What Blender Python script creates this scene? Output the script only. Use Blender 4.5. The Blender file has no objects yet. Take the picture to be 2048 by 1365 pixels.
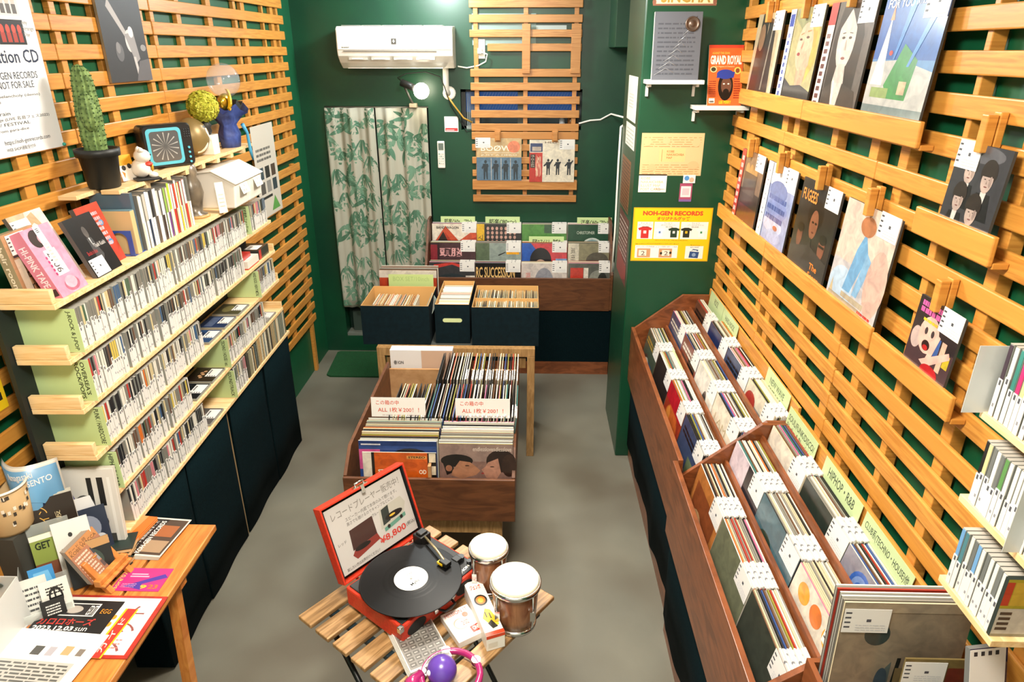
import bpy, math, random
from mathutils import Matrix, Vector
from math import sin, cos, pi, radians as R
random.seed(7)
S = bpy.context.scene
COL = S.collection
# ---------------------------------------------------------------- camera
cam = bpy.data.objects.new('camera', bpy.data.cameras.new('camera')); COL.objects.link(cam)
cam.location = (0, 0, 2.2); cam.rotation_euler = (R(90-23.1), 0, R(1.6))
cam.data.lens = 36*1365/2048; cam.data.sensor_width = 36; cam.data.clip_start = .02
S.camera = cam
# ---------------------------------------------------------------- world, lights, exposure
S.view_settings.view_transform = 'Standard'; S.view_settings.look = 'None'
S.view_settings.gamma = 1; S.view_settings.exposure = 0.42; S.view_settings.use_curve_mapping = False
W = bpy.data.worlds.new('world'); S.world = W; W.use_nodes = True
W.node_tree.nodes['Background'].inputs[0].default_value = (.8, .9, 1, 1)
W.node_tree.nodes['Background'].inputs[1].default_value = .07
S.cycles.max_bounces = 7; S.cycles.diffuse_bounces = 4
def lamp(name, loc, power, col, radius=.06):
    l = bpy.data.lights.new(name, 'POINT'); l.energy = power; l.color = col; l.shadow_soft_size = radius
    o = bpy.data.objects.new(name, l); COL.objects.link(o); o.location = loc; return o
def panel(name, loc, power, col, size=.55):
    l = bpy.data.lights.new(name, 'AREA'); l.shape = 'DISK'; l.size = size; l.energy = power; l.color = col
    o = bpy.data.objects.new(name, l); COL.objects.link(o); o.location = loc; return o
lamp('light_of_wall_bulb', (-.736, 4.80, 1.945), 13, (1, .93, .78), .05)
lamp('light_of_rear_ceiling_bulb', (-.62, 4.40, 2.60), 30, (.93, .98, 1), .07)
panel('added_middle_disc_light', (-.10, 2.75, 2.69), 44, (1, .93, .82))  # unseen disc light added overhead, sparing the upper walls
lamp('added_middle_point_light', (-.10, 2.75, 2.62), 16, (1, .93, .82), .09)  # unseen point light added just below the middle disc
panel('added_front_disc_light', (-.25, .75, 2.69), 50, (1, .92, .80))  # unseen disc light added at the front, throwing mostly downward
lamp('light_of_front_ceiling_bulb', (-.25, .75, 2.62), 16, (1, .92, .80), .09)

# ---------------------------------------------------------------- materials
def lin(h):
    h = h.lstrip('#'); r = []
    for i in (0, 2, 4):
        c = int(h[i:i+2], 16)/255
        r.append(c/12.92 if c <= .04045 else ((c+.055)/1.055)**2.4)
    return (*r, 1)
MATS = {}
def mat(hexc, rough=.55, metal=0, coat=0, alpha=1, emit=0, trans=0, bump=0, bscale=200, name=None, grain=0):
    k = (hexc, rough, metal, coat, alpha, emit, trans, bump, grain)
    if k in MATS: return MATS[k]
    m = bpy.data.materials.new(name or ('surface_' + hexc.strip('#'))); m.use_nodes = True
    b = m.node_tree.nodes['Principled BSDF']
    b.inputs['Base Color'].default_value = lin(hexc); b.inputs['Roughness'].default_value = rough
    b.inputs['Metallic'].default_value = metal; b.inputs['Coat Weight'].default_value = coat
    b.inputs['Coat Roughness'].default_value = .12
    b.inputs['Alpha'].default_value = alpha; b.inputs['Transmission Weight'].default_value = trans
    if emit: b.inputs['Emission Color'].default_value = lin(hexc); b.inputs['Emission Strength'].default_value = emit
    nt = m.node_tree
    if bump:
        n = nt.nodes.new('ShaderNodeTexNoise'); n.inputs['Scale'].default_value = bscale
        t = nt.nodes.new('ShaderNodeTexCoord'); nt.links.new(t.outputs['Object'], n.inputs['Vector'])
        bp = nt.nodes.new('ShaderNodeBump'); bp.inputs['Strength'].default_value = bump; bp.inputs['Distance'].default_value = .002
        nt.links.new(n.outputs['Fac'], bp.inputs['Height']); nt.links.new(bp.outputs['Normal'], b.inputs['Normal'])
    if grain:
        t = nt.nodes.new('ShaderNodeTexCoord'); n = nt.nodes.new('ShaderNodeTexNoise'); n.inputs['Scale'].default_value = 26; n.inputs['Detail'].default_value = 7; n.inputs['Distortion'].default_value = 1.2
        r = nt.nodes.new('ShaderNodeValToRGB'); r.color_ramp.elements[0].position = .3; r.color_ramp.elements[1].position = .7
        r.color_ramp.elements[0].color = (1-grain, 1-grain, 1-grain*.9, 1); r.color_ramp.elements[1].color = (1, 1, 1, 1)
        mx = nt.nodes.new('ShaderNodeMixRGB'); mx.blend_type = 'MULTIPLY'; mx.inputs[0].default_value = 1; mx.inputs[1].default_value = lin(hexc)
        nt.links.new(t.outputs['Object'], n.inputs['Vector']); nt.links.new(n.outputs['Fac'], r.inputs['Fac']); nt.links.new(r.outputs['Color'], mx.inputs[2]); nt.links.new(mx.outputs[0], b.inputs['Base Color'])
    MATS[k] = m; return m
def tex2(name, c1, c2, scale, stretch=(1, 1, 1), rough=.5, dist=1.5, detail=4, c3=None, s3=None, st3=(1, 1, 1), lo=.35, hi=.65, bump=.1, coat=0, bd=.002, spec=.5):
    m = bpy.data.materials.new(name); m.use_nodes = True; nt = m.node_tree; b = nt.nodes['Principled BSDF']
    b.inputs['Roughness'].default_value = rough; b.inputs['Coat Weight'].default_value = coat; b.inputs['Coat Roughness'].default_value = .25; b.inputs['Specular IOR Level'].default_value = spec
    tc = nt.nodes.new('ShaderNodeTexCoord'); mp = nt.nodes.new('ShaderNodeMapping'); mp.inputs['Scale'].default_value = stretch
    n = nt.nodes.new('ShaderNodeTexNoise'); n.inputs['Scale'].default_value = scale; n.inputs['Detail'].default_value = detail; n.inputs['Distortion'].default_value = dist
    r = nt.nodes.new('ShaderNodeValToRGB'); r.color_ramp.elements[0].position = lo; r.color_ramp.elements[1].position = hi
    r.color_ramp.elements[0].color = lin(c1); r.color_ramp.elements[1].color = lin(c2)
    L = nt.links.new
    L(tc.outputs['Object'], mp.inputs['Vector']); L(mp.outputs['Vector'], n.inputs['Vector']); L(n.outputs['Fac'], r.inputs['Fac'])
    out = r.outputs['Color']
    if c3:
        mp3 = nt.nodes.new('ShaderNodeMapping'); mp3.inputs['Scale'].default_value = st3
        n3 = nt.nodes.new('ShaderNodeTexNoise'); n3.inputs['Scale'].default_value = s3; n3.inputs['Detail'].default_value = 2
        r3 = nt.nodes.new('ShaderNodeValToRGB'); r3.color_ramp.elements[0].position = .42; r3.color_ramp.elements[1].position = .66
        r3.color_ramp.elements[0].color = (0, 0, 0, 1); r3.color_ramp.elements[1].color = (1, 1, 1, 1)
        mx = nt.nodes.new('ShaderNodeMixRGB'); mx.inputs[2].default_value = lin(c3)
        L(tc.outputs['Object'], mp3.inputs['Vector']); L(mp3.outputs['Vector'], n3.inputs['Vector']); L(n3.outputs['Fac'], r3.inputs['Fac'])
        L(r3.outputs['Color'], mx.inputs[0]); L(out, mx.inputs[1]); out = mx.outputs[0]
    L(out, b.inputs['Base Color'])
    if bump:
        bp = nt.nodes.new('ShaderNodeBump'); bp.inputs['Strength'].default_value = bump; bp.inputs['Distance'].default_value = bd
        L(n.outputs['Fac'], bp.inputs['Height']); L(bp.outputs['Normal'], b.inputs['Normal'])
    return m
WALL = tex2('green_wall_paint', '#043825', '#064329', 3, rough=.42, detail=6, bump=.25, dist=.3, coat=.12)
WALLS = tex2('green_wall_paint_lightened', '#07502f', '#0a5a38', 3, rough=.5, detail=6, bump=.25, dist=.3)  # wall green lightened to make up for little light behind the slats
WALL2 = tex2('green_column_paint', '#043a24', '#06442a', 3, rough=.38, detail=6, bump=.25, dist=.3, coat=.15)
FLOOR = tex2('grey_painted_concrete', '#68675c', '#797668', 2.2, rough=.6, detail=8, dist=.4, c3='#5e584b', s3=1.8, bump=.15, lo=.3, hi=.7)
CEIL = mat('#e8ebe6', .8)
SLAT = tex2('orange_varnished_slat', '#b9772e', '#d99a46', 5, (1, 1.4, 22), rough=.42, dist=.6, c3='#cb8c3c', s3=1.1, st3=(0, .7, 11.2), bump=.06, coat=.15)
SLATX = tex2('back_slat_varnish', '#ad7036', '#c98f50', 5, (1.4, 1, 22), rough=.42, dist=.6, c3='#bb7f42', s3=1.1, st3=(.7, 0, 11.2), bump=.06, coat=.15)
PINE = tex2('pale_pine', '#d9b27a', '#ecd0a0', 4, (18, 1.4, 18), rough=.55, dist=.8, bump=.04)
TABLEW = tex2('amber_table_wood', '#b4682a', '#d08a42', 4, (14, 1.2, 4), rough=.4, dist=1, bump=.04, coat=.2)
OAK = tex2('bench_wood', '#8d6a3e', '#b08a58', 5, (14, 14, 2), rough=.6, dist=1, bump=.08)
ACACIA = tex2('stool_wood', '#7a5a34', '#b08a5c', 5, (1.2, 12, 4), rough=.45, dist=1.2, bump=.06, coat=.1)
BROWN = tex2('brown_stained_plywood', '#653417', '#884c29', 3, (3, 2, 9), rough=.38, dist=1.5, bump=.04, coat=.25)
BROWN2 = tex2('dark_or_shaded_plywood', '#4f2c15', '#693f22', 3, (2, 6, 9), rough=.5, dist=1.5, bump=.04)  # own colour of the crate; painted shade on the back bin
PLYIN = tex2('box_inside_plywood', '#a3794e', '#bd9468', 3, (3, 8, 3), rough=.6, bump=.03)
NAVY = tex2('navy_cotton_cloth', '#041216', '#06191d', 160, rough=1, dist=0, bump=.4, spec=.08)
NAVYB = tex2('navy_cardboard', '#05151b', '#071b22', 40, rough=.9, dist=0, bump=.1, spec=.15)
RUG = tex2('green_turf_mat', '#063b1a', '#0c5528', 220, rough=.95, dist=0, bump=.9, bd=.006)
WHITE = mat('#f2f0e8', .45); WTAG = mat('#d8d6d2', .4, coat=.2); BLACK = mat('#0e0f10', .5); TAGK = mat('#23252b', .4)
CHROME = mat('#d8d8d8', .18, 1); GREENC = mat('#b9cf94', .55); KRAFT = mat('#c89a5c', .7)
REDC = tex2('red_leatherette', '#b02c18', '#c4361f', 120, rough=.45, dist=0, bump=.3)
CLEAR = mat('#dfe6e2', .15, alpha=.35, coat=.5, name='clear_plastic')
CDP = mat('#8f918a', .2, coat=.8, name='jewel_case_plastic')
# ---------------------------------------------------------------- mesh builder
class MB:
    def __init__(s): s.v = []; s.f = []; s.m = []; s.s = []; s.mats = []
    def mi(s, m):
        if m not in s.mats: s.mats.append(m)
        return s.mats.index(m)
    def add(s, vs, fs, m, smooth=False, M=None):
        o = len(s.v)
        s.v += [tuple(M @ Vector(p)) for p in vs] if M else [tuple(p) for p in vs]
        k = s.mi(m)
        for f in fs: s.f.append(tuple(i+o for i in f)); s.m.append(k); s.s.append(smooth)
        return s
    def box(s, x0, x1, y0, y1, z0, z1, m, M=None, top=None, front=None, px=None):
        vs = [(x0, y0, z0), (x1, y0, z0), (x1, y1, z0), (x0, y1, z0), (x0, y0, z1), (x1, y0, z1), (x1, y1, z1), (x0, y1, z1)]
        fs = [(0, 3, 2, 1), (4, 5, 6, 7), (0, 1, 5, 4), (1, 2, 6, 5), (2, 3, 7, 6), (3, 0, 4, 7)]
        if not (top or front or px): return s.add(vs, fs, m, M=M)
        o = len(s.v); s.v += [tuple(M @ Vector(p)) for p in vs] if M else vs
        # local card convention: top = +y face, front = +z face, px = +x face
        for i, f in enumerate(fs):
            mm = {1: front, 4: top, 3: px}.get(i) or m
            s.f.append(tuple(q+o for q in f)); s.m.append(s.mi(mm)); s.s.append(False)
        return s
    def lathe(s, prof, n, m, c=(0, 0, 0), M=None, smooth=True, ribs=0, amp=0):
        vs = []; fs = []
        for r, z in prof:
            for i in range(n):
                a = 2*pi*i/n; rr = r*(1+amp*cos(ribs*a)) if ribs else r
                vs.append((c[0]+rr*cos(a), c[1]+rr*sin(a), c[2]+z))
        for j in range(len(prof)-1):
            for i in range(n):
                a = j*n+i; b = j*n+(i+1) % n; fs.append((a, b, b+n, a+n))
        if prof[0][0] > 1e-5: fs.append(tuple(range(n))[::-1])
        if prof[-1][0] > 1e-5: fs.append(tuple((len(prof)-1)*n+i for i in range(n)))
        return s.add(vs, fs, m, smooth, M)
    def cyl(s, c, r, h, m, n=24, M=None, r2=None, smooth=True):
        vs = []; r2 = r if r2 is None else r2
        for rr, z in ((r, 0), (r2, h)):
            for i in range(n): vs.append((c[0]+rr*cos(2*pi*i/n), c[1]+rr*sin(2*pi*i/n), c[2]+z))
        s.add(vs, [(i, (i+1) % n, n+(i+1) % n, n+i) for i in range(n)], m, smooth, M)
        return s.add(vs, [tuple(range(n))[::-1], tuple(range(n, 2*n))], m, False, M)
    def tube(s, pts, r, m, n=8, close=False):
        pts = [Vector(p) for p in pts]; vs = []; fs = []; N = len(pts)
        for i, p in enumerate(pts):
            a = pts[(i-1) % N] if (close or i > 0) else p; b = pts[(i+1) % N] if (close or i < N-1) else p
            d = (b-a).normalized(); u = d.orthogonal().normalized() if i == 0 else (u - d*u.dot(d)).normalized(); w = d.cross(u)
            rr = r[i] if isinstance(r, (list, tuple)) else r
            for k in range(n): vs.append(p + (u*cos(2*pi*k/n) + w*sin(2*pi*k/n))*rr)
        for i in range(N if close else N-1):
            for k in range(n):
                j = (i+1) % N; fs.append((i*n+k, i*n+(k+1) % n, j*n+(k+1) % n, j*n+k))
        if not close: fs.append(tuple(range(n))[::-1]); fs.append(tuple((N-1)*n+k for k in range(n)))
        return s.add(vs, fs, m, True)
    def sphere(s, c, r, m, n=16, k=10, sc=(1, 1, 1), fn=None, M=None):
        vs = []; fs = []
        for j in range(k+1):
            t = pi*j/k
            for i in range(n):
                a = 2*pi*i/n; d = Vector((sin(t)*cos(a)*sc[0], sin(t)*sin(a)*sc[1], -cos(t)*sc[2]))
                rr = r*(fn(d) if fn else 1); vs.append(Vector(c)+d*rr)
        for j in range(k):
            for i in range(n): fs.append((j*n+i, j*n+(i+1) % n, (j+1)*n+(i+1) % n, (j+1)*n+i))
        return s.add(vs, fs, m, True, M)
    def prism(s, prof, y0, y1, m, M=None, axis='y'):   # profile in x,z extruded along y
        n = len(prof)
        if axis == 'y': vs = [(x, y0, z) for x, z in prof]+[(x, y1, z) for x, z in prof]
        elif axis == 'x': vs = [(y0, x, z) for x, z in prof]+[(y1, x, z) for x, z in prof]
        else: vs = [(x, z, y0) for x, z in prof]+[(x, z, y1) for x, z in prof]
        fs = [tuple(range(n))[::-1], tuple(range(n, 2*n))]+[(i, (i+1) % n, n+(i+1) % n, n+i) for i in range(n)]
        return s.add(vs, fs, m, M=M)
    def mesh(s, name):
        me = bpy.data.meshes.new(name); me.from_pydata(s.v, [], s.f)
        for m in s.mats: me.materials.append(m)
        me.polygons.foreach_set('material_index', s.m); me.polygons.foreach_set('use_smooth', s.s); me.update()
        return me
    def build(s, name, parent=None, M=None, bevel=0):
        return link(name, s.mesh(name), parent, M, bevel)
def link(name, me, parent=None, M=None, bevel=0):
    o = bpy.data.objects.new(name, me); COL.objects.link(o)
    if parent: o.parent = parent
    if M is not None: o.matrix_basis = M
    if bevel:
        b = o.modifiers.new('bevel', 'BEVEL'); b.width = bevel; b.segments = 2; b.limit_method = 'ANGLE'; b.angle_limit = R(40)
    return o
def tag(o, label=None, cat=None, group=None, kind=None):
    if label: o['label'] = label
    if cat: o['category'] = cat
    if group: o['group'] = group
    if kind: o['kind'] = kind
    return o
def empty(name, M, label, cat, group=None):
    o = bpy.data.objects.new(name, None); COL.objects.link(o); o.empty_display_size = .02
    o.matrix_basis = M if isinstance(M, Matrix) else Matrix.Translation(M)
    return tag(o, label, cat, group)
def frame(o, right, up, fix=True):      # local x = right, y = up, z = towards the viewer of the face
    r = Vector(right).normalized(); u = Vector(up); u = (u - r*u.dot(r)).normalized(); n = r.cross(u)
    M = Matrix.Identity(4)
    for i, a in enumerate((r, u, n)):
        for j in range(3): M[j][i] = a[j]
    M.translation = Vector(o); return M
def T(x, y, z): return Matrix.Translation((x, y, z))
def RZ(a): return Matrix.Rotation(a, 4, 'Z')
# ---------------------------------------------------------------- writing and printed shapes
TXT = {}
def text_geo(body, bold=0, space=1):
    k = (body, bold, space)
    if k in TXT: return TXT[k]
    c = bpy.data.curves.new('lettering', 'FONT'); c.body = body; c.size = 1; c.resolution_u = 2; c.offset = bold; c.space_line = space
    o = bpy.data.objects.new('lettering', c); COL.objects.link(o)
    dg = bpy.context.evaluated_depsgraph_get(); dg.update()
    me = bpy.data.meshes.new_from_object(o.evaluated_get(dg))
    vs = [tuple(v.co) for v in me.vertices]; fs = [tuple(p.vertices) for p in me.polygons]
    bpy.data.objects.remove(o); bpy.data.curves.remove(c); bpy.data.meshes.remove(me)
    TXT[k] = (vs, fs); return TXT[k]
PR = .5
def art(mb, items, w, h, z=0., M=None, rough=.4, coat=0, lay=.00014):
    """printed shapes on a face: units are fractions of w,h"""
    lay = min(lay, .0008/max(1, len(items)))
    for i, it in enumerate(items):
        t = it[0]; zz = z + lay*(i+1)
        if t == 'r': _, x, y, a, b, c = it; pts = [(x, y), (x+a, y), (x+a, y+b), (x, y+b)]
        elif t == 'e':
            _, x, y, a, b, c = it; pts = [(x+a*cos(2*pi*k/20), y+b*sin(2*pi*k/20)) for k in range(20)]
        elif t == 'p': _, pts, c = it
        elif t == 't':      # x,y,width,height,text,color,rot90
            _, x, y, a, b, s, c = it[:7]; vs, fs = text_geo(s, it[8] if len(it) > 8 else 0)
            if not vs: continue
            x0 = min(v[0] for v in vs); x1 = max(v[0] for v in vs); y0 = min(v[1] for v in vs); y1 = max(v[1] for v in vs)
            rot = it[7] if len(it) > 7 else 0; q = []
            for v in vs:
                u = (v[0]-x0)/max(x1-x0, 1e-6); k = (v[1]-y0)/max(y1-y0, 1e-6)
                if rot == -1: u, k = k, 1-u      # reading downwards
                elif rot == 1: u, k = 1-k, u
                q.append(((x+u*a)*w, (y+k*b)*h, zz))
            mb.add(q, fs, mat(c, rough, coat=coat), M=M); continue
        mb.add([(p[0]*w, p[1]*h, zz) for p in pts], [tuple(range(len(pts)))], mat(c, rough, coat=coat, grain=.34 if coat >= .4 else 0), M=M)
    return mb
def card_mb(w, h, t, base, items=(), edge=None, rough=.4, coat=0, M=None):
    mb = MB(); mb.box(0, w, 0, h, -t, 0, mat(edge or base, .6), M=M, front=mat(base, rough, coat=coat, grain=.34 if coat >= .4 else 0))
    return art(mb, items, w, h, 0, M, rough, coat)
def card(name, fr, w, h, t, base, items, label, cat, group=None, edge=None, rough=.4, coat=0, parent=None):
    o = card_mb(w, h, t, base, items, edge, rough, coat).build(name, parent, fr)
    return tag(o, label, cat, group) if not parent else (tag(o, label) if label else o)
def scribble(x, y, w, h, rows, col, seed=0, fill=.6):
    r = random.Random(seed); out = []
    for j in range(rows):
        yy = y+h*(1-(j+1)/rows); cx = x
        while cx < x+w*.96:
            a = min(w*r.uniform(.04, .2), x+w-cx); out.append(('r', cx, yy, a, h/rows*fill, col)); cx += a+w*r.uniform(.015, .04)
    return out
def head(cx, cy, s, skin, hair, asp=1):
    return [('e', cx, cy+.15*s, .58*s, .75*s*asp, hair), ('e', cx, cy, .42*s, .6*s*asp, skin),
            ('e', cx-.16*s, cy+.08*s, .07*s, .04*s, '#2a2020'), ('e', cx+.16*s, cy+.08*s, .07*s, .04*s, '#2a2020'),
            ('p', [(cx, cy+.05*s), (cx+.05*s, cy-.14*s), (cx-.05*s, cy-.14*s)], '#a07868'), ('e', cx, cy-.3*s, .13*s, .04*s, '#8a3a3a')]
def tag_art():
    o = [('r', .0, .0, 1, 1, '#f0efec')]
    for j in range(4): o.append(('r', .03, .2+.2*j, .13, .07, '#45474e'))
    o += [('r', .5, .46, .1, .12, '#4a4c54')] + scribble(.28, .1, .65, .3, 3, '#b9bac0', 3, .3) + [('r', 0, -.12, 1, .1, '#2c2e30')]
    return o
def price_tag(parent, w, h, tw=.104, th=.068, x=None, up=.004):
    mb = card_mb(tw, th, .001, '#dedcd8', tag_art()[1:-1])
    o = mb.build('price_tag', parent, T((w-tw-.002) if x is None else x, h-th+up, .0016))
    return tag(o, 'white price tag with black printed marks')
# ================================================================ the room
def struct(name, mb, bevel=0): return tag(mb.build(name, bevel=bevel), kind='structure')
struct('floor', MB().box(-1.66, 1.12, -.6, 5.2, -.08, 0, FLOOR))
struct('ceiling', MB().box(-1.66, 1.12, -.6, 5.2, 2.75, 2.83, CEIL))
struct('wall_left', MB().box(-1.68, -1.60, -.6, 5.2, 0, 2.75, WALLS))
struct('wall_right', MB().box(1.015, 1.13, -.6, 5.2, 0, 2.75, WALLS))
struct('wall_front', MB().box(-1.68, 1.13, -.68, -.6, 0, 2.75, CEIL))
b = MB(); Y0, Y1 = 4.93, 5.03; dx0, dx1, dz0, dz1 = -1.435, -.715, .126, 1.845; wx0, wx1, wz0, wz1 = -.49, .34, 1.69, 1.955
b.box(-1.60, dx0, Y0, Y1, 0, 2.75, WALL); b.box(dx0, dx1, Y0, Y1, 0, dz0, WALL); b.box(dx0, dx1, Y0, Y1, dz1, 2.75, WALL)
b.box(dx1, wx0, Y0, Y1, 0, 2.75, WALL); b.box(wx0, wx1, Y0, Y1, 0, wz0, WALL); b.box(wx0, wx1, Y0, Y1, wz1, 2.75, WALL); b.box(wx1, 1.05, Y0, Y1, 0, 2.75, WALL)
b.box(-1.60, 1.05, 5.12, 5.2, 0, 2.75, WALL)
struct('wall_back', b)
struct('wall_column', MB().box(.51, 1.05, 3.45, 4.02, 0, 2.75, WALL2), .006)
struct('wall_recess', MB().box(.625, 1.05, 4.02, 4.93, 0, 2.75, WALL))
struct('trim_1', MB().box(.50, .625, 4.55, 4.93, 2.215, 2.75, WALL), .004)
b = MB(); b.box(dx0, dx1, 5.06, 5.10, dz0, dz1, mat('#0b2c22', .5)); b.box(dx0+.35, dx0+.352, 5.05, 5.06, dz0, dz1, BLACK)
b.box(dx0+.3, dx0+.33, 5.04, 5.06, .3, .36, CHROME); struct('door_1', b)
struct('trim_2', MB().box(dx0, dx0+.19, 4.94, 5.06, dz0, dz0+.02, mat('#6a7068', .8)).box(dx0+.04, dx0+.2, 5.0, 5.06, dz0+.02, .31, mat('#33433c', .7)))
b = MB(); b.box(wx0, wx0+.03, 5.0, 5.05, wz0, wz1, mat('#2b2f2e', .5)); b.box(wx1-.03, wx1, 5.0, 5.05, wz0, wz1, mat('#2b2f2e', .5))
b.box(wx0, wx1, 5.0, 5.05, wz0, wz0+.02, mat('#9aa09a', .4)); b.box(wx0, wx1, 5.0, 5.05, wz1-.02, wz1, mat('#2b2f2e', .5)); b.box(-.10, -.06, 5.0, 5.05, wz0, wz1, mat('#7d8480', .4))
for i in range(8): b.box(wx0+.035+i*.012, wx0+.041+i*.012, 5.02, 5.03, wz0+.02, wz1-.02, mat('#8d9694', .4))
b.box(wx0, wx1, 5.035, 5.045, wz0, 1.80, mat('#3c4a50', .3)); b.box(wx0, wx1, 5.035, 5.045, 1.80, wz1, mat('#1f62b8', .3, emit=.18))
for i in range(34):
    x = -.38+i*.02; b.add([(x, 5.033, 1.82), (x+.002, 5.033, 1.82), (x+.052, 5.033, 1.93), (x+.05, 5.033, 1.93)], [(0, 1, 2, 3)], mat('#9fbfe0', .4))
struct('window_1', b)
# light paint patches on the back wall, high up
struct('trim_3', MB().box(-.40, .02, 4.926, 4.93, 2.23, 2.42, mat('#8fa39c', .6)).box(.02, .22, 4.925, 4.93, 2.29, 2.35, mat('#b9c4c0', .6)))
# window sill bottles
def small_bottle(x, y, z, r, h, col, cap, label):
    t = empty('jar', (x, y, z), label, 'jar')
    MB().lathe([(r, 0), (r*1.05, h*.1), (r*1.05, h*.65), (r*.6, h*.8), (r*.6, h*.86)], 16, mat(col, .15, coat=.5)).build('glass', t)
    MB().cyl((0, 0, h*.86), r*.68, h*.14, mat(cap, .3)).build('lid', t)
small_bottle(.27, 5.0, 1.712, .022, .09, '#7a4a22', '#c8a050', 'small brown jar on the window sill behind the back slats')
small_bottle(.21, 5.0, 1.712, .02, .07, '#b8bcc0', '#e0e0e0', 'small silver jar on the window sill left of the brown one')
# ================================================================ slatted panels
PITCH = .0893
def slat_panel(label, axis, pos, a0, a1, tops, battens, mt, out, step=0, group='slatted wood wall panels', th=.012, feet=(), bt=.004, bd=.022):
    """axis 'y': panel in the plane x=pos spanning y a0..a1; out = direction towards the room"""
    t = empty('slat_panel', (pos, a0, 0) if axis == 'y' else (a0, pos, 0), label, 'slatted wood panel', group)
    b = MB(); rr = random.Random(sum(map(ord, label)))
    for i, z in enumerate(tops):
        e0 = rr.uniform(-.003, .003); e1 = rr.uniform(-.003, .003)+step*i
        if axis == 'y': b.box(min(0, -out*th), max(0, -out*th), e0, a1-a0+e1, z-.05, z, mt)
        else: b.box(e0, a1-a0+e1, min(0, -out*th), max(0, -out*th), z-.05, z, mt)
    b.build('slats', t, bevel=.0035)
    zt, zb = max(tops)+.0, min(tops)-.05
    for k, (p, w) in enumerate(battens):
        q = MB(); d0, d1 = -out*(th+.0005), -out*(th+bd); lo, hi = min(d0, d1), max(d0, d1)
        zf = feet[k] if k < len(feet) and feet[k] is not None else zb
        if axis == 'y': q.box(lo, hi, p-a0, p-a0+w, zf, zt+bt, mt)
        else: q.box(p-a0, p-a0+w, lo, hi, zf, zt+bt, mt)
        q.build('batten', t, bevel=.002)
    return t
up = [2.021+PITCH*k for k in range(8)]; XR = .96
for lab, a0, a1, bt in (('upper right wall slat panel beside the green column, holding the two dark sleeves', 2.729, 3.49, [(3.42, .05), (3.13, .1), (2.74, .06)]),
                        ('upper right wall slat panel behind the blonde portrait and pale portrait sleeves', 1.972, 2.723, [(2.62, .06), (2.28, .05), (1.99, .06)]),
                        ('upper right wall slat panel above the four moptop faces single', 1.20, 1.966, [(1.845, .035), (1.61, .02), (1.39, .035)]),
                        ('upper right wall slat panel nearest the camera, over the near shelves', .55, 1.195, [(1.0, .04), (.7, .04)])):
    slat_panel(lab, 'y', XR, a0, a1, up, bt, SLAT, -1, bd=.034)
lo1 = [1.916-PITCH*k for k in range(6)]; lo2 = [1.364-PITCH*k for k in range(9)]
for nm, tops in (('middle', lo1), ('lower', lo2)):
    for where, a0, a1, bt in (('beside the green column', 2.727, 3.494, [(3.42, .05), (3.13, .10), (2.74, .06)]), ('in the centre of the right wall', 1.970, 2.723, [(2.62, .05), (2.28, .045), (2.0, .05)]),
                              ('below the pink bald face single' if nm == 'lower' else 'behind the moptop faces single', 1.195, 1.966, [(1.835, .045), (1.62, .03), (1.385, .04)]), ('nearest the camera behind the small shelves', .55, 1.19, [(1.0, .04), (.7, .04)])):
        slat_panel('%s row slat panel of the right wall, %s' % (nm, where), 'y', XR, a0, a1, tops, bt, SLAT, -1, bt=.058, bd=.034)
XL = -1.565
lt = [2.487-PITCH*k for k in range(11)]; lb = [2.487-PITCH*k for k in range(11, 24)]
slat_panel('upper slat panel of the left wall, far section under the lamp glow', 'y', XL, 3.05, 4.685, lt, [(4.60, .03), (4.50, .045), (4.36, .02), (4.05, .05), (3.95, .03), (3.62, .05), (3.3, .04), (3.07, .03)], SLAT, 1, step=-.001)
slat_panel('lower slat panel of the left wall standing on a post beyond the disc rack', 'y', XL, 3.30, 4.670, lb, [(4.55, .045), (4.2, .045), (3.85, .045), (3.5, .045)], SLAT, 1, step=-.003, feet=(0.0,))
slat_panel('upper slat panel of the left wall, middle section behind the cactus', 'y', XL, 2.40, 3.045, lt, [(2.98, .03), (2.66, .045), (2.52, .02), (2.43, .03)], SLAT, 1)
slat_panel('upper slat panel of the left wall, near section under the white poster', 'y', XL, 1.2, 2.395, lt[:-1], [(2.32, .03), (2.24, .03), (2.1, .05), (1.9, .03), (1.5, .04)], SLAT, 1)
slat_panel('lowest slat panel of the left wall beside the disc rack and flyer table', 'y', XL, 1.0, 1.92, [1.505-PITCH*k for k in range(10)], [(1.84, .045), (1.5, .045), (1.2, .045)], SLAT, 1)
# back wall slats: the irregular panel with missing slats
t = empty('slat_panel', (-.416, 4.895, 0), 'narrow slat panel on the back wall right of the air conditioner', 'slatted wood panel')
b = MB()
for x0, zt, w in ((0, 2.587, .047), (0, 2.500, .047), (0, 2.413, .048), (0, 2.324, .046), (.117, 2.240, .047), (0, 2.085, .05), (0, 1.999, .05), (0, 1.912, .05), (0, 1.823, .05), (0, 1.735, .05), (0, 1.680, .05),
                  (0, 1.598, .045), (0, 1.511, .045), (0, 1.423, .045), (0, 1.356, .07), (0, 1.248, .05)):
    b.box(x0, .738, 0, .012, zt-w, zt, SLATX)
b.build('slats', t, bevel=.003)
for x, w, z0, z1, dy in ((.346, .054, 2.056, 2.358, -.013), (.668, .064, 2.057, 2.358, -.013), (.025, .03, 1.2, 2.6, .013), (.355, .03, 1.2, 2.6, .013), (.685, .03, 1.2, 2.6, .013)):
    MB().box(x, x+w, dy, dy+.012, z0, z1, SLATX).build('batten', t, bevel=.002)
MB().box(0, .738, -.022, -.01, 1.288, 1.352, SLATX).box(0, .738, -.012, 0, 1.288, 1.30, SLATX).build('ledge', t, bevel=.002)
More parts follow.
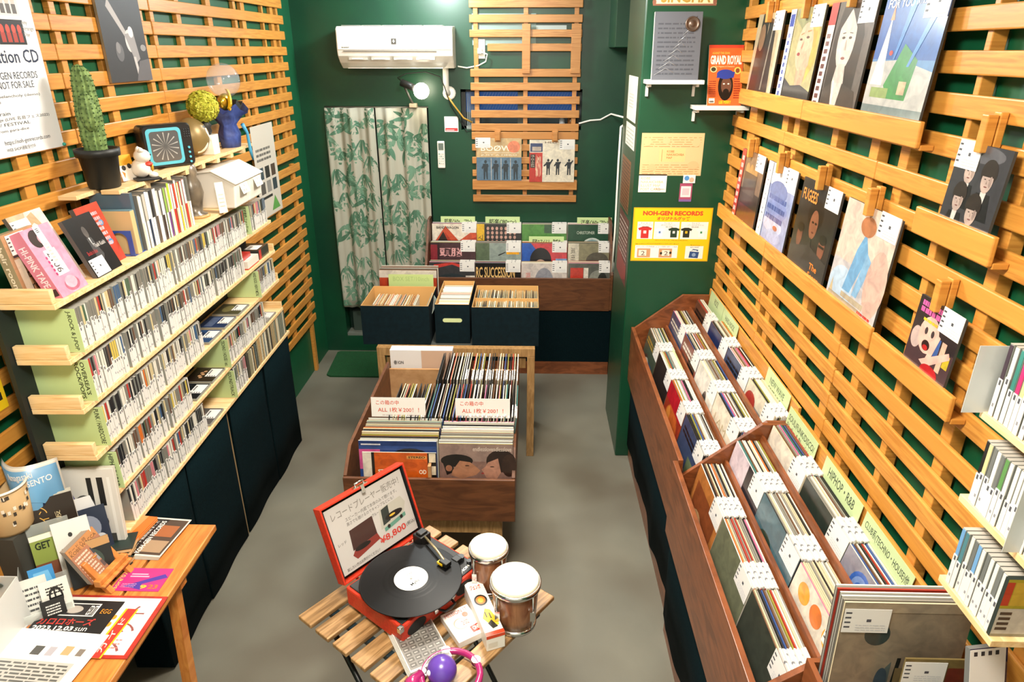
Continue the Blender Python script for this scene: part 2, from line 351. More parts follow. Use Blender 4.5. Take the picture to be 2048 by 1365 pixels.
# display ledges on the right wall: a lip board on a base strip
def ledge(label, ya, yb, top, h=.062):
    t = empty('display_ledge', (XR, yb, top), label, 'display ledge', 'orange wood display ledges')
    MB().box(-.046, -.034, 0, ya-yb, -h, 0, SLAT).build('lip', t, bevel=.003)
    MB().box(-.034, -.001, 0, ya-yb, -h-.005, -h+.008, SLAT).build('base', t, bevel=.002)
ledge('top display ledge under the two sleeves nearest the green column', 3.223, 2.466, 2.045)
ledge('top display ledge under the pale portrait and the blue sky sleeves', 2.463, 1.705, 2.045)
ledge('middle display ledge under the red band and blue-white sleeves', 3.36, 2.625, 1.514)
ledge('middle display ledge under the dark faces and watercolour sleeves', 2.622, 1.722, 1.514)
ledge('short display ledge under the four moptop faces single', 1.642, 1.344, 1.860)
ledge('short display ledge under the pink bald face single', 1.711, 1.335, 1.508)
def clip(y, z, label):
    t = empty('wooden_clip', (XR, y, z), label, 'clip', 'wooden clips holding the sleeves')
    MB().box(-.018, -.002, -.012, .012, -.035, .035, SLAT).build('block', t, bevel=.002)
    MB().box(-.042, -.020, -.011, .011, -.045, .03, SLAT).build('jaw', t, bevel=.002)
for y, z, w in ((3.0, 2.345, 'dark figure sleeve, top row'), (2.61, 2.345, 'blonde portrait sleeve, top row'), (2.245, 2.36, 'pale portrait sleeve, top row'), (3.01, 1.825, 'red band sleeve, second row'), (2.63, 1.82, 'blue-white sleeve, second row'),
                (2.247, 1.83, 'dark faces sleeve, second row'), (1.894, 1.825, 'watercolour sleeve, second row'), (1.477, 2.05, 'moptop faces single'), (1.49, 1.695, 'pink bald face single')):
    clip(y, z, 'small wooden clip above the '+w)
# ================================================================ records displayed on the right wall
def wall_lp(yl, z0, w, base, items, label, zt=.018, spine=None, th=.006, tagx=None):
    fr = frame((.921, yl, z0), (0, -1, 0), (zt/.3, 0, 1))
    t = empty('record_sleeve', fr, label, 'record', 'record sleeves displayed on the right wall')
    card_mb(w, w, th, base, items, edge='#3a3a38', rough=.28, coat=.5).build('cover', t)
    if spine: tag(card_mb(w*.17, w, .0006, spine[0], spine[1], rough=.3, coat=.4).build('paper_band', t, T(0, 0, .0024)), spine[2])
    price_tag(t, w, w, tw=.104*w/.315 if w > .25 else .08, th=.068 if w > .25 else .058, x=tagx); return t
LPW = .315
wall_lp(3.16, 2.02, LPW, '#b9a888', [('p', [(.05, 0), (.5, 0), (.45, 1), (.2, 1)], '#2b2622'), ('e', .28, .72, .12, .16, '#8a6a50'), ('p', [(.35, 0), (.85, 0), (.75, .9), (.5, .95)], '#37322e'), ('p', [(.55, .1), (.6, .1), (.68, .85), (.64, .85)], '#8d8578'), ('r', .9, 0, .1, 1, '#cfc0a0')],
        'dark sleeve of two standing figures, top row nearest the green column')
wall_lp(2.77, 2.02, LPW, '#a9a070', [('p', [(.2, 1), (1, 1), (1, .55), (.6, .7), (.2, .9)], '#8f9068'), ('p', [(.78, .25), (.98, .45), (.96, .85), (.78, .95), (.6, .92), (.8, .7)], '#c0a24e'), ('e', .60, .60, .23, .25, '#dcae90'), ('p', [(.42, .5), (.62, .28), (.82, .42), (.8, .6)], '#d6a486'), ('p', [(.5, .36), (.78, .38), (.72, .12), (.56, .12)], '#c99a7c'), ('e', .46, .62, .05, .05, '#e2b89c'), ('p', [(.17, 0), (1, 0), (1, .16), (.7, .22), (.4, .2), (.17, .28)], '#33302f'),
        ('e', .47, .53, .045, .018, '#8e3a36'), ('e', .47, .68, .04, .012, '#6a5044'), ('e', .66, .70, .045, .013, '#6a5044'), ('p', [(.44, .72), (.53, .74), (.53, .75), (.44, .735)], '#a8895a'), ('p', [(.62, .75), (.73, .76), (.73, .775), (.62, .765)], '#a8895a'), ('p', [(.5, .6), (.56, .66), (.54, .58)], '#c08a70')],
        'sleeve with a blonde upturned face and a white paper band, top row', spine=('#eceaf0', [('r', .1, .82, .8, .13, '#3d4fa0'), *scribble(.25, .08, .4, .7, 9, '#5568b0', 5)], 'white paper band with blue lettering'))
wall_lp(2.405, 2.02, LPW, '#5a5450', [('p', [(.3, .95), (.7, .98), (.86, .7), (.85, .1), (.2, .1), (.22, .7)], '#26211f'), ('e', .5, .66, .19, .27, '#d2c6bc'), ('p', [(.32, .76), (.5, .93), (.68, .76), (.72, .9), (.5, 1), (.3, .9)], '#231e1c'), ('p', [(.41, .45), (.59, .45), (.66, .2), (.36, .2)], '#c4b8ae'), ('p', [(.17, 0), (1, 0), (.92, .22), (.62, .28), (.5, .1), (.38, .28), (.17, .2)], '#37322f'), ('p', [(.38, .28), (.62, .28), (.56, .02), (.46, .02)], '#ccc1b8'), ('p', [(.4, .3), (.43, .3), (.5, .03), (.48, .0)], '#e0dad2'),
        ('e', .43, .68, .035, .012, '#4a403c'), ('e', .58, .68, .035, .012, '#4a403c'), ('e', .505, .50, .045, .013, '#8a5a56'), ('p', [(.395, .715), (.46, .72), (.46, .728), (.395, .722)], '#4a403c'), ('p', [(.55, .72), (.62, .715), (.62, .722), (.55, .728)], '#4a403c'), ('p', [(.49, .66), (.51, .66), (.525, .57), (.485, .57)], '#bcaea4')],
        'grey sleeve with a pale dark-haired portrait and striped paper band, top row', spine=('#d8cfc8', [('r', 0, .8, 1, .2, '#b83838'), *scribble(.2, .05, .5, .7, 10, '#6a3a38', 6)], 'pale paper band with a red head'))
wall_lp(2.046, 2.02, LPW, '#12509f', [('r', 0, 0, 1, .5, '#4a80b4'), ('r', 0, 0, 1, .14, '#6e7f80'), ('p', [(0, .14), (1, .14), (1, .42), (.5, .5), (0, .48)], '#b8b8b4'), ('p', [(.3, .3), (.5, .62), (.75, .5), (.7, .2), (.4, .2)], '#3f8a4a'), ('p', [(.05, .3), (.18, .85), (.26, .3)], '#e6e4dc'), ('p', [(.15, .8), (.18, .92), (.22, .8)], '#d8803a'), ('e', .3, .55, .03, .02, '#c03028'), ('r', .1, .2, .3, .08, '#8a9f60'), ('r', .55, .24, .12, .1, '#c8b090'),
        ('p', [(.6, .45), (.64, .45), (.95, .95), (.85, .95)], '#4d86c4'), ('p', [(.35, .5), (.38, .5), (.55, .95), (.45, .95)], '#3b78bc'), ('t', .06, .89, .42, .07, 'FOR YOU', '#e8f0f4', 0, .02), ('t', .5, .9, .22, .04, 'TATSURO', '#e8f0f4', 0, .02)],
        'bright blue sky record sleeve lettered FOR YOU, top row')
wall_lp(3.14, 1.487, LPW, '#7d6350', [('r', .15, 0, .85, .34, '#5f2f2a'), ('r', .15, .3, .85, .2, '#3a2a26'), ('e', .35, .75, .09, .1, '#b8905c'), ('e', .52, .75, .09, .1, '#b08850'), ('e', .7, .76, .09, .1, '#a8804c'), ('r', .25, .45, .55, .28, '#4e4038'), ('p', [(.4, .02), (.55, .1), (.6, 0)], '#d8a868')],
        'brownish group photo sleeve with a red paper band, second row', spine=('#c8403a', [*scribble(.2, .05, .6, .9, 9, '#f0d8d0', 8)], 'red paper band'))
wall_lp(2.776, 1.487, LPW, '#8f9cc4', [('r', .15, .75, .85, .25, '#d8dce4'), ('e', .5, .7, .3, .12, '#5f72a8'), ('e', .55, .5, .35, .12, '#7f8cc0'), ('e', .5, .3, .34, .1, '#b8bcd8'), ('e', .6, .18, .25, .08, '#a3adcf'), ('e', .62, .28, .08, .03, '#a85848'), *scribble(.22, .35, .6, .35, 3, '#475a98', 9, .5)],
        'hazy blue and white sleeve with white spine strip, second row', spine=('#e6e6e6', [('t', .3, .1, .4, .8, 'MOODY', '#8890a0', -1)], 'white paper band'))
wall_lp(2.404, 1.487, LPW, '#23211f', [('e', .5, .68, .2, .17, '#100c0b'), ('p', [(.25, .0), (.8, .0), (.7, .42), (.3, .42)], '#1b1917'), ('e', .5, .58, .105, .15, '#85523a'), ('e', .47, .6, .03, .012, '#20130f'), ('e', .55, .6, .03, .012, '#20130f'), ('e', .51, .5, .03, .01, '#5a2a20'), ('e', .2, .40, .075, .12, '#6e4030'), ('e', .2, .49, .085, .05, '#15100e'), ('e', .8, .40, .08, .125, '#7c4a36'), ('e', .8, .49, .09, .05, '#120e0c'), ('p', [(0, 0), (1, 0), (1, .28), (.5, .36), (0, .25)], '#35322e'), ('r', .73, .405, .14, .025, '#15100e'), ('p', [(.4, .2), (.5, .45), (.62, .2)], '#2e2b26'), ('t', .06, .78, .4, .12, 'FUGEES', '#d8883a', 0, .02), ('t', .62, .05, .3, .16, 'The\nScore', '#e07a20', 0, .02)],
        'dark sleeve with three faces and orange lettering, second row', th=.006)
wall_lp(2.047, 1.487, LPW, '#d8c4b4', [('r', 0, 0, 1, .45, '#c4bfc0'), ('e', .25, .2, .25, .2, '#b8cde0'), ('p', [(.3, .2), (.45, .2), (.62, .6), (.5, .78), (.4, .6)], '#6fa4cc'), ('p', [(.5, .2), (.6, .2), (.72, .55), (.6, .62)], '#85b2d4'), ('e', .85, .4, .18, .3, '#d4b0a0'), ('r', .04, .08, .7, .04, '#a89a84'), ('r', .3, .13, .45, .05, '#b8aa90'), ('p', [(.05, .12), (.08, .25), (.12, .12)], '#cdb890'), ('e', .5, .83, .14, .09, '#b87850'), *scribble(.68, .05, .25, .08, 2, '#c8302c', 3)],
        'pale pink and blue watercolour sleeve, second row nearest the camera')
F4 = []
def moptop(cx, cy, s, skin='#b5a197'):
    return [('p', [(cx-.62*s, cy-1.5*s), (cx+.62*s, cy-1.5*s), (cx+.4*s, cy-.55*s), (cx-.4*s, cy-.55*s)], '#17181d'), ('p', [(cx-.13*s, cy-1.1*s), (cx+.1*s, cy-1.0*s), (cx+.16*s, cy-.5*s), (cx-.16*s, cy-.5*s)], '#c9c4be'),
            ('e', cx, cy+.2*s, .46*s, .46*s, '#2a2220'), ('e', cx, cy-.08*s, .33*s, .45*s, skin), ('p', [(cx-.34*s, cy+.05*s), (cx+.34*s, cy+.05*s), (cx+.36*s, cy+.5*s), (cx-.36*s, cy+.5*s)], '#2a2220'),
            ('e', cx-.13*s, cy-.04*s, .055*s, .02*s, '#3a2e2a'), ('e', cx+.13*s, cy-.04*s, .055*s, .02*s, '#3a2e2a'), ('p', [(cx-.01*s, cy-.05*s), (cx+.04*s, cy-.2*s), (cx-.04*s, cy-.2*s)], '#8f7a70'), ('e', cx, cy-.3*s, .1*s, .025*s, '#7a4a46'), ('p', [(cx, cy+.1*s), (cx+.33*s, cy+.05*s), (cx+.2*s, cy-.4*s), (cx+.1*s, cy-.5*s)], '#8f7d74') if False else ('e', cx+.2*s, cy-.1*s, .08*s, .2*s, '#9a877e')]
for cx, cy, s_ in ((.34, .70, .3), (.70, .66, .32), (.28, .36, .3), (.60, .26, .32)): F4 += moptop(cx, cy, s_)
F4 = [(q[0], [(max(.0, min(1, x)), max(0, min(1, y))) for x, y in q[1]], q[2]) if q[0] == 'p' else q for q in F4]
wall_lp(1.557, 1.842, .178, '#35363c', [('e', .5, .9, .4, .1, '#5a5a60')]+F4, 'small dark single sleeve with four moptop faces in dark suits', tagx=.0)
wall_lp(1.562, 1.490, .178, '#2a2024', [('r', 0, 0, 1, .5, '#4a3338'), ('e', .15, .45, .12, .15, '#c8b0a8'), ('r', .72, .2, .1, .4, '#e0b098'), ('r', .6, .3, .09, .3, '#3a5a98'), ('r', .83, .3, .12, .18, '#c8b030'), ('e', .4, .56, .22, .25, '#eab8a8'), ('e', .33, .6, .035, .05, '#3a3034'), ('e', .48, .6, .035, .05, '#3a3034'), ('e', .4, .42, .09, .07, '#2a1414'), ('e', .4, .39, .06, .035, '#b82020'),
        ('p', [(.35, .2), (.5, .15), (.95, .45), (.9, .52)], '#eab8a8'), ('p', [(.45, .2), (.55, .2), (.66, .62), (.58, .64)], '#eab8a8'), ('e', .62, .12, .2, .1, '#b81c24'), *scribble(.08, .8, .5, .17, 2, '#d860a8', 4, .8), *scribble(.2, .71, .4, .06, 1, '#e0c030', 2)],
        'small colourful single sleeve with a bald pink shouting face', tagx=.098)
# ================================================================ the green column: posters, shelves
CY = 3.4495
def colcard(x0, z0, w, h, base, items, label, cat='poster', t=.001, right=(1, 0, 0), name='poster', dy=0, **k):
    return card(name, frame((x0, CY-dy, z0), right, (0, 0, 1)), w, h, t, base, items, label, cat, **k)
colcard(.541, 2.385, .285, .15, '#d8cba8', [('r', .02, .08, .96, .86, '#e8dcb4'), ('t', .12, .08, .78, .34, 'SINGHA', '#a8863a', 0, .03), ('r', 0, 0, 1, .05, '#8a5a48'), ('e', .02, .1, .03, .08, '#8a5a48'), ('e', .97, .12, .03, .1, '#8a5a48'), ('r', .3, .6, .4, .3, '#c8a860')], 'worn cream tin sign lettered SINGHA at the top of the green column', 'sign', name='tin_sign', t=.002)
def wall_shelf(x0, x1, z, label):
    t = empty('wall_shelf', (x0, CY, z), label, 'shelf', 'white shelves on the green column'); w = x1-x0
    MB().box(0, w, -.115, 0, -.018, 0, mat('#e8e6e0', .4)).build('board', t, bevel=.002)
    for x in (.012, w-.03): MB().box(x, x+.012, -.09, 0, -.03, -.018, mat('#dcdad4', .4)).box(x, x+.012, -.012, 0, -.075, -.018, mat('#dcdad4', .4)).build('bracket', t)
wall_shelf(.522, .782, 2.074, 'white shelf on the green column under the silver embossed book')
wall_shelf(.752, 1.0, 1.962, 'white shelf on the green column under the orange magazine')
t = empty('book', frame((.545, CY-.085, 2.0745), (1, 0, 0), (0, .1, 1)), 'silver embossed book with a round medallion on the upper white shelf', 'book')
emb = [('t', .06, .86-.095*i, .5+.3*((i*7) % 5)/5, .045, s, '#5a5e66') for i, s in enumerate(('THE', 'RED HOT CHILI PEPPERS', 'SPELLS', 'LUIS ERNESTO', 'CYPRESS', 'THE ARSONISTS', 'DUB WAR', 'LOS FABULOSOS'))]
import_emb = scribble(.08, .08, .8, .8, 12, '#4a4e57', 5, .35)
mb = card_mb(.212, .285, .022, '#5f636c', import_emb, edge='#c8c4ba', rough=.28)
for i in range(9): mb.tube([(.01+.02*i, .02+.028*i, .001), (.06+.016*i, .05+.027*i, .001), (.1+.01*i, .03+.028*i, .001)], .0009, mat('#c8ccd2', .3, .6), 4)
mb.build('cover', t)
MB().lathe([(0, .0045), (.012, .0045), (.013, .003), (.024, .003), (.026, .0055), (.031, .0055), (.032, 0)], 40, mat('#6a5a50', .35, .7), (0, 0, 0)).build('medallion', t, T(.168, .235, 0))
t = empty('magazine', frame((.812, CY-.075, 1.963), (1, .05, 0), (0, .22, 1)), 'orange magazine titled GRAND ROYAL with a blue capped face, lower white shelf', 'magazine')
card_mb(.160, .265, .006, '#d8642e', [('r', 0, .95, 1, .05, '#c8402a'), ('t', .1, .85, .5, .035, 'AGAINST THE GRAIN', '#e8c850'), ('t', .05, .68, .9, .15, 'GRAND ROYAL', '#f4ede0', 0, .04), ('t', .2, .63, .55, .03, 'The Magazine of Champions', '#f0d8a0'),
    ('e', .15, .6, .1, .05, '#e8c890'), ('e', .15, .6, .07, .035, '#3a3a2a'), ('e', .85, .58, .1, .06, '#e8c860'), ('e', .85, .58, .06, .04, '#8a4a2a'), ('e', .52, .32, .22, .24, '#16120f'), ('e', .54, .33, .15, .15, '#6a4636'), ('e', .5, .52, .25, .08, '#2c3f98'), ('p', [(.24, .46), (.3, .56), (.78, .56), (.74, .46)], '#2c3f98'),
    ('e', .54, .22, .09, .06, '#14100e'), ('e', .47, .36, .03, .012, '#e8e0d8'), ('e', .6, .36, .03, .012, '#e8e0d8'), ('t', .35, .03, .35, .05, 'LEE PERRY', '#f0d020', 0, .02), ('r', .05, .04, .17, .08, '#ece4d4')]+scribble(.07, .05, .13, .05, 1, '#202020', 2)+scribble(.04, .15, .2, .28, 8, '#7a2a1c', 3, .4)+scribble(.76, .12, .18, .35, 9, '#8a2a1c', 4, .4), edge='#d8cdb8', rough=.35).build('cover', t)
colcard(.534, 1.628, .302, .203, '#dcb988', [('r', .3, .33, .42, .32, '#e4bf84')]+scribble(.04, .68, .92, .26, 5, '#b98a58', 11, .25)+scribble(.04, .04, .92, .26, 5, '#b98a58', 12, .25)+[('r', .34, .34, .005, .28, '#a87040'), ('t', .42, .4, .28, .2, 'KOBE\nNAKAICHIBA\nMAP', '#b07a44'), ('e', .1, .8, .06, .1, '#dcb888'), ('e', .4, .82, .06, .08, '#dcb888'), ('e', .88, .78, .07, .1, '#dcb888'), ('e', .2, .2, .06, .08, '#dcb080'), ('e', .86, .25, .09, .1, '#dcb080')],
        'cream illustrated town map pinned on the green column', 'poster')
colcard(.534, 1.546, .138, .088, '#f2ece0', [('t', .08, .1, .8, .75, 'KOBE\nNAKAICHIBA\nILLUST MAP\nPOST CARD', '#d8a064'), ('t', .6, .1, .34, .13, '150yen', '#5a5048')], 'white price note reading POST CARD 150yen under the town map', 'note', name='note')
colcard(.740, 1.500, .062, .090, '#a04a68', [('r', .1, .25, .8, .6, '#e8dcdc'), ('r', .22, .36, .55, .38, '#c8b8c0'), ('r', 0, 0, 1, .12, '#7a5a98')], 'small pink and purple card hanging under the town map', 'card', name='small_card', dy=.001)
colcard(.752, 1.592, .060, .040, '#d8dce0', [('e', .3, .6, .2, .3, '#4a8ac8'), ('e', .7, .4, .2, .3, '#c8a890')], 'tiny pale sticker card above the pink and purple card', 'card', name='small_card', dy=.0022)
def tee(cx, cy, s, c, lc, lw=.4): return [('p', [(cx-.5*s, cy+.45*s), (cx-.18*s, cy+.62*s), (cx+.18*s, cy+.62*s), (cx+.5*s, cy+.45*s), (cx+.4*s, cy+.2*s), (cx+.28*s, cy+.28*s), (cx+.28*s, cy-.6*s), (cx-.28*s, cy-.6*s), (cx-.28*s, cy+.28*s), (cx-.4*s, cy+.2*s)], c), ('r', cx-.1*s, cy-.1*s, .2*s, .3*s, lc)]
its = [('r', .015, .02, .97, .96, '#f4c414'), ('t', .12, .855, .76, .085, 'NOH-GEN RECORDS', '#d0402a', 0, .05), ('t', .30, .765, .42, .07, 'オリジナルグッズ', '#d0402a', 0, .04)]
for x, w in ((.06, .2), (.275, .32), (.615, .345)): its.append(('r', x, .42, w, .32, '#f0ece4'))
its += tee(.16, .54, .18, '#c02c2c', '#e8d8d8')+tee(.53, .54, .15, '#1e3a2c', '#d8d8d8')+tee(.69, .54, .15, '#202a24', '#e0b020')+tee(.35, .54, .13, '#f4f4f0', '#4a78b8')+tee(.88, .54, .13, '#f4f4f0', '#3a8a5a')
its += [('t', .1, .70, .13, .03, 'Tシャツ', '#33302a'), ('t', .07, .665, .18, .03, '(オリジナルロゴ)', '#33302a'), ('t', .12, .63, .09, .03, '¥3,000', '#33302a'), ('t', .4, .70, .1, .03, 'Tシャツ', '#33302a'), ('t', .36, .665, .18, .03, '(おらたデザイン)', '#33302a'), ('t', .42, .63, .09, .03, '¥3,500', '#33302a'),
        ('t', .75, .70, .1, .03, 'Tシャツ', '#33302a'), ('t', .7, .665, .2, .03, '(アンモスデザイン)', '#33302a'), ('t', .75, .63, .09, .03, '¥3,500', '#33302a'), ('t', .3, .385, .42, .022, '※Tシャツサイズ：M/L/XL/XXL/XXXL', '#5a4a20'), ('t', .05, .315, .56, .03, 'hige to ari(ニシヤマユウタ)デザインステッカーセット', '#33302a'),
        ('r', .05, .06, .55, .24, '#f0ece4'), ('t', .06, .262, .24, .028, 'ステッカーのみ¥300', '#33302a'), ('t', .32, .262, .27, .028, 'レコード型和三盆セット¥600', '#33302a'), ('r', .08, .07, .17, .17, '#c8946a'), ('r', .1, .1, .1, .11, '#e8e0d0'), ('t', .13, .11, .05, .08, '2', '#5a3a2a'), ('r', .36, .07, .17, .17, '#c8946a'), ('r', .4, .1, .1, .11, '#e8e0d0'), ('t', .43, .11, .05, .08, '2', '#5a3a2a'), ('e', .39, .15, .015, .025, '#202020'), ('e', .51, .16, .015, .025, '#202020'),
        ('r', .7, .05, .23, .24, '#f0ece4'), ('t', .76, .29, .12, .03, 'サコッシュ', '#33302a'), ('t', .76, .25, .11, .03, '¥2,000', '#33302a'), ('p', [(.75, .07), (.87, .06), (.88, .18), (.76, .19)], '#284a80'), ('p', [(.77, .19), (.8, .235), (.87, .22), (.86, .19), (.84, .21), (.8, .215)], '#284a80'), ('e', .815, .125, .025, .035, '#8aa0c0')]
colcard(.520, 1.190, .398, .279, '#d8a814', its, 'yellow poster titled NOH-GEN RECORDS with printed shirts and prices', 'poster')
# side face of the column (normal -X)
def sidecard(y1, z0, w, h, base, items, label, cat='poster', tilt=0):
    return card('poster', frame((.5095, y1, z0), (0, -1, 0), (0, tilt, 1)), w, h, .0008, base, items, label, cat)
sidecard(3.87, 1.865, .33, .215, '#e8e8dc', scribble(.2, .3, .5, .35, 5, '#b8bcb0', 3, .3), 'white notice sheet high on the side face of the green column')
sidecard(3.86, 1.735, .34, .115, '#e4e6dc', scribble(.1, .1, .8, .8, 5, '#a8aca4', 4, .3), 'wide white notice sheet below the upper one on the column side')
sidecard(3.93, 1.40, .34, .27, '#7a5234', scribble(.03, .03, .94, .94, 14, '#3f2c22', 6, .5), 'brown weathered flyer on the side face of the green column')
sidecard(3.90, 1.02, .38, .36, '#5a2f2c', scribble(.05, .3, .9, .65, 9, '#b8a8a0', 7, .3)+[('p', [(0, 0), (.6, 0), (1, .12), (1, .3), (0, .4)], '#7a2a26')], 'dark red flyer low on the side face of the green column')
# ================================================================ back wall fixtures
t = empty('air_conditioner', (-.883, 4.93, 2.09), 'white wall air conditioner above the curtained doorway', 'air conditioner')
AC = mat('#ece9e0', .35, coat=.3); ACG = mat('#b8b4aa', .5)
prof = [(-.012, .255), (-.18, .25), (-.205, .235), (-.21, .11), (-.2, .075), (-.16, .035), (-.10, .0), (-.012, .0)]
MB().prism([(y, z) for y, z in prof], -.372, .372, AC, axis='x').build('housing', t, bevel=.006)
MB().box(-.366, .366, -.214, -.2085, .112, .232, AC).build('front_panel', t, bevel=.003)
MB().box(-.33, .27, -.2125, -.208, .102, .107, mat('#6a6660', .6)).build('seam', t)
f = MB().box(-.32, .3, -.165, -.11, .012, .017, AC)
fl = f.build('flap', t, Matrix.Translation((0, -.0, -.012)))
v = MB()
for i in range(4): v.box(-.30+.145*i, -.30+.145*i+.12, -.2035, -.17, .052, .066, ACG).box(-.30+.145*i+.02, -.30+.145*i+.09, -.206, -.2, .056, .062, AC)
v.build('vent', t)
v = MB()
for i in range(5): v.box(-.34+.132*i, -.34+.132*i+.118, -.17, -.06, .2535, .256, ACG)
v.build('top_grille', t)
art(MB().box(-.017, .015, -.2165, -.214, .145, .178, mat('#4a4640', .4)), [], 1, 1).build('badge', t)
art(MB(), [('e', .5, .5, .28, .08, '#e8e4da'), ('r', .42, .2, .16, .6, '#e8e4da'), ('e', .5, .75, .14, .1, '#e8e4da')], .03, .03, 0).build('badge_mark', t, frame((-.0165, -.2168, .1465), (1, 0, 0), (0, 0, 1)))
art(MB(), [('t', 0, 0, .05, .008, 'SHARP', '#55504a', 0, .03)], 1, 1, 0).build('lettering', t, frame((-.34, -.2145, .122), (1, 0, 0), (0, 0, 1)))
b = MB(); b.tube([(-.581, 4.895, 2.10), (-.581, 4.895, 2.0), (-.582, 4.90, 1.95), (-.57, 4.93, 1.925)], .02, AC, 12)
b.sphere((-.565, 4.926, 1.93), .045, AC, 20, 8, (1, .25, 1)); tag(b.build('drain_pipe'), 'short white pipe and round wall cap below the right end of the air conditioner', 'pipe')
# bulb lamp
t = empty('clamp_lamp', (-.736, 4.86, 1.95), 'bare glowing bulb in a black clamp socket beneath the air conditioner', 'lamp')
MB().sphere((0, -.06, .0), .052, mat('#fff2d8', .3, emit=14, name='lit_bulb_glass'), 20, 12, (1, 1, 1)).build('bulb', t)
MB().tube([(-.045, -.055, .018), (-.075, -.05, .03), (-.135, -.04, .052)], [.022, .024, .024], mat('#1c1d1c', .4), 14).build('socket', t)
MB().tube([(-.12, -.02, .03), (-.09, .03, -.06), (-.075, .045, -.09)], .008, mat('#50504c', .4), 8).box(-.1, -.05, .02, .068, -.11, -.085, mat('#b8a890', .5)).build('clamp', t)
b = MB(); b.tube([(-.87, 4.83, 2.01), (-.90, 4.86, 2.03), (-.85, 4.90, 2.055), (-.72, 4.915, 2.065), (-.62, 4.90, 2.035), (-.585, 4.87, 1.96), (-.555, 4.90, 1.85), (-.50, 4.92, 1.76), (-.45, 4.91, 1.68), (-.40, 4.905, 1.69)], .0035, BLACK, 6)
tag(b.build('lamp_cord'), 'thin black cord looping from the bare bulb to the small window', 'cord')
b = MB(); b.tube([(-.575, 4.89, 1.915), (-.53, 4.90, 1.85), (-.47, 4.91, 1.77), (-.41, 4.915, 1.74)], .006, mat('#b8903a', .5), 8)
tag(b.build('yellow_cable'), 'yellow cable running from the pipe cap down to the window', 'cable')
t = empty('power_outlet', (-.351, 4.93, 2.207), 'tall white power outlet with a plug, at the left edge of the back slats', 'outlet')
MB().box(-.035, .035, -.012, 0, -.06, .06, AC).build('plate', t, bevel=.003)
MB().box(-.015, .015, -.035, -.012, -.03, .005, mat('#e0ddd4', .4)).build('plug', t, bevel=.004)
b = MB(); b.tube([(-.345, 4.895, 2.19), (-.30, 4.885, 2.175), (-.31, 4.885, 2.13), (-.36, 4.91, 2.105), (-.44, 4.92, 2.09), (-.50, 4.91, 2.10)], .005, AC, 8); tag(b.build('white_power_cord'), 'white power cord from the outlet to the air conditioner', 'cord')
t = empty('remote_control', (-.635, 4.93, 1.43), 'white air conditioner remote hanging beside the leaf curtain', 'remote control')
MB().box(-.026, .026, -.022, -.002, 0, .185, AC).build('body', t, bevel=.006)
MB().box(-.018, .018, -.0235, -.021, .125, .172, mat('#6a746c', .25)).build('screen', t)
q = MB()
for i in range(3):
    for j in range(5): q.box(-.017+i*.013, -.009+i*.013, -.0245, -.022, .03+j*.016, .039+j*.016, mat('#c8c4ba' if (i+j) % 4 else '#7a9a90', .5))
q.build('buttons', t)
card('wall_notice', frame((-.606, 4.929, 1.676), (1, 0, 0), (0, 0, 1)), .096, .102, .001, '#f0ebe6', [('r', .05, .05, .9, .2, '#c8383c'), ('r', .1, .1, .6, .04, '#f0e0e0')]+scribble(.1, .4, .8, .5, 4, '#d8c8c4', 3, .25), 'small white notice with a red foot, right of the curtained doorway', 'notice')
MB2 = MB(); MB2.tube([(.322, 4.915, 1.735), (.40, 4.92, 1.755), (.47, 4.92, 1.76), (.54, 4.90, 1.80), (.60, 4.6, 1.80)], .006, AC, 8)
MB2.tube([(.502, 4.03, 1.80), (.500, 4.025, 1.6), (.504, 4.03, 1.2), (.5, 4.03, .95)], .006, AC, 8); MB2.tube([(.60, 4.6, 1.80), (.56, 4.2, 1.81), (.502, 4.03, 1.80)], .006, AC, 8)
tag(MB2.build('white_conduit'), 'thin white cable from the back slats down the rear edge of the column', 'cable')
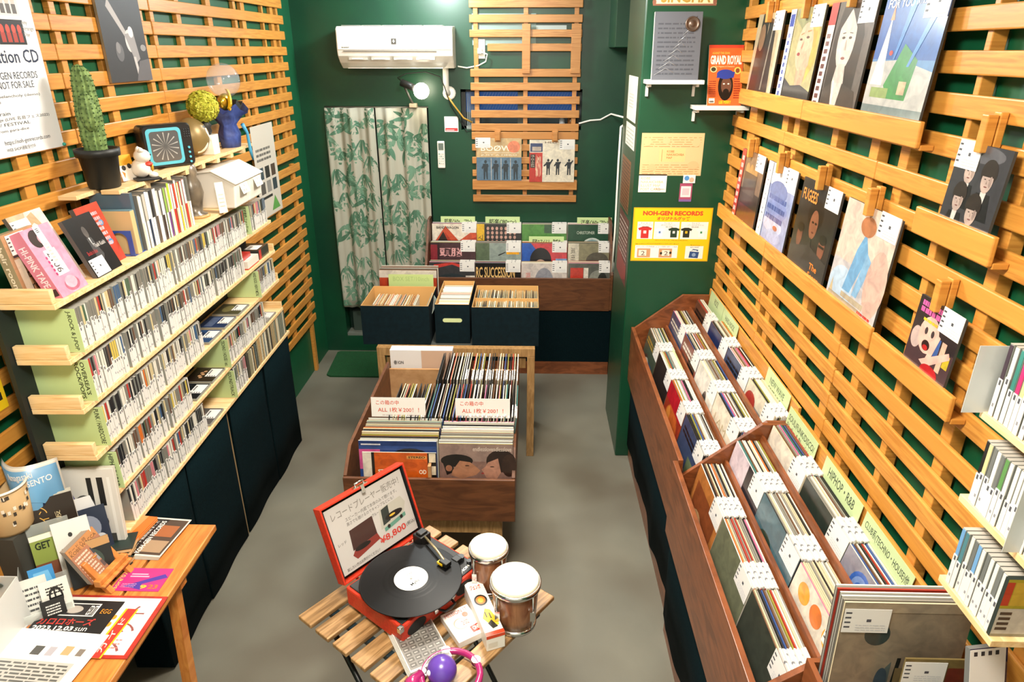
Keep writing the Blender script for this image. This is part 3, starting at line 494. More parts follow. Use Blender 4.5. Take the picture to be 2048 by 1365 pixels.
# curtain in the doorway with printed leaves
def cy(x, z): return 4.915 + .016*sin(x*46+.6*sin(z*2)) + .007*sin(x*103+1) + .012*(sin((z-.4)*1.4))*0
def curtain(x0, x1, z0, z1, seed, label, seg=56):
    rr = random.Random(seed); mb = MB(); cl = mat('#abaa9b', .85); vs = []; fs = []; nz = 16
    for j in range(nz+1):
        z = z0+(z1-z0)*j/nz
        for i in range(seg+1):
            x = x0+(x1-x0)*i/seg; vs.append((x, cy(x, z), z+(.01*sin(x*20) if j == 0 else 0)))
    for j in range(nz):
        for i in range(seg): a = j*(seg+1)+i; fs.append((a, a+1, a+seg+2, a+seg+1))
    mb.add(vs, fs, cl, True)
    greens = [mat('#547d66', .85), mat('#688c74', .85), mat('#476d56', .85)]
    def leaf(cx, cz, a, L, Wd, m, k=1):
        n = 7; vs = []; fs = []
        for i in range(n+1):
            s = i/n; w = Wd*sin(pi*min(1, s*.92+.05))**.8*(1-.3*s); px = cx+L*s*cos(a)-.12*L*sin(a)*s*s; pz = cz+L*s*sin(a)+.12*L*cos(a)*s*s
            for q in (-1, 0, 1):
                x = px-q*w*sin(a); z = pz+q*w*cos(a); x = min(max(x, x0+.001), x1-.001); z = min(max(z, z0+.012), z1-.001)
                vs.append((x, cy(x, z)-.0016-.0004*k, z))
        for i in range(n):
            if rr.random() < .12: continue
            fs += [(i*3, i*3+1, i*3+4, i*3+3), (i*3+1, i*3+2, i*3+5, i*3+4)]
        mb.add(vs, fs, m)
    k = 0
    for r_ in range(12):
        for c_ in range(3):
            cx = x0+(x1-x0)*(c_+.5*(r_ % 2)+rr.uniform(0, .35))/3.1; cz = z0+(z1-z0)*(r_+rr.uniform(.1, .8))/12; a0 = rr.uniform(0, 6.3); k += 1
            if rr.random() < .6:
                for i in range(7): leaf(cx, cz, a0+i*.62, rr.uniform(.07, .115), rr.uniform(.013, .019), rr.choice(greens), 1+(i+k) % 5)
            else:
                for i in range(8): leaf(cx+.004*i, cz, -pi/2-.5+i*.14+rr.uniform(-.1, .1), rr.uniform(.09, .14), .006, rr.choice(greens), 1+(i+k) % 5)
    o = mb.build('curtain'); sm = o.modifiers.new('cloth', 'SOLIDIFY'); sm.thickness = .0015; sm.offset = 1
    tag(o, label, 'curtain', 'leaf print curtains in the doorway')
curtain(-1.432, -1.090, .38, 1.835, 3, 'left leaf print curtain hanging in the doorway, beside the left wall')
curtain(-1.080, -.722, .38, 1.835, 5, 'right leaf print curtain hanging in the doorway, nearer the remote control')
tag(MB().tube([(-1.436, 4.94, 1.838), (-.714, 4.94, 1.838)], .006, mat('#8a8a80', .4, .5), 8).build('curtain_rod'), 'thin rod across the doorway top carrying the leaf curtains', 'curtain rod')
# records displayed on the back slats
def back_lp(x, z, base, items, label):
    t = empty('record_sleeve', frame((x, 4.868, z), (1, 0, 0), (0, .04, 1)), label, 'record', 'record sleeves on the back slats')
    card_mb(.314, .285, .005, base, items, edge='#a8a49a', rough=.3, coat=.5).build('cover', t); return t
def sil(cx, y, h, c, arm=0): return [('e', cx, y+h*.92, h*.07, h*.09, c), ('p', [(cx-h*.13, y+h*.82), (cx+h*.13, y+h*.82), (cx+h*.1, y+h*.4), (cx-h*.1, y+h*.4)], c), ('p', [(cx-h*.1, y+h*.42), (cx-h*.01, y+h*.42), (cx-h*.03, y), (cx-h*.1, y)], c), ('p', [(cx+h*.01, y+h*.42), (cx+h*.1, y+h*.42), (cx+h*.1, y), (cx+h*.04, y)], c),
    ('p', [(cx+h*.1, y+h*.8), (cx+h*.12*(1+arm), y+h*(.75+.3*arm)), (cx+h*.16*(1+arm), y+h*(.72+.3*arm)), (cx+h*.12, y+h*.65)], c), ('p', [(cx-h*.1, y+h*.8), (cx-h*(.2+.1*arm), y+h*(.6)), (cx-h*(.15+.1*arm), y+h*.52), (cx-h*.1, y+h*.65)], c)]
t = back_lp(-.384, 1.355, '#c9a978', [('r', .0, 0, 1, .55, '#55748c'), ('r', .32, 0, .012, .53, '#c8c0b0'), ('r', .54, 0, .012, .53, '#c8c0b0'), ('r', .75, 0, .012, .53, '#c8c0b0'), ('t', .1, .7, .8, .13, 'BOØWY', '#ece4d4', 0, .01), ('r', .1, .655, .85, .008, '#ece4d4'), ('t', .1, .585, .8, .035, 'JUST A HERO', '#ece4d4'), ('e', .83, .8, .14, .14, '#e0805c')]+sum([sil(x, .02, .46, '#22303a') for x in (.2, .43, .65, .87)], []), 'record sleeve lettered BOOWY with four dark figures, left one on the back slats')
price_tag(t, .314, .285, x=-.006); 
t = back_lp(-.015, 1.345, '#e3d8c2', [('r', 0, 0, .29, .7, '#c03028'), ('r', .02, .72, .27, .2, '#30406a'), ('r', .06, .74, .2, .1, '#b8a89a'), ('r', .02, .34, .11, .32, '#3a2c28'), ('t', .035, .36, .08, .28, 'ザ・ビートルズ', '#d8d0c0', -1), ('t', .14, .1, .12, .56, '4人はアイドル', '#f0e0c0', 0, .02), ('t', .34, .92, .3, .045, 'HELP', '#6a5a4a', 0, .02)]+sil(.42, .17, .38, '#16202c', .8)+sil(.63, .17, .38, '#16202c', .3)+sil(.88, .17, .38, '#16202c', .6), 'cream record sleeve with red band and three dark figures, right one on the back slats')
price_tag(t, .314, .285)
for x, w in ((-.235, 'left'), (.16, 'right')):
    q = empty('wooden_clip', (x, 4.888, 1.655), 'wooden clip above the %s sleeve on the back slats' % w, 'clip', 'wooden clips on the back slats')
    MB().box(-.021, .021, -.012, -.001, -.04, .045, SLATX).build('block', q, bevel=.002); MB().box(-.016, .016, -.026, -.013, -.03, .03, SLATX).build('jaw', q, bevel=.002)
# ================================================================ record stacks
SLV = {}; GEN = []
EDGES = [('white', '#dcd8cc', 6), ('cream', '#cdbf9e', 4), ('black', '#1b1a1a', 5), ('grey', '#8a867c', 4), ('brown', '#6a4a34', 2), ('red', '#a83a2c', 1), ('blue', '#33508a', 1), ('olive', '#8f8a3a', 1), ('pink', '#c8688c', .5), ('teal', '#2f6a68', .5), ('orange', '#cc6a2a', .5)]
def pick(rr): return rr.choices(EDGES, [e[2] for e in EDGES])[0]
def sleeve_mesh(edge, tagv, tg=True, w=.311, h=.311, t=.0036):
    k = (edge, tagv, tg, w, h)
    if k in SLV: return SLV[k]
    mb = MB(); c = mat('#4a4844', .4); mb.box(0, w, 0, h, -t, 0, c, top=mat(edge, .5), px=mat(edge, .5), front=mat(edge, .3, coat=.4))
    if tg:
        mb.box(w-.104, w-.001, h-.068, h+.002+.003*tagv, -t-.0003, .0006, WTAG)
        for i in range(3): mb.box(w-.102+.0, w-.096, h-.014-.016*i, h-.010-.016*i, .0006, .0011, mat('#55575e', .5))
        mb.box(w-.09+.025*tagv, w-.084+.025*tagv, h-.001, h+.0024+.003*tagv, -t-.0005, .0008, mat('#77797e', .5))
    SLV[k] = mb.mesh('record_sleeve'); return SLV[k]
def rand_cover(rr):
    bg = rr.choice(['#d9cfb8', '#2a2624', '#7a3a2a', '#3a4a6a', '#c8b070', '#4a5a4a', '#8a4a50', '#b8b4a8', '#23303a', '#5a3a2a']); o = []
    for i in range(rr.randint(4, 7)):
        c = rr.choice(['#c8a080', '#5a4038', '#e0d8c8', '#1a1818', '#a83a30', '#3a5a8a', '#c89040', '#6a7a5a', '#8a8480'])
        if rr.random() < .5: o.append(('e', rr.uniform(.2, .8), rr.uniform(.2, .8), rr.uniform(.06, .2), rr.uniform(.06, .2), c))
        else:
            x, y = rr.uniform(0, .6), rr.uniform(0, .6); o.append(('r', x, y, rr.uniform(.1, 1-x), rr.uniform(.05, .3), c))
    if rr.random() < .6: o += scribble(.08, .8, .55, .12, 2, rr.choice(['#e8e0d0', '#c8a040', '#201c1a']), rr.randint(0, 99))
    return bg, o
def stack(origin, right, up, n, pitch, rr, what, group, front=None, tg=True, w=.311, h=.311, jit=.004, name='record_sleeve', sub=1):
    """sleeves one behind another; the first faces the viewer. origin = lower left corner of the first"""
    M0 = frame(origin, right, up); back = -(M0.to_3x3() @ Vector((0, 0, 1))); hor = Vector((back.x, back.y, 0)).normalized()
    rt = M0.to_3x3() @ Vector((1, 0, 0))
    for i in range(n):
        nm, e, _ = pick(rr)
        fr = frame(Vector(origin)+hor*pitch*i+rt*rr.uniform(-.001, .003)+Vector((0, 0, rr.uniform(0, jit))), right, up)
        if i == 0 and front:
            base, items, lab = front if front != 'rand' else (*rand_cover(rr), None)
            t = empty('record_sleeve', fr, lab or 'front record sleeve of '+what, 'record', group)
            card_mb(w, h, .0036, base, items, edge=e, rough=.3, coat=.4).build('cover', t)
            if tg: price_tag(t, w, h)
            continue
        o = link(name, sleeve_mesh(e, i % 3, tg, w, h), M=fr)
        GEN.append(o); tag(o, '%s-edged sleeve, %s' % (nm, what), 'record', group+', '+nm+' edges')
# ---- right bins
XF = .567
PENT2 = [(XF, .505), (XF, .75), (.590, .770), (.847, .985), (.945, .985), (.945, .505)]
PENT = [(XF, .505), (XF, .822), (.807, 1.012), (.945, 1.012), (.945, .505)]
NDX = -.022
def bin_right(y0, y1, label, far):
    t = empty('record_bin', (0 if far == 1 else NDX, y0, 0), label, 'record bin', 'brown stepped record bins along the right wall'); L = y1-y0
    MB().box(XF-.018, XF, 0, L, .505, .822, BROWN).build('front_board', t, bevel=.002)
    for a, pp in ((0, PENT2 if far == 1 else PENT), (L-.016, PENT if far == 1 else PENT2)): MB().prism(pp, a, a+.016, BROWN).build('end_board', t, bevel=.0015)
    for i, (xb, zb, xt, zt) in enumerate(((.670, .52, .731, .84), (.785, .62, .846, .945))): MB().prism([(xb, zb), (xt, zt), (xt+.009, zt), (xb+.009, zb)], .017, L-.017, BROWN).build('partition', t)
    MB().box(.947, .957, 0, L, .505, 1.045, SLAT).build('back_rail', t, bevel=.001)
    for i, (x0, x1, z) in enumerate(((XF, .69, .515), (.69, .80, .60), (.80, .945, .71))): MB().box(x0+.001, x1, .017, L-.017, z-.01, z, BROWN).build('floor_board', t)
    MB().box(XF+.03, .95, .02, L-.02, .09, .50, mat('#15100c', .9)).build('carcass', t)
    MB().box(XF+.018, XF+.03, 0, L, 0, .11, BROWN).build('base_board', t)
    vs = []; fs = []; n = 60
    for i in range(n+1):
        y = L*i/n
        for j, z in enumerate((.51, .3, .09+.022*sin(y*9+far)+.012*sin(y*23))): vs.append((XF+.004+.006*j*abs(sin(y*7)), y, z))
    for i in range(n):
        for j in range(2): a = i*3+j; fs.append((a, a+3, a+4, a+1))
    o = MB().add(vs, fs, NAVY, True).build('cloth_skirt', t); sm = o.modifiers.new('cloth', 'SOLIDIFY'); sm.thickness = .002
bin_right(2.137, 3.444, 'far brown stepped record bin on the right, reaching the green column', 1)
bin_right(1.158, 2.135, 'near brown stepped record bin on the right, before the low slats', 4)
rr = random.Random(21)
TIERS = [('front tier', .586, .518), ('middle tier', .703, .618), ('back tier', .822, .682)]
A11 = (sin(R(11)), 0, cos(R(11)))
D = {(1, 0, 2): ('#a03a24', [('e', .5, .45, .4, .35, '#c8642c'), ('p', [(0, 0), (1, 0), (.7, .4), (.2, .3)], '#7a2018'), ('r', .0, .75, .9, .25, '#b81e2c'), ('e', .3, .6, .1, .12, '#e09040')], None),
     (1, 1, 3): ('#ddd2bc', [('e', .45, .25, .1, .13, '#8a7a68'), ('e', .5, .5, .2, .12, '#c8bca4'), ('t', .15, .7, .5, .1, 'I AM', '#a89878')], 'cream record sleeve with a faint drawing, front of the middle tier at the divider board'),
     (1, 1, 2): ('#dcd8cc', [('e', .3, .4, .15, .3, '#2a2a2a'), ('e', .6, .6, .1, .2, '#3a3a38'), ('p', [(.1, .1), (.5, .05), (.4, .5)], '#1c1c1c')], None),
     (1, 2, 1): ('#23305a', [('e', .42, .42, .22, .3, '#c83030'), ('e', .55, .3, .18, .2, '#d03a30')], 'navy sleeve with a red shape, back tier of the far right bin'),
     (0, 0, 0): ('#b8743a', [('r', .1, .55, .8, .3, '#8a4a28'), ('e', .4, .35, .25, .25, '#c8a070'), ('r', .05, .05, .5, .2, '#7a2c20')], None),
     (0, 0, 1): ('#6a7058', [('r', 0, 0, 1, 1, '#70755c')], 'plain grey-green record sleeve, front tier of the near right bin'),
     (0, 0, 2): ('#3a4038', [('r', 0, 0, 1, 1, '#3c4239')], 'plain dark green-grey record sleeve, front tier at the near end of the right bin'),
     (0, 1, 0): ('#2a2a30', [('r', 0, .6, .5, .4, '#d8c8d0'), ('p', [(.5, .2), (.6, .6), (.7, .2)], '#c8a030'), ('e', .5, .5, .3, .2, '#4a4a58')], None),
     (0, 1, 1): ('#4a6a74', [('e', .35, .6, .2, .15, '#2a3a30'), ('e', .5, .3, .3, .2, '#7a4a2a'), ('r', .7, .1, .2, .4, '#d8642c')], None),
     (0, 1, 2): ('#ddd5c4', [('e', .22+.26*i, .85-.25*j, .105, .09, '#e8a01e' if (i+j) % 2 == 0 else '#d8701e') for i in range(3) for j in range(4)], 'pale sleeve with orange and yellow dots, middle tier of the near right bin'),
     (0, 2, 0): ('#e0d6c4', [('e', .35, .5, .16, .22, '#8a6a50'), ('e', .35, .66, .1, .12, '#3a2a24'), ('r', .3, .2, .12, .5, '#5a5048'), ('t', .55, .1, .35, .2, 'Dale', '#b8302c', 0, .02)], None),
     (0, 2, 1): ('#2a332c', [('p', [(.05+.16*i, .15), (.1+.16*i, .75), (.16+.16*i, .7), (.14+.16*i, .1)], '#7a9a80') for i in range(5)]+[('e', .4, .4, .35, .12, '#5a7a64')], 'dark sleeve with pale green dripping lettering, back tier of the near right bin'),
     (0, 2, 2): ('#8f8c98', [('e', .35, .78, .17, .17, '#3a66b8'), ('e', .35, .78, .13, .13, '#7a96cc'), ('e', .35, .78, .08, .08, '#3a66b8'), ('p', [(0, .3), (1, .1), (1, .2), (0, .45)], '#a8a4b0')], 'grey sleeve with a round blue seal, back tier nearest the camera')}
POS = {1: ['nearest the green column', 'second from the column', 'second from the divider', 'against the divider'], 0: ['just past the divider', 'in the centre', 'at the near end']}
for bi, (ytop, n) in enumerate(((2.112, 3), (3.424, 4))):
    for g in range(n):
        pit = .3125 if bi == 0 else .3155
        for ti, (nm, x, z) in enumerate(TIERS):
            cnt = 13 if ti < 2 else 10
            if bi == 1 and ti == 2 and g == 0: cnt = 6
            y = ytop-g*pit
            what = '%s of the %s right bin, %s' % (nm, 'far' if bi else 'near', POS[bi][g])
            ft = D.get((bi, ti, g), 'rand')
            if ft != 'rand' and ft[2] is None: ft = (ft[0], ft[1], 'front record sleeve of '+what)
            ww = .3095 if bi == 0 else .312
            stack((x+(NDX if bi == 0 else 0), y, z), (0, -1, 0), A11, cnt, .0060, rr, what, 'records in '+what, ft, w=ww, h=.311)
# green section cards at the back of the right bins
def gcard(y, text, label, x=.919, z=.83, w=.253, top=1.052, g='green section cards of the right bins'):
    if y < 2.15: x -= .026
    card('section_card', frame((x, y, z), (0, -1, 0), (.12, 0, 1)), w, top-z, .0012, '#bccf9a', [('t', .5-.45*min(1, len(max(text.split('\n'), key=len))/13), 1-.17*len(text.split('\n'))-.04, .9*min(1, len(max(text.split('\n'), key=len))/13), .14*len(text.split('\n')), text, '#3a4a34', 0, .01)] if text else [], label, 'section card', g, rough=.3, coat=.3)
gcard(3.40, 'ROCK', 'green section card at the far end of the right bins beside the column')
gcard(3.140, 'HARD ROCK\nPOST ROCK', 'green section card lettered HARD ROCK, second from the green column', x=.918)
gcard(2.466, 'NEW WAVE\nPOST ROCK', 'green section card lettered NEW WAVE POST ROCK before the divider board')
gcard(2.141, 'SOUL/FUNK/DISCO/\nRhythm & Blues/etc...', 'green section card lettered SOUL/FUNK/DISCO just past the divider board')
gcard(1.821, 'HIPHOP・R&B', 'green section card lettered HIPHOP R&B on the near right bin')
gcard(1.546, 'CLUB系(TECHNO・HOUSE)他', 'green section card lettered CLUB TECHNO HOUSE at the near end')
card('section_card', frame((.664, 3.13, .60), (0, -1, 0), (.2, 0, 1)), .25, .245, .0012, '#bccf9a', [], 'blank green divider card standing in the front tier of the far right bin', 'section card', 'green section cards of the right bins', rough=.3)
# ---- back bin
t = empty('record_bin', (-.07, 4.56, 0), 'brown stepped record bin with dark cloth front along the back wall', 'record bin')
PB = [(-.02, .505), (-.02, .765), (.24, 1.09), (.35, 1.09), (.35, .505)]
for x in (-.668, .628): MB().prism(PB, x, x+.016, BROWN2, axis='x').build('end_board', t, bevel=.001)  # end and front boards take the darker brown as painted shade
MB().box(-.652, .628, -.02, -.002, .50, .738, BROWN2).build('front_board', t, bevel=.002)
for y, z in ((.12, .80), (.23, .90)): MB().box(-.652, .628, y-.03, y-.02, .52, z, BROWN).build('partition', t)
MB().box(-.652, .628, 0, .35, .49, .502, BROWN).build('floor_board', t)
MB().box(-.65, .63, .02, .34, .02, .49, mat('#15100c', .9)).build('carcass', t)
MB().box(-.668, .644, -.012, .0, .10, .50, NAVY).build('cloth_skirt', t); MB().box(-.668, .644, -.012, .006, 0, .10, BROWN).build('base_board', t)
BC = {(2, 0): ('#c84a28', [('p', [(0, .5), (.3, .95), (.6, .6), (1, .9), (1, 1), (0, 1)], '#e8dcc8'), ('p', [(0, .3), (.3, .8), (.5, .5), (1, .7), (1, 0), (0, 0)], '#a83420'), ('p', [(0, .4), (.25, .82), (.4, .5)], '#2a1c18'), ('t', .1, .88, .5, .06, 'BAND WAGON', '#2a2420', 0, .03)], 'orange-red BAND WAGON record sleeve, top tier left end'),
      (2, 1): ('#1e1c1e', [('r', .0, 0, .17, 1, '#e0b020'), ('t', .03, .35, .11, .4, 'マルコ', '#2a1c14', -1)]+[('e', .25+.1*i, .9-.1*j, .03, .04, '#c89888') for i in range(7) for j in range(6)], 'dark sleeve covered in tiny faces with a yellow band, top tier'),
      (2, 2): ('#4f8a3c', [('e', .7, .9, .12, .1, '#e8e8e0'), ('r', .5, .8, .5, .2, '#3a5a40')], 'green record sleeve, top tier third from the left'),
      (2, 3): ('#1f4a34', [('t', .2, .78, .4, .07, 'CHRISTOPHER', '#c8d0c0'), ('e', .55, .45, .25, .25, '#c8d0c8'), ('e', .55, .45, .21, .21, '#8aa8a8')], 'dark green CHRISTOPHER record sleeve, top tier right end'),
      (1, 0): ('#3a2428', [('r', 0, .55, .15, .4, '#8a2a34'), ('r', .2, .5, .8, .5, '#4a3034'), ('t', .2, .68, .5, .2, '頭脳', '#d8a0a0', 0, .02)], 'dark maroon sleeve with large pale characters, middle tier left end'),
      (1, 1): ('#8f9c94', [('r', .0, .6, .3, .4, '#5a6a50'), ('r', .68, .74, .28, .18, '#f0a81e'), ('t', .7, .86, .22, .04, 'LIMITED EDITION', '#c8302c'), ('p', [(.5, .7), (.66, .78), (.66, .8), (.5, .73)], '#202020')], 'grey sleeve with a yellow LIMITED EDITION sticker, middle tier'),
      (1, 2): ('#2a5ab0', [('p', [(.2, 1), (1, 1), (1, .5), (.6, .5)], '#c84048'), ('e', .42, .6, .24, .3, '#1c1a20'), ('e', .42, .45, .15, .18, '#c8a08a'), ('r', .75, .3, .25, .35, '#7aa0c8')], 'blue and red sleeve with a dark-haired head, middle tier'),
      (1, 3): ('#8a8468', [('r', 0, 0, .24, 1, '#d8cfb8'), ('t', .06, .3, .1, .6, '風街の音', '#3a342c', -1), ('e', .65, .6, .25, .2, '#5a5448')], 'faded olive sleeve with a cream band, middle tier right end'),
      (0, 0): ('#3a3a3c', [('p', [(.1, .85), (.5, .95), (.9, .8), (.9, .9), (.5, 1), (.1, .95)], '#c84038'), ('e', .5, .5, .4, .25, '#2a3438'), ('r', .8, .2, .2, .5, '#d8cfc0')], 'dark sleeve under a red arch of lettering, front tier left end'),
      (0, 1): ('#171513', [('t', .02, .66, .85, .25, 'RC SUCCESSION', '#d8b070', 0, .02)], 'black sleeve lettered RC SUCCESSION, front tier of the back bin'),
      (0, 2): ('#cfc4bc', [('e', .5, .5, .22, .4, '#8f9098'), ('t', .1, .5, .1, .3, '菩薩', '#c86a60', -1)], 'pale grey sleeve with a soft grey figure, front tier of the back bin'),
      (0, 3): ('#5a5c54', [('r', .05, .1, .28, .8, '#c03a2c'), ('t', .1, .2, .16, .35, 'ジョ', '#f0e8d8', 0, .03), ('r', .34, .1, .1, .8, '#e0d8c8'), ('e', .65, .6, .2, .25, '#8a8c80'), ('e', .75, .5, .12, .3, '#2a2c28')], 'grey sleeve with a bold red band, front tier right end')}
rr = random.Random(5)
TB = [('front tier', 4.585, .512), ('middle tier', 4.70, .625), ('top tier', 4.81, .735)]
for ti, (nm, y, z) in enumerate(TB):
    for c in range(4):
        base, items, lab = BC[(ti, c)]; x = -.720+.3285*c+(.004 if c == 0 else 0)
        what = '%s of the back bin, %s' % (nm, ('left end', 'second from left', 'third from left', 'right end')[c])
        stack((x, y, z), (1, 0, 0), (0, .14, 1), 7, .0095, rr, what, 'records in '+what, (base, items, lab.replace('tier', 'tier of the back bin') if 'back bin' not in lab else lab), h=.311, w=.322)
def bcard(x, y, z, w, h, text, label):
    card('section_card', frame((x, y, z), (1, 0, 0), (0, .1, 1)), w, h, .0012, '#c3d89a', [('t', .1, .58 if h > .1 else .3, .8, .3 if h > .1 else .5, text, '#2c3a28', 0, .02)], label, 'section card', 'green section cards of the back bin', rough=.3)
bcard(-.655, 4.885, .95, .25, .14, "邦楽('60s、'70s)", 'green card reading 60s 70s at the left end of the back bin')
bcard(-.330, 4.885, .95, .25, .14, "邦楽('80s〜)", 'green card reading 80s, second on the back bin')
bcard(.335, 4.885, .95, .25, .138, "洋楽('60s,'70s)", 'green card reading 60s 70s at the right end of the back bin')
bcard(-.012, 4.775, .88, .25, .095, '昭和のアイドル・歌謡曲', 'green card lettered with idol songs between top and middle tiers')
# ================================================================ centre: record crate, bench, boxes
t = empty('record_crate', (-.398, 2.30, 0), 'dark plywood record crate in the middle of the floor, open to the top', 'record crate')
MB().box(-.352, .346, 0, .014, .405, .608, BROWN2).build('front_board', t, bevel=.002)
SP = [(.014, .405), (.014, .612), (.12, .69), (.94, .69), (.94, .405)]
for x in (-.352, .332): MB().prism(SP, x, x+.014, BROWN2, axis='x').build('side_board', t, bevel=.001)
MB().box(-.338, .332, .926, .94, .405, .655, PLYIN).build('back_board', t); MB().box(-.338, .332, .014, .926, .405, .417, BROWN2).build('floor_board', t)
MB().box(-.006, .006, .014, .56, .417, .66, PLYIN).build('divider', t)
t = empty('crate_stand', (-.398, 2.30, 0), 'low wooden stand carrying the plywood record crate', 'stand')
for x in (-.30, .20):
    MB().box(x, x+.09, .06, .10, 0, .40, OAK).build('leg', t); MB().box(x, x+.09, .80, .84, 0, .40, OAK).build('leg', t)
    MB().box(x+.02, x+.07, .10, .80, .34, .40, OAK).build('rail', t)
MB().box(-.30, .29, .058, .07, .30, .39, OAK).build('apron', t)
rr = random.Random(31)
w30 = .30
FR = ('#d9601a', [('r', 0, 0, .12, 1, '#e8e0d0'), ('r', .12, 0, .04, 1, '#1a1614'), ('r', .88, 0, .12, 1, '#1a1614')]+[('r', .9, .05+.2*i, .09, .14, '#e8dcc0') for i in range(5)]+[('t', .2, .66, .3, .07, 'STEREO', '#f0e4d0', 0, .03), ('t', .76, .66, .1, .07, 'OD', '#f0e4d0', 0, .03), ('r', .6, .9, .27, .05, '#e8a050'), ('t', .62, .91, .23, .035, 'STEREO', '#2a1a10', 0, .03), ('e', .35, .84, .12, .06, '#c85412'), ('e', .6, .8, .14, .06, '#c85412'), ('e', .4, .55, .12, .1, '#c04c10')], 'orange STEREO record sleeve at the front left of the plywood crate')
t = empty('record_sleeve', frame((-.672, 2.322, .42), (1, 0, 0), (0, .08, 1)), FR[2], 'record', 'front left stack of the plywood crate')
card_mb(.30, .285, .004, FR[0], FR[1], edge='#cfc8b8', rough=.3, coat=.5).build('cover', t)
SG = 'the %s stack of the plywood crate, behind the price sign side'
stack((-.688, 2.332, .425), (1, 0, 0), (0, .10, 1), 22, .0088, rr, 'the left front stack of the plywood crate', 'records in the left front stack of the crate',
      ('#2c4a8a', [('r', 0, .6, .27, .28, '#d85a98'), ('e', .17, .76, .07, .07, '#f0d8e0'), ('r', 0, .93, 1, .07, '#1e3870'), ('e', .66, .76, .26, .14, '#1a1c26'), ('p', [(.4, .7), (.9, .7), (.95, .55), (.36, .55)], '#1a1c26'), ('e', .66, .66, .16, .13, '#c8a898'), ('r', .03, .94, .25, .02, '#d8d8e0')], 'blue sleeve with a dark-haired woman and pink square, behind the orange one'), tg=False, h=.318, w=.318, jit=.012)
stack((-.362, 2.324, .42), (1, 0, 0), (0, .08, 1), 23, .0088, rr, 'the right front stack of the plywood crate', 'records in the right front stack of the crate',
      ('#8a6a60', [('r', 0, .75, 1, .25, '#9a8278'), ('e', .24, .76, .22, .09, '#1d1817'), ('p', [(.05, .72), (.18, .8), (.2, .6), (.1, .55)], '#1d1817'), ('p', [(.18, .62), (.28, .76), (.42, .74), (.5, .68), (.56, .62), (.5, .56), (.3, .5), (.16, .55)], '#b07c5e'), ('e', .13, .65, .045, .045, '#a06a50'), ('e', .38, .69, .03, .008, '#3a241c'), ('e', .84, .76, .2, .16, '#2a1c19'), ('p', [(.66, .74), (.8, .8), (.84, .6), (.78, .5), (.64, .52), (.6, .6), (.575, .64), (.63, .68)], '#b88670'), ('e', .72, .68, .03, .008, '#3a241c'), ('e', .59, .585, .02, .012, '#a03c38'), ('e', .95, .7, .1, .16, '#38261f'), ('r', 0, 0, 1, .5, '#5a4038'), ('t', .46, .9, .52, .06, 'endlesslovendlesslove', '#dcd0c4')], 'brown sleeve of two faces about to kiss, lettered endlesslove, front right of the crate'), tg=False, h=.318, w=.298, jit=.01)
# edge-on rows behind (sleeves standing along the depth of the crate)
def edge_row(x0, x1, yfar, z, n, what, tagged, lean=.10):
    for i in range(n):
        nm, e, _ = pick(rr); x = x0+(x1-x0)*i/(n-1); hh = .311+rr.uniform(-.006, .004)
        fr = frame((x, yfar-rr.uniform(0, .012), z), (0, -1, 0), (lean+rr.uniform(-.02, .02), 0, 1))
        if i == 0:
            tq = empty('record_sleeve', fr, 'first sleeve at the left end of '+what, 'record', 'records in '+what); bg, it = rand_cover(rr)
            card_mb(.311, .311, .0036, bg, it, edge=e, rough=.3, coat=.4).build('cover', tq); continue
        tg = tagged(x)
        oo = link('record_sleeve', sleeve_mesh(e, i % 3, tg), M=fr); GEN.append(oo); tag(oo, '%s-edged sleeve %sin %s' % (nm, 'with a white tag ' if tg else '', what), 'record', 'records in '+what+(', tagged ' if tg else ', ')+nm)
edge_row(-.625, -.085, 2.850, .455, 52, 'the middle row of the plywood crate', lambda x: x > -.3)
edge_row(-.475, -.095, 3.195, .460, 40, 'the rear row of the plywood crate', lambda x: x > -.33)
for x, lab in ((-.672, 'left'), (-.312, 'right')):
    card('price_sign', frame((x, 2.545, .755), (1, 0, 0), (0, .12, 1)), .232, .088, .001, '#ecebe8', [('t', .09, .62, .42, .24, 'この箱の中', '#d04a2c', 0, .01), ('t', .12, .24, .76, .26, 'ALL 1枚￥200！！', '#d04a2c', 0, .01), *scribble(.2, .07, .7, .1, 1, '#c8b8b4', 4, .4)],
         'white price sign reading ALL 200 yen over the %s stack of the crate' % lab, 'price sign', 'price signs of the plywood crate', rough=.25, coat=.3)
t = empty('carton', (-.735, 3.265, .447), 'white carton lettered Vinyl Transport behind the plywood crate', 'carton')
art(MB().box(0, .33, 0, .06, 0, .30, mat('#dcd8d6', .5)), [('r', .5, .4, .5, .6, '#c8a890'), ('r', .72, .3, .28, .35, '#1e2226'), ('t', .05, .72, .16, .09, '✳ION', '#4a4a4c', 0, .02), ('t', .06, .52, .44, .12, 'Vinyl Transport', '#3a3a3c'), ('t', .06, .4, .3, .05, 'Vinyl carry case for records', '#6a6a6c'), ('t', .86, .72, .1, .04, 'Orca', '#c8503c')], .33, .30, 0, frame((0, -.0004, 0), (1, 0, 0), (0, 0, 1))).build('box', t)
MB().box(.02, .31, .02, .08, -.447, 0, mat('#2a2018', .8)).build('pad', t)
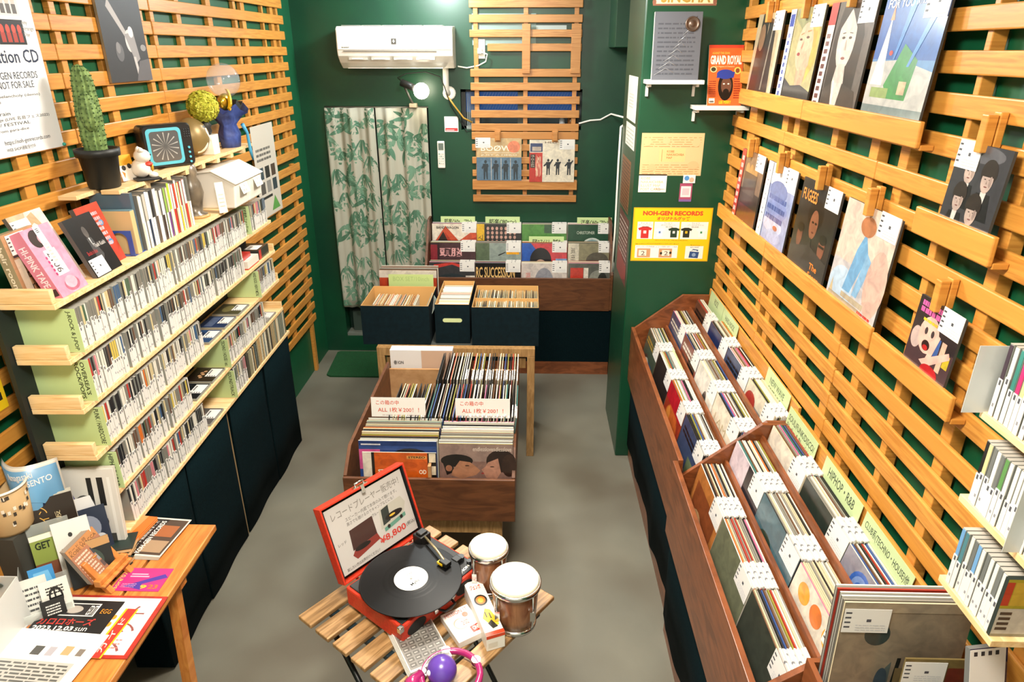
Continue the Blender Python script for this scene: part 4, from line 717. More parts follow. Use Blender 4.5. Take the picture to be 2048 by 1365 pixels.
# bench
t = empty('bench', (-.845, 3.43, 0), 'wooden bench of square timber carrying the three navy boxes', 'bench')
MB().box(0, .875, 0, .042, .640, .690, OAK).build('front_rail', t, bevel=.002)
MB().box(0, .875, .38, .42, .640, .690, OAK).build('rear_rail', t, bevel=.002)
MB().box(0.0, .875, .042, .38, .665, .688, mat('#3a3f3c', .7)).build('top_board', t)
for x in (0, .833):
    MB().box(x, x+.042, 0, .04, 0, .640, OAK).build('leg', t, bevel=.002); MB().box(x, x+.042, .38, .42, 0, .640, OAK).build('leg', t, bevel=.002)
    MB().box(x+.008, x+.034, .04, .38, .42, .46, OAK).box(x+.008, x+.034, .04, .38, .22, .26, OAK).build('side_brace', t)
for x in (.046, .775): MB().box(x, x+.05, .03, .05, .56, .62, OAK).build('corner_block', t)
# boxes of singles
def navy_box(x, y, w, d, h, label, hole=False, div=()):
    t = empty('storage_box', (x, y, .69), label, 'storage box', 'navy cardboard boxes on the bench'); k = .003
    MB().box(0, w, 0, k, 0, h, NAVYB).box(0, w, d-k, d, 0, h, NAVYB).box(0, k, k, d-k, 0, h, NAVYB).box(w-k, w, k, d-k, 0, h, NAVYB).box(k, w-k, k, d-k, 0, k, NAVYB).build('body', t)
    MB().box(k, w-k, k, k+.003, k, h+.001, KRAFT).box(k, w-k, d-k-.003, d-k, k, h+.001, KRAFT).box(k, k+.003, k+.003, d-k-.003, k, h+.001, KRAFT).box(w-k-.003, w-k, k+.003, d-k-.003, k, h+.001, KRAFT).build('kraft_lining', t)
    if hole:
        q = MB(); hw, hh = .042, .0115; pts = [(w/2+hw*sx+hh*cos(a), h*.6+hh*sin(a)) for sx, a0 in ((1, -pi/2), (-1, pi/2)) for a in [a0+pi*i/8 for i in range(9)]]
        q.prism(pts, -.001, .0002, mat('#c3cf98', .6)).build('handle_hole', t)
    for dy in div: MB().box(k+.003, w-k-.003, dy, dy+.004, .01, h-.012, KRAFT).build('divider', t)
    return t
navy_box(-.925, 3.47, .375, .34, .228, 'left navy box of singles on the bench')
navy_box(-.523, 3.50, .192, .42, .228, 'narrow middle navy box with a hand hole on the bench', True)
navy_box(-.318, 3.47, .368, .38, .225, 'right navy box of discs in two rows on the bench', div=(.185,))
def single_mesh(col, w, h, t): 
    k = ('s', col, w, h, t)
    if k not in SLV: mb = MB(); mb.box(0, w, 0, h, -t, 0, mat(col, .6), top=mat(col, .6)); SLV[k] = mb.mesh('single_record')
    return SLV[k]
SC = [('cream', '#d8c29a', 5), ('tan', '#b88a58', 3), ('white', '#e4dcc8', 4), ('brown', '#8a5a38', 2), ('pink', '#d89a80', 1), ('grey', '#8f8c80', 2)]
def singles(n, x0, x1, y, z, w, h, right, lean, what, cols=SC, t=.003, axis='x', name='single_record', cat='single record'):
    for i in range(n):
        nm, c, _ = rr.choices(cols, [q[2] for q in cols])[0]; p = x0+(x1-x0)*i/(n-1)
        o = (p, y+rr.uniform(-.003, .003), z+rr.uniform(-.004, .006)) if axis == 'x' else (y+rr.uniform(-.003, .003), p, z+rr.uniform(-.003, .004))
        up = (lean, 0, 1) if axis == 'x' else (0, lean, 1)
        tag(link(name, single_mesh(c, w, h, t), M=frame(o, right, up)), '%s %s in %s' % (nm, name.replace('_', ' '), what), cat, '%s, %s' % (what, nm))
singles(38, -.905, -.665, 3.795, .694, .18, .178, (0, -1, 0), .06, 'the left navy box')
card('divider_card', frame((-.66, 3.70, .70), (.35, -1, 0), (.5, 0, 1)), .15, .23, .0015, '#a8b8b0', [('r', .05, .05, .9, .9, '#a8a498')], 'grey-green card leaning out of the left navy box', 'card')
CD3 = [('white', '#ece8de', 6), ('pink', '#e0b8a8', 1), ('grey', '#a8a69c', 1.5), ('cream', '#d8ccb0', 2)]
t0 = len(bpy.data.objects)
singles(26, 3.53, 3.88, -.513, .694, .172, .205, (1, 0, 0), .08, 'the narrow middle navy box', CD3, t=.005, axis='y', name='paper_sleeve', cat='paper sleeve')
JC = [('olive-grey', '#8f8a70', 4), ('tan', '#b09468', 3), ('dark', '#4a473c', 3), ('pale', '#cfc8b0', 3), ('teal', '#5a6a68', 1)]
singles(34, -.308, .030, 3.655, .694, .142, .19, (0, -1, 0), .03, 'the front row of the right navy box', JC, t=.006, name='slim_disc', cat='disc')
singles(34, -.308, .030, 3.835, .694, .142, .195, (0, -1, 0), .03, 'the back row of the right navy box', JC, t=.006, name='slim_disc', cat='disc')
# stack of box sets behind the left navy box, on a low black stool
rr = random.Random(77)
stack((-.905, 3.87, .69), (1, 0, 0), (0, .08, 1), 9, .012, rr, 'the box-set stack behind the left navy box', 'box-set stack behind the left navy box', ('#a8381e', [('r', .0, .85, 1, .15, '#c8c0b4')], 'brick red sleeve behind the left navy box, partly behind the green card'), tg=False, h=.30, w=.345)
card('section_card', frame((-.845, 3.855, .70), (1, 0, 0), (0, .06, 1)), .268, .272, .0014, '#b4c883', [('t', .1, .85, .8, .1, 'BOX SET/10inch', '#98b070')], 'large green section card in front of the red sleeve behind the left navy box', 'section card', rough=.35)
# ================================================================ folding stool with the player
a = Vector((.609, .793, 0)).normalized(); p = Vector((a.y, -a.x, 0)); O = Vector((-.68, 1.53, .65))
FS = Matrix.Identity(4)
for i, v in enumerate((a, p, Vector((0, 0, -1)))):
    for j in range(3): FS[j][i] = v[j]
FS = Matrix(((a.x, -p.x, 0, O.x), (a.y, -p.y, 0, O.y), (0, 0, 1, 0), (0, 0, 0, 1)))   # local x along slats, local -y across them
t = empty('folding_table', FS, 'small folding table of seven dark wood slats on black metal legs', 'table')
for i in range(7): MB().box(0, .545, -.081*i-.061, -.081*i, .635, .65, ACACIA).build('slat', t, bevel=.003)
for x in (.075, .455): MB().box(x, x+.025, -.54, -.005, .617, .634, mat('#1a2a30', .4)).build('crossbar', t)
for x, s in ((.06, 1), (.485, -1)):
    for y0, y1 in ((-.06, -.50), (-.50, -.06)):
        MB().tube([(x, y0, .62), (x+.01*s, y1, .005)], .009, mat('#14181a', .35), 8).build('leg', t)
# the player
d = Vector((.617, .787, 0)).normalized(); q = Vector((-d.y, d.x, 0))
FP = Matrix(((d.x, q.x, 0, -.345), (d.y, q.y, 0, 1.415), (0, 0, 1, .6505), (0, 0, 0, 1)))   # x along front edge, y towards lid
t = empty('record_player', FP, 'red suitcase record player with open lid on the folding table', 'record player')
PW, PD = .327, .248
MB().box(0, PW, 0, PD, .012, .078, REDC).build('case', t, bevel=.006)
MB().box(.008, PW-.008, .008, PD-.008, .078, .082, mat('#1b1c1d', .5)).build('deck', t, bevel=.002)
for x, y in ((.02, .02), (PW-.02, .02), (.02, PD-.02), (PW-.02, PD-.02)): MB().cyl((x, y, 0), .011, .012, BLACK, 12).build('foot', t)
for x in (.055, .25): MB().sphere((x, -.001, .045), .036, mat('#151313', .8), 20, 8, (1, .06, .62)).build('speaker_grille', t)
q2 = MB(); q2.box(.12, .135, -.008, .001, .038, .066, CHROME).box(.117, .138, -.010, -.007, .048, .058, CHROME).build('latch', t, bevel=.001)
MB().box(.185, .2, -.008, .001, .038, .066, CHROME).box(.182, .203, -.010, -.007, .048, .058, CHROME).build('latch', t, bevel=.001)
MB().tube([(.135, -.012, .05), (.14, -.03, .052), (.16, -.034, .052), (.18, -.03, .052), (.185, -.012, .05)], .004, mat('#20201e', .5), 8).build('carry_handle', t)
for x, y in ((0, 0), (PW, 0)): MB().box(x-.008, x+.008, -.002, .012, .06, .08, CHROME).build('corner_guard', t, bevel=.002)
RX, RY = .135, .107
MB().cyl((RX, RY, .082), .10, .012, BLACK, 40).build('platter', t)
ta = MB(); ta.tube([(.285, .215, .112), (.262, .13, .113), (.243, .075, .112)], .004, mat('#c8b890', .3, .8), 8); ta.build('tonearm', t)
MB().box(.262, .306, .198, .238, .082, .116, mat('#151515', .4)).box(.268, .30, .205, .23, .116, .124, mat('#151515', .4)).build('arm_pivot', t, bevel=.003)
MB().box(.228, .252, .052, .084, .1, .115, mat('#151515', .4)).build('head_shell', t, M=Matrix.Translation((0, 0, 0)), bevel=.002)
MB().box(.226, .238, .068, .09, .102, .109, mat('#e0b820', .4)).build('stylus', t)
MB().box(.272, .296, .05, .075, .082, .10, mat('#151515', .4)).cyl((.30, .06, .082), .011, .016, mat('#202020', .3), 20).build('arm_rest', t, bevel=.002)
MB().cyl((.306, .03, .082), .008, .012, mat('#202020', .3), 16).build('volume_knob', t)
art(MB(), [('t', 0, 0, .05, .014, '✳ION', '#dcdad4', 0, .04)], 1, 1).build('lettering', t, frame((.25, .014, .0823), (1, .1, 0), (0, 1, 0)))
# lid
ang = R(20); LM = Matrix(((1, 0, 0, 0), (0, cos(ang), sin(ang), PD+.002), (0, -sin(ang), cos(ang), .080), (0, 0, 0, 1)))
LT = .036; LH = .248
lid = MB().box(0, PW, LT-.004, LT, 0, LH, REDC).box(0, .006, 0, LT, 0, LH, REDC).box(PW-.006, PW, 0, LT, 0, LH, REDC).box(0.006, PW-.006, 0, LT, LH-.006, LH, REDC).box(0.006, PW-.006, 0, LT, 0, .006, REDC).build('lid', t, LM, bevel=.001)
MB().box(.006, PW-.006, LT-.008, LT-.0045, .006, LH-.006, mat('#101214', .7)).box(.006, .009, .004, LT-.004, .006, LH-.006, mat('#101214', .7)).box(PW-.009, PW-.006, .004, LT-.004, .006, LH-.006, mat('#101214', .7)).build('lining', lid)
MB().tube([(.14, .010, LH+.001), (.14, .010, LH+.014), (.172, .010, LH+.014), (.172, .010, LH+.001)], .0028, CHROME, 8).box(.13, .182, .004, .018, LH, LH+.004, CHROME).box(.15, .162, -.004, .0, LH-.02, LH+.006, CHROME).build('clasp', lid)
for x in (.05, .27): MB().cyl((x, .012, -.008), .006, .012, CHROME, 12).build('hinge', lid)
t2 = empty('vinyl_record', FP @ T(RX, RY, .0955), 'black vinyl record with white centre label on the red player', 'record')
prof = [(.004, 0), (.152, 0), (.1525, .001), (.150, .0022)]; r_ = .149
gr = MB(); P = [(.0, .0), (.152, .0), (.1525, .0012), (.151, .0022)]
rad = .150
while rad > .056: P.append((rad, .0018)); P.append((rad-.0012, .0021)); rad -= .0036 if int(rad*1000) % 17 else .006
P += [(.052, .0018), (.051, .0021), (.0, .0021)]
VB = mat('#060607', .38); VB.node_tree.nodes['Principled BSDF'].inputs['Specular IOR Level'].default_value = .22
gr.lathe(P, 72, VB).build('disc', t2)
lab = MB().cyl((0, 0, .0022), .0505, .0006, mat('#ebe8df', .5), 40)
art(lab, [('t', -.02, -.030, .030, .014, 'Mylo', '#2a2a2c', 0, .02), ('t', .0, .012, .02, .01, 'Cbt', '#3a3a3c'), ('e', 0, 0, .004, .004, '#2a2a2a')]+scribble(-.02, -.012, .05, .012, 2, '#b8b4ac', 3, .3), 1, 1, .0029)
lab.build('centre_label', t2)
MB().cyl((0, 0, .0028), .0035, .006, CHROME, 12).build('spindle', t2)
# sign inside the lid, its paper greyed to paint in the shade there
SG = [('t', .06, .80, .88, .12, 'レコードプレーヤー販売中！', '#6a6660', 0, .0), ('t', .2, .70, .68, .06, 'スピーカー内蔵で本体のみで聴けます。', '#4a4844'), ('t', .2, .63, .62, .055, '高さでも聴けるのでキャンプなどにも！', '#4a4844'),
      ('p', [(.18, .26), (.5, .30), (.5, .58), (.2, .56)], '#3a2320'), ('p', [(.16, .2), (.2, .26), (.5, .3), (.52, .2), (.2, .12)], '#7a2f28'), ('e', .3, .25, .1, .04, '#1a1818'), ('t', .04, .42, .1, .05, 'レッド', '#3a3834'), ('p', [(.56, .3), (.88, .34), (.94, .5), (.9, .62), (.6, .6)], '#a8a69c'), ('p', [(.6, .34), (.62, .58), (.72, .6), (.7, .36)], '#2a3230'),
      ('e', .76, .42, .12, .05, '#1c1c1c'), ('e', .74, .425, .04, .016, '#d8a83a'), ('p', [(.6, .24), (.9, .3), (.9, .36), (.6, .3)], '#5a8a7a'), ('e', .66, .29, .02, .03, '#202020'), ('e', .84, .32, .02, .03, '#202020'), ('t', .5, .55, .09, .05, 'ブルー', '#3a3834'), ('t', .5, .09, .36, .12, '¥8,800', '#b83a34', 0, .02), ('t', .87, .12, .12, .07, '(税込)', '#3a3834'), ('t', .05, .03, .42, .05, '試したい方はお声がけください！', '#3a3834')]
sg = card('price_sign', FP @ LM @ Matrix(((1, 0, 0, .014), (0, 0, -1, .010), (0, 1, 0, .020), (0, 0, 0, 1))), .298, .212, .001, '#b4b1ae', SG, 'paper sign with two player pictures and 8,800 yen inside the red lid', 'sign', rough=.3, coat=.3)
# bongos
def bongo(x, y, r, h, label):
    t = empty('bongo_drum', (x, y, .651), label, 'drum', 'pair of bongo drums on the folding table')
    MB().lathe([(r*.8, 0), (r*.86, h*.3), (r*.93, h*.75), (r*.93, h*.86)], 36, tex2('bongo_wood', '#6a3a20', '#9a6a48', 6, (3, 3, 1), rough=.25, coat=.5) if 'bongo_wood' not in bpy.data.materials else bpy.data.materials['bongo_wood']).build('shell', t)
    MB().lathe([(r*.98, h*.84), (r*1.03, h*.86), (r*1.03, h*.93), (r*.98, h*.95), (r*.95, h*.93), (r*.95, h*.84)], 40, CHROME).build('hoop', t)
    MB().lathe([(r*.94, h*.9), (r*.94, h*.985), (r*.88, h*1.0), (0, h*1.0)], 40, mat('#e6dcc6', .55)).build('drum_head', t)
    MB().lathe([(r*.78, .0), (r*.86, .002), (r*.86, .014), (r*.8, .016)], 36, CHROME).build('bottom_ring', t)
    for k in range(4):
        a = pi/4+k*pi/2; c, s = cos(a), sin(a); MB().tube([(r*1.0*c, r*1.0*s, h*.86), (r*1.02*c, r*1.02*s, h*.5), (r*.98*c, r*.98*s, h*.2), (r*.9*c, r*.9*s, h*.12)], .0032, CHROME, 8).box(r*.98*c-.007, r*.98*c+.007, r*.98*s-.007, r*.98*s+.007, h*.35, h*.55, CHROME).build('tension_rod', t)
bongo(-.118, 1.665, .060, .165, 'smaller bongo drum, farther from the camera on the folding table')
bongo(-.033, 1.525, .072, .165, 'larger bongo drum, nearer the camera at the table edge')
# block game box and card box, discs, tambourine
u = Vector((-.086, 1.443, 0)); v = Vector((-.175, 1.64, 0)); d = (v-u).normalized(); n_ = Vector((-d.y, d.x, 0))
Fb = Matrix(((d.x, -n_.x, 0, -.150), (d.y, -n_.y, 0, 1.415), (0, 0, 1, .651), (0, 0, 0, 1)))
Fb = frame((-.093, 1.408, .651), (-d.x, -d.y, 0), (0, 0, 1))
t = empty('game_box', Matrix(((.87, -.35, 0, -.110), (.35, .87, 0, 1.412), (0, 0, 1, .651), (0, 0, 0, 1))), 'tall white block-game box lying beside the larger bongo', 'game box')
MB().box(0, .058, 0, .235, 0, .055, mat('#e8e4da', .4)).build('box', t, bevel=.001)
art(MB(), [('t', .2, .83, .6, .09, 'ジェンガ', '#c83c24', 0, .03), ('e', .5, .62, .36, .1, '#20201c'), ('e', .5, .62, .26, .072, '#d8742a'), ('e', .5, .62, .15, .045, '#e8a83a'), ('t', .2, .5, .6, .03, 'CHALLENGE', '#33302a'), ('p', [(.2, .3), (.5, .46), (.75, .42), (.85, .3), (.9, .15), (.5, .1), (.4, .2)], '#e8b428'), ('p', [(.35, .2), (.6, .25), (.8, .12), (.5, .1)], '#2a241c'), ('r', .4, .3, .06, .1, '#2a241c'), ('r', .6, .27, .06, .1, '#2a241c'), ('r', 0, 0, 1, .06, '#c8401e')], .058, .235, .0).build('top_print', t, T(0, 0, .0553))
art(MB(), [('r', 0, .8, 1, .2, '#c8401e'), ('r', .1, .2, .5, .3, '#d8d0c0')], .058, .055, 0).build('end_print', t, frame((0, -.0003, 0), (1, 0, 0), (0, 0, 1)))
t = empty('card_game_box', Matrix(((.84, -.55, 0, -.188), (.55, .84, 0, 1.42), (0, 0, 1, .651), (0, 0, 0, 1))), 'flat white card-game box with red lettering and round drawing', 'game box')
MB().box(0, .088, 0, .118, 0, .022, mat('#ece8e2', .35)).build('box', t, bevel=.001)
art(MB(), [('t', .08, .82, .82, .12, 'MISSION IT', '#c85440'), ('e', .42, .5, .24, .18, '#e8a898'), ('e', .42, .5, .2, .15, '#f0d8d0'), ('t', .45, .42, .25, .14, '202', '#b83428'), ('p', [(.6, .1), (.95, .1), (.95, .32), (.6, .3)], '#c83a28'), ('t', .66, .15, .24, .13, 'ONE', '#f0e8e0', 0, .03), ('e', .72, .72, .1, .08, '#d8705c')], .088, .118, 0).build('top_print', t, T(0, 0, .0223))
for i in range(4):
    t = empty('disc_case', Matrix(((.87, -.50, 0, -.315+.003*i), (.50, .87, 0, 1.318-.002*i), (0, 0, 1, .651+.0068*i), (0, 0, 0, 1))), 'clear slim case %s the stack at the front of the folding table' % ('on top of', 'lowest in', 'second in', 'third in')[(i+1) % 4], 'disc case', 'clear slim cases at the table front')
    MB().box(0, .12, 0, .185, 0, .006, mat('#c8c6c0', .2, coat=.7)).build('case', t, bevel=.0008)
    if i == 3:
        it = [('r', .03, .04, .94, .92, '#85817a')]
        for j in range(9):
            for k in range(5): it.append(('r', .07+.18*k, .08+.1*j, .14, .07, '#5f5b55'))
        it += [('r', .09+.18*k, .1+.1*j, .08, .025, '#a8a49c') for j in range(9) for k in range(5)]
        art(MB(), it, .12, .185, 0, coat=.6).build('inlay', t, T(0, 0, .0062))
t = empty('tambourine', (-.200, 1.318, .651), 'magenta plastic tambourine holding a purple ball at the picture bottom', 'tambourine')
MG = mat('#a8286a', .2, trans=.15, coat=.5)
pts = [(.078*cos(2*pi*i/40), .078*sin(2*pi*i/40), .018) for i in range(40)]
MB().tube(pts, .0095, MG, 10, True).build('ring', t)
MB().tube([(-.078, 0, .018), (-.10, -.03, .018), (-.085, -.075, .018)], [.014, .02, .016], MG, 12).build('handle', t)
for k in range(5):
    a = 2*pi*k/5+.6; MB().cyl((.078*cos(a), .078*sin(a), .009), .013, .003, CHROME, 16).cyl((.078*cos(a), .078*sin(a), .024), .013, .003, CHROME, 16).build('jingle', t)
t = empty('rubber_ball', (-.222, 1.312, .651), 'purple ball with a white chip resting inside the magenta tambourine', 'ball')
MB().sphere((0, 0, .040), .040, mat('#5a3a9c', .3, coat=.3), 32, 18).build('ball', t); MB().sphere((-.03, -.02, .052), .008, mat('#d8d4e0', .4), 10, 6).build('chip', t)
# turf mat
b = MB(); pts = [(-1.50, 4.44), (-.95, 4.45), (-.95, 4.88), (-1.53, 4.88)]
b.prism([(-1.485, 4.47), (-1.455, 4.445), (-.97, 4.445), (-.95, 4.465), (-.95, 4.87), (-.97, 4.89), (-1.49, 4.89), (-1.51, 4.87)], .001, .012, RUG, axis='z'); tag(b.build('door_mat'), 'dark green turf door mat in front of the curtained doorway', 'door mat')
# ================================================================ disc rack on the left wall
du = Vector((-.0264, 1, 0)).normalized(); dv = Vector((-du.y, du.x, 0))
KU = 1.075
FL = Matrix(((du.x, dv.x, 0, -1.32), (du.y, dv.y, 0, 1.745), (0, 0, 1, 0), (0, 0, 0, 1)))   # x along shelf, y into the wall
SZ = [1.533, 1.363, 1.202, 1.040, .874, .716]     # underside of each board
names = ['top', 'second', 'third', 'fourth', 'fifth', 'bottom']
LEN = [1.545, 1.77, 1.77, 1.77, 1.77, 1.82]
rk = empty('disc_rack', FL, 'six-board pale pine disc rack with dark back on the left wall', 'disc rack')
MB().box(-.02, 1.79, .158, .17, .70, 1.53, mat('#0c1a1c', .6)).build('back_panel', rk)
for u in (-.02, .8, 1.75): MB().box(u, u+.03, .1565, .158, .70, 1.54, mat('#0c1a1c', .6)).build('upright', rk)
for i, z in enumerate(SZ):
    u0 = 0 if i < 4 else .06
    bo = MB().box(u0, LEN[i], 0, .155, 0, .016, PINE).build('board', rk, T(0, 0, z), bevel=.0015)
    if i < 4: MB().box(0, .018, .004, .155, .0165, .058, PINE).build('end_block', bo, bevel=.002)
    if i in (2, 3, 4): MB().box(LEN[i]-.016, LEN[i], .004, .155, .0165, .05, PINE).build('end_block', bo, bevel=.002)
    for u in (.06, .6, 1.2): MB().box(u, u+.03, .125, .155, -.016, 0, mat('#b8b8b0', .4)).build('bracket', bo)
# cabinets under cloth
def cloth_cab(u0, u1, zb, label, d=.0, zt=.713):
    t = empty('cloth_cabinet', FL @ T(u0, .02+d, 0), label, 'cabinet', 'navy cloth cabinets under the left disc rack'); L = u1-u0
    MB().box(.008, L-.008, .02, .15, 0, zt-.01, mat('#0d1513', .9)).build('carcass', t)
    vs = []; fs = []; n = 24
    for i in range(n+1):
        x = L*i/n
        for j, z in enumerate((zt, .5, .25, zb)): vs.append((x, .004*sin(x*17+j)+.002*j, z))
    for i in range(n):
        for j in range(3): a = i*4+j; fs.append((a, a+4, a+5, a+1))
    o = MB().add(vs, fs, NAVY, True).build('cloth', t); sm = o.modifiers.new('cloth', 'SOLIDIFY'); sm.thickness = .002
    MB().box(0, .004, .006, .15, zb, zt, NAVY).build('side_cloth', t); MB().box(L-.004, L, .006, .15, zb, zt, NAVY).build('side_cloth', t)
cloth_cab(.145, .50, .01, 'nearest navy cloth cabinet, partly under the flyer table', .004)
cloth_cab(.505, .925, .008, 'second navy cloth cabinet from the camera')
cloth_cab(.955, 1.40, .006, 'third navy cloth cabinet, past the narrow gap', .0)
cloth_cab(1.405, 1.82, .004, 'farthest navy cloth cabinet, beside the wooden post', -.006)
tag(MB().box(.93, .95, .03, .15, 0, .69, mat('#8a7350', .8)).build('cardboard_sheet', None, FL @ T(0, 0, .002)), 'folded cardboard sheet seen in the gap between the navy cabinets', 'cardboard')
# ---- discs
CDC = [('white', '#d6d2c6', 6), ('black', '#202226', 6), ('grey', '#77746c', 5), ('brown', '#5f4638', 3), ('red', '#a8322c', 1.3), ('cream', '#c4b48a', 3), ('blue', '#38587c', 1.4), ('orange', '#c86a2c', .7), ('yellow', '#c8b04a', .7), ('pink', '#c87a84', .6), ('green', '#46604a', .8)]
CDM = {}
def cd_mesh(col, v, h=.125, d=.142, t=.0102):
    k = (col, v, h, d, t)
    if k in CDM: return CDM[k]
    mb = MB(); mb.box(.0004, t-.0004, .001, d, 0, h, CDP)
    mb.box(.001, t-.001, 0, .0012, .0, h-.002, mat(col, .3, coat=.4))
    th = h*(.46, .52, .58, .62)[v]
    mb.box(-.0001, t+.0001, -.0012, .0001, 0, th, WTAG); mb.box(.0006, t-.0006, .0001, .03, h-.0002, h+.0003, mat('#b4b2aa', .3, coat=.6))
    mb.box(t*.35, t*.75, -.0016, -.0012, th-.011, th-.002, mat('#4c4e55', .5))
    if v % 2: mb.box(t*.3, t*.65, -.0016, -.0012, th*.25, th*.34, mat('#8a8a90', .5))
    CDM[k] = mb.mesh('disc_case'); return CDM[k]
rr = random.Random(99); cds = []
def cdrow(ri, u0, u1, what, pitch=.0108):
    u0 *= KU; u1 *= KU; u = u0; nm, c, _ = CDC[0]; hold = 0
    while u < u1:
        if hold <= 0 or rr.random() < .5: nm, c, _ = rr.choices(CDC, [q[2] for q in CDC])[0]; hold = rr.choice((1, 1, 2, 3))
        hold -= 1; v = rr.choice((0, 1, 1, 2, 3)); off = rr.uniform(0, .006) if rr.random() > .1 else .012
        cds.append((ri, u, off, nm, c, v, what)); u += pitch*rr.uniform(.96, 1.08)
cdrow(1, .062, 1.335, 'the J-ROCK and J-POP row'); cdrow(1, 1.37, 1.60, 'the folk section at the far end of the second board')
cdrow(2, .062, 1.258, 'the overseas rock and pops row')
cdrow(3, .07, .765, 'the punk and hardcore row'); cdrow(3, 1.375, 1.61, 'the hard rock and heavy metal section')
cdrow(4, .075, .585, 'the hiphop and R&B row'); cdrow(4, .93, 1.395, 'the techno and house section')
cdrow(5, .10, .655, 'the lowest row of the disc rack'); cdrow(5, .945, 1.10, 'the soundtrack section')
far = sorted(cds, key=lambda c: c[1]+.12*c[0])
near = set(id(c) for c in far[:245]); rest = MB()
parts = ('near end', 'middle', 'far end')
for c in cds:
    ri, u, off, nm, col, v, what = c; M = FL @ T(u, .004+off, SZ[ri]+.0165)
    if id(c) in near:
        lo = min(q[1] for q in cds if q[6] == what); hi = max(q[1] for q in cds if q[6] == what); p_ = parts[min(2, int(3*(u-lo)/(hi-lo+.01)))]
        tag(link('disc_case', cd_mesh(col, v), M=M @ Matrix.Rotation(R(rr.uniform(-.4, .4)), 4, 'Z')), '%s-spined disc case, %s of %s' % (nm, p_, what), 'disc case', '%s spines, %s of %s' % (nm, p_, what))
    else:
        me = cd_mesh(col, v); o = len(rest.v); rest.v += [tuple(M @ x.co) for x in me.vertices]
        for pl in me.polygons: rest.f.append(tuple(q+o for q in pl.vertices)); rest.m.append(rest.mi(me.materials[pl.material_index])); rest.s.append(False)
tag(rest.build('disc_cases'), 'remaining disc cases toward the far end of the left rack', 'disc cases', kind='stuff')
def gdiv(ri, u, text, label, w=.180, rot=-1, lines=1):
    # green plastic divider standing across the shelf, lettering along its front edge
    M = FL @ T(u*KU, .165, SZ[ri]+.018) @ Matrix(((0, 0, -1, 0), (-1, 0, 0, 0), (0, 1, 0, 0), (0, 0, 0, 1)))
    a = [('t', .84-.09*(lines-1), .05, .085*lines, .9, text, '#2e3a28', -1, .02)]
    mb = MB(); mb.prism([(0, 0), (w, 0), (w, .136), (.014, .136), (0, .118)], -.0012, 0, GREENC, axis='z')
    art(mb, a, w, .136, 0)
    tag(mb.build('section_divider', None, M), label, 'section divider', 'green section dividers of the disc rack')
gdiv(1, .050, 'J-ROCK & J-POP', 'green divider lettered J-ROCK & J-POP'); gdiv(2, .050, "OVERSEA'S\nROCK/POPS", 'green divider lettered OVERSEAS ROCK/POPS', lines=2)
gdiv(3, .056, 'PUNK / HARDCORE', 'green divider lettered PUNK / HARDCORE'); gdiv(4, .065, 'HIPHOP / R&B', 'green divider lettered HIPHOP / R&B')
gdiv(1, 1.353, '昭和歌謡/フォーク/ etc.', 'green divider with Japanese lettering at the far end of the second board'); gdiv(3, 1.353, 'HARD ROCK / HEAVY METAL', 'green divider lettered HARD ROCK / HEAVY METAL')
gdiv(4, .915, 'TECHNO / HOUSE / etc.', 'green divider lettered TECHNO / HOUSE'); gdiv(5, .925, 'SOUNDTRACK', 'green divider lettered SOUNDTRACK')
def flat_cd(ri, u, base, items, label, k=0, v=.006, a=0):
    t = empty('disc_case', FL @ T(u*KU, v, SZ[ri]+.0165+.0105*k) @ RZ(a), label, 'disc case', 'disc cases lying flat on the left rack')
    MB().box(0, .142, 0, .125, 0, .010, CDP).build('case', t, bevel=.0006)
    art(MB(), [('r', .02, .02, .96, .96, base)]+items, .142, .125, 0, coat=.5).build('cover', t, T(0, 0, .0102))
    art(MB(), [('r', 0, 0, 1, 1, '#dedcd8')]+[('r', .04, .15+.2*j, .1, .1, '#2a2c33') for j in range(4)]+[('r', .3+.14*j, .75, .1, .14, '#2a2c33') for j in range(4)], .078, .05, 0).build('price_tag', t, T(.05, .004, .0108))
flat_cd(3, .80, '#2a4a74', [('e', .5, .6, .3, .2, '#1a2c4a')], 'flat blue disc case, nearest of the three on the fourth board')
flat_cd(3, .955, '#23365a', [('r', .1, .5, .8, .3, '#5a6a8a')], 'flat navy disc case, middle of the three on the fourth board')
flat_cd(3, 1.11, '#4a4630', [('e', .5, .6, .3, .2, '#7a7448')], 'flat olive disc case beside the heavy metal divider')
flat_cd(4, .62, '#14161a', [('r', .1, .6, .8, .2, '#2c3038')], 'flat black disc case, nearest one on the fifth board')
flat_cd(4, .765, '#2a1c14', [('e', .3+.1*i, .55+.08*(i % 2), .06, .06, '#c89a70') for i in range(5)], 'flat dark disc case with many small faces beside the techno divider')
flat_cd(5, .685, '#5a5654', [('e', .5, .6, .2, .2, '#8a8480')], 'flat grey disc case on the bottom board before the soundtrack divider')
flat_cd(4, 1.42, '#a8a49c', [('r', .1, .5, .8, .4, '#7a766e')], 'flat pale disc case at the far end of the fifth board')
t = empty('disc_box', FL @ T(1.397, .008, SZ[2]+.0165), 'white disc box with a red base at the far end of the third board', 'disc box')
MB().box(0, .15, 0, .13, .006, .040, mat('#dcd6cc', .35)).box(0, .15, 0, .13, 0, .006, mat('#b83830', .4)).build('box', t); art(MB(), [('r', .3, .1, .5, .5, '#f0efec')]+[('r', .35+.1*j, .4, .06, .12, '#2a2c33') for j in range(4)], .15, .13).build('price_tag', t, T(0, 0, .0405))
t = empty('disc_box', FL @ T(1.569, .012, SZ[2]+.0165), 'dark disc box lying against the end block of the third board', 'disc box')
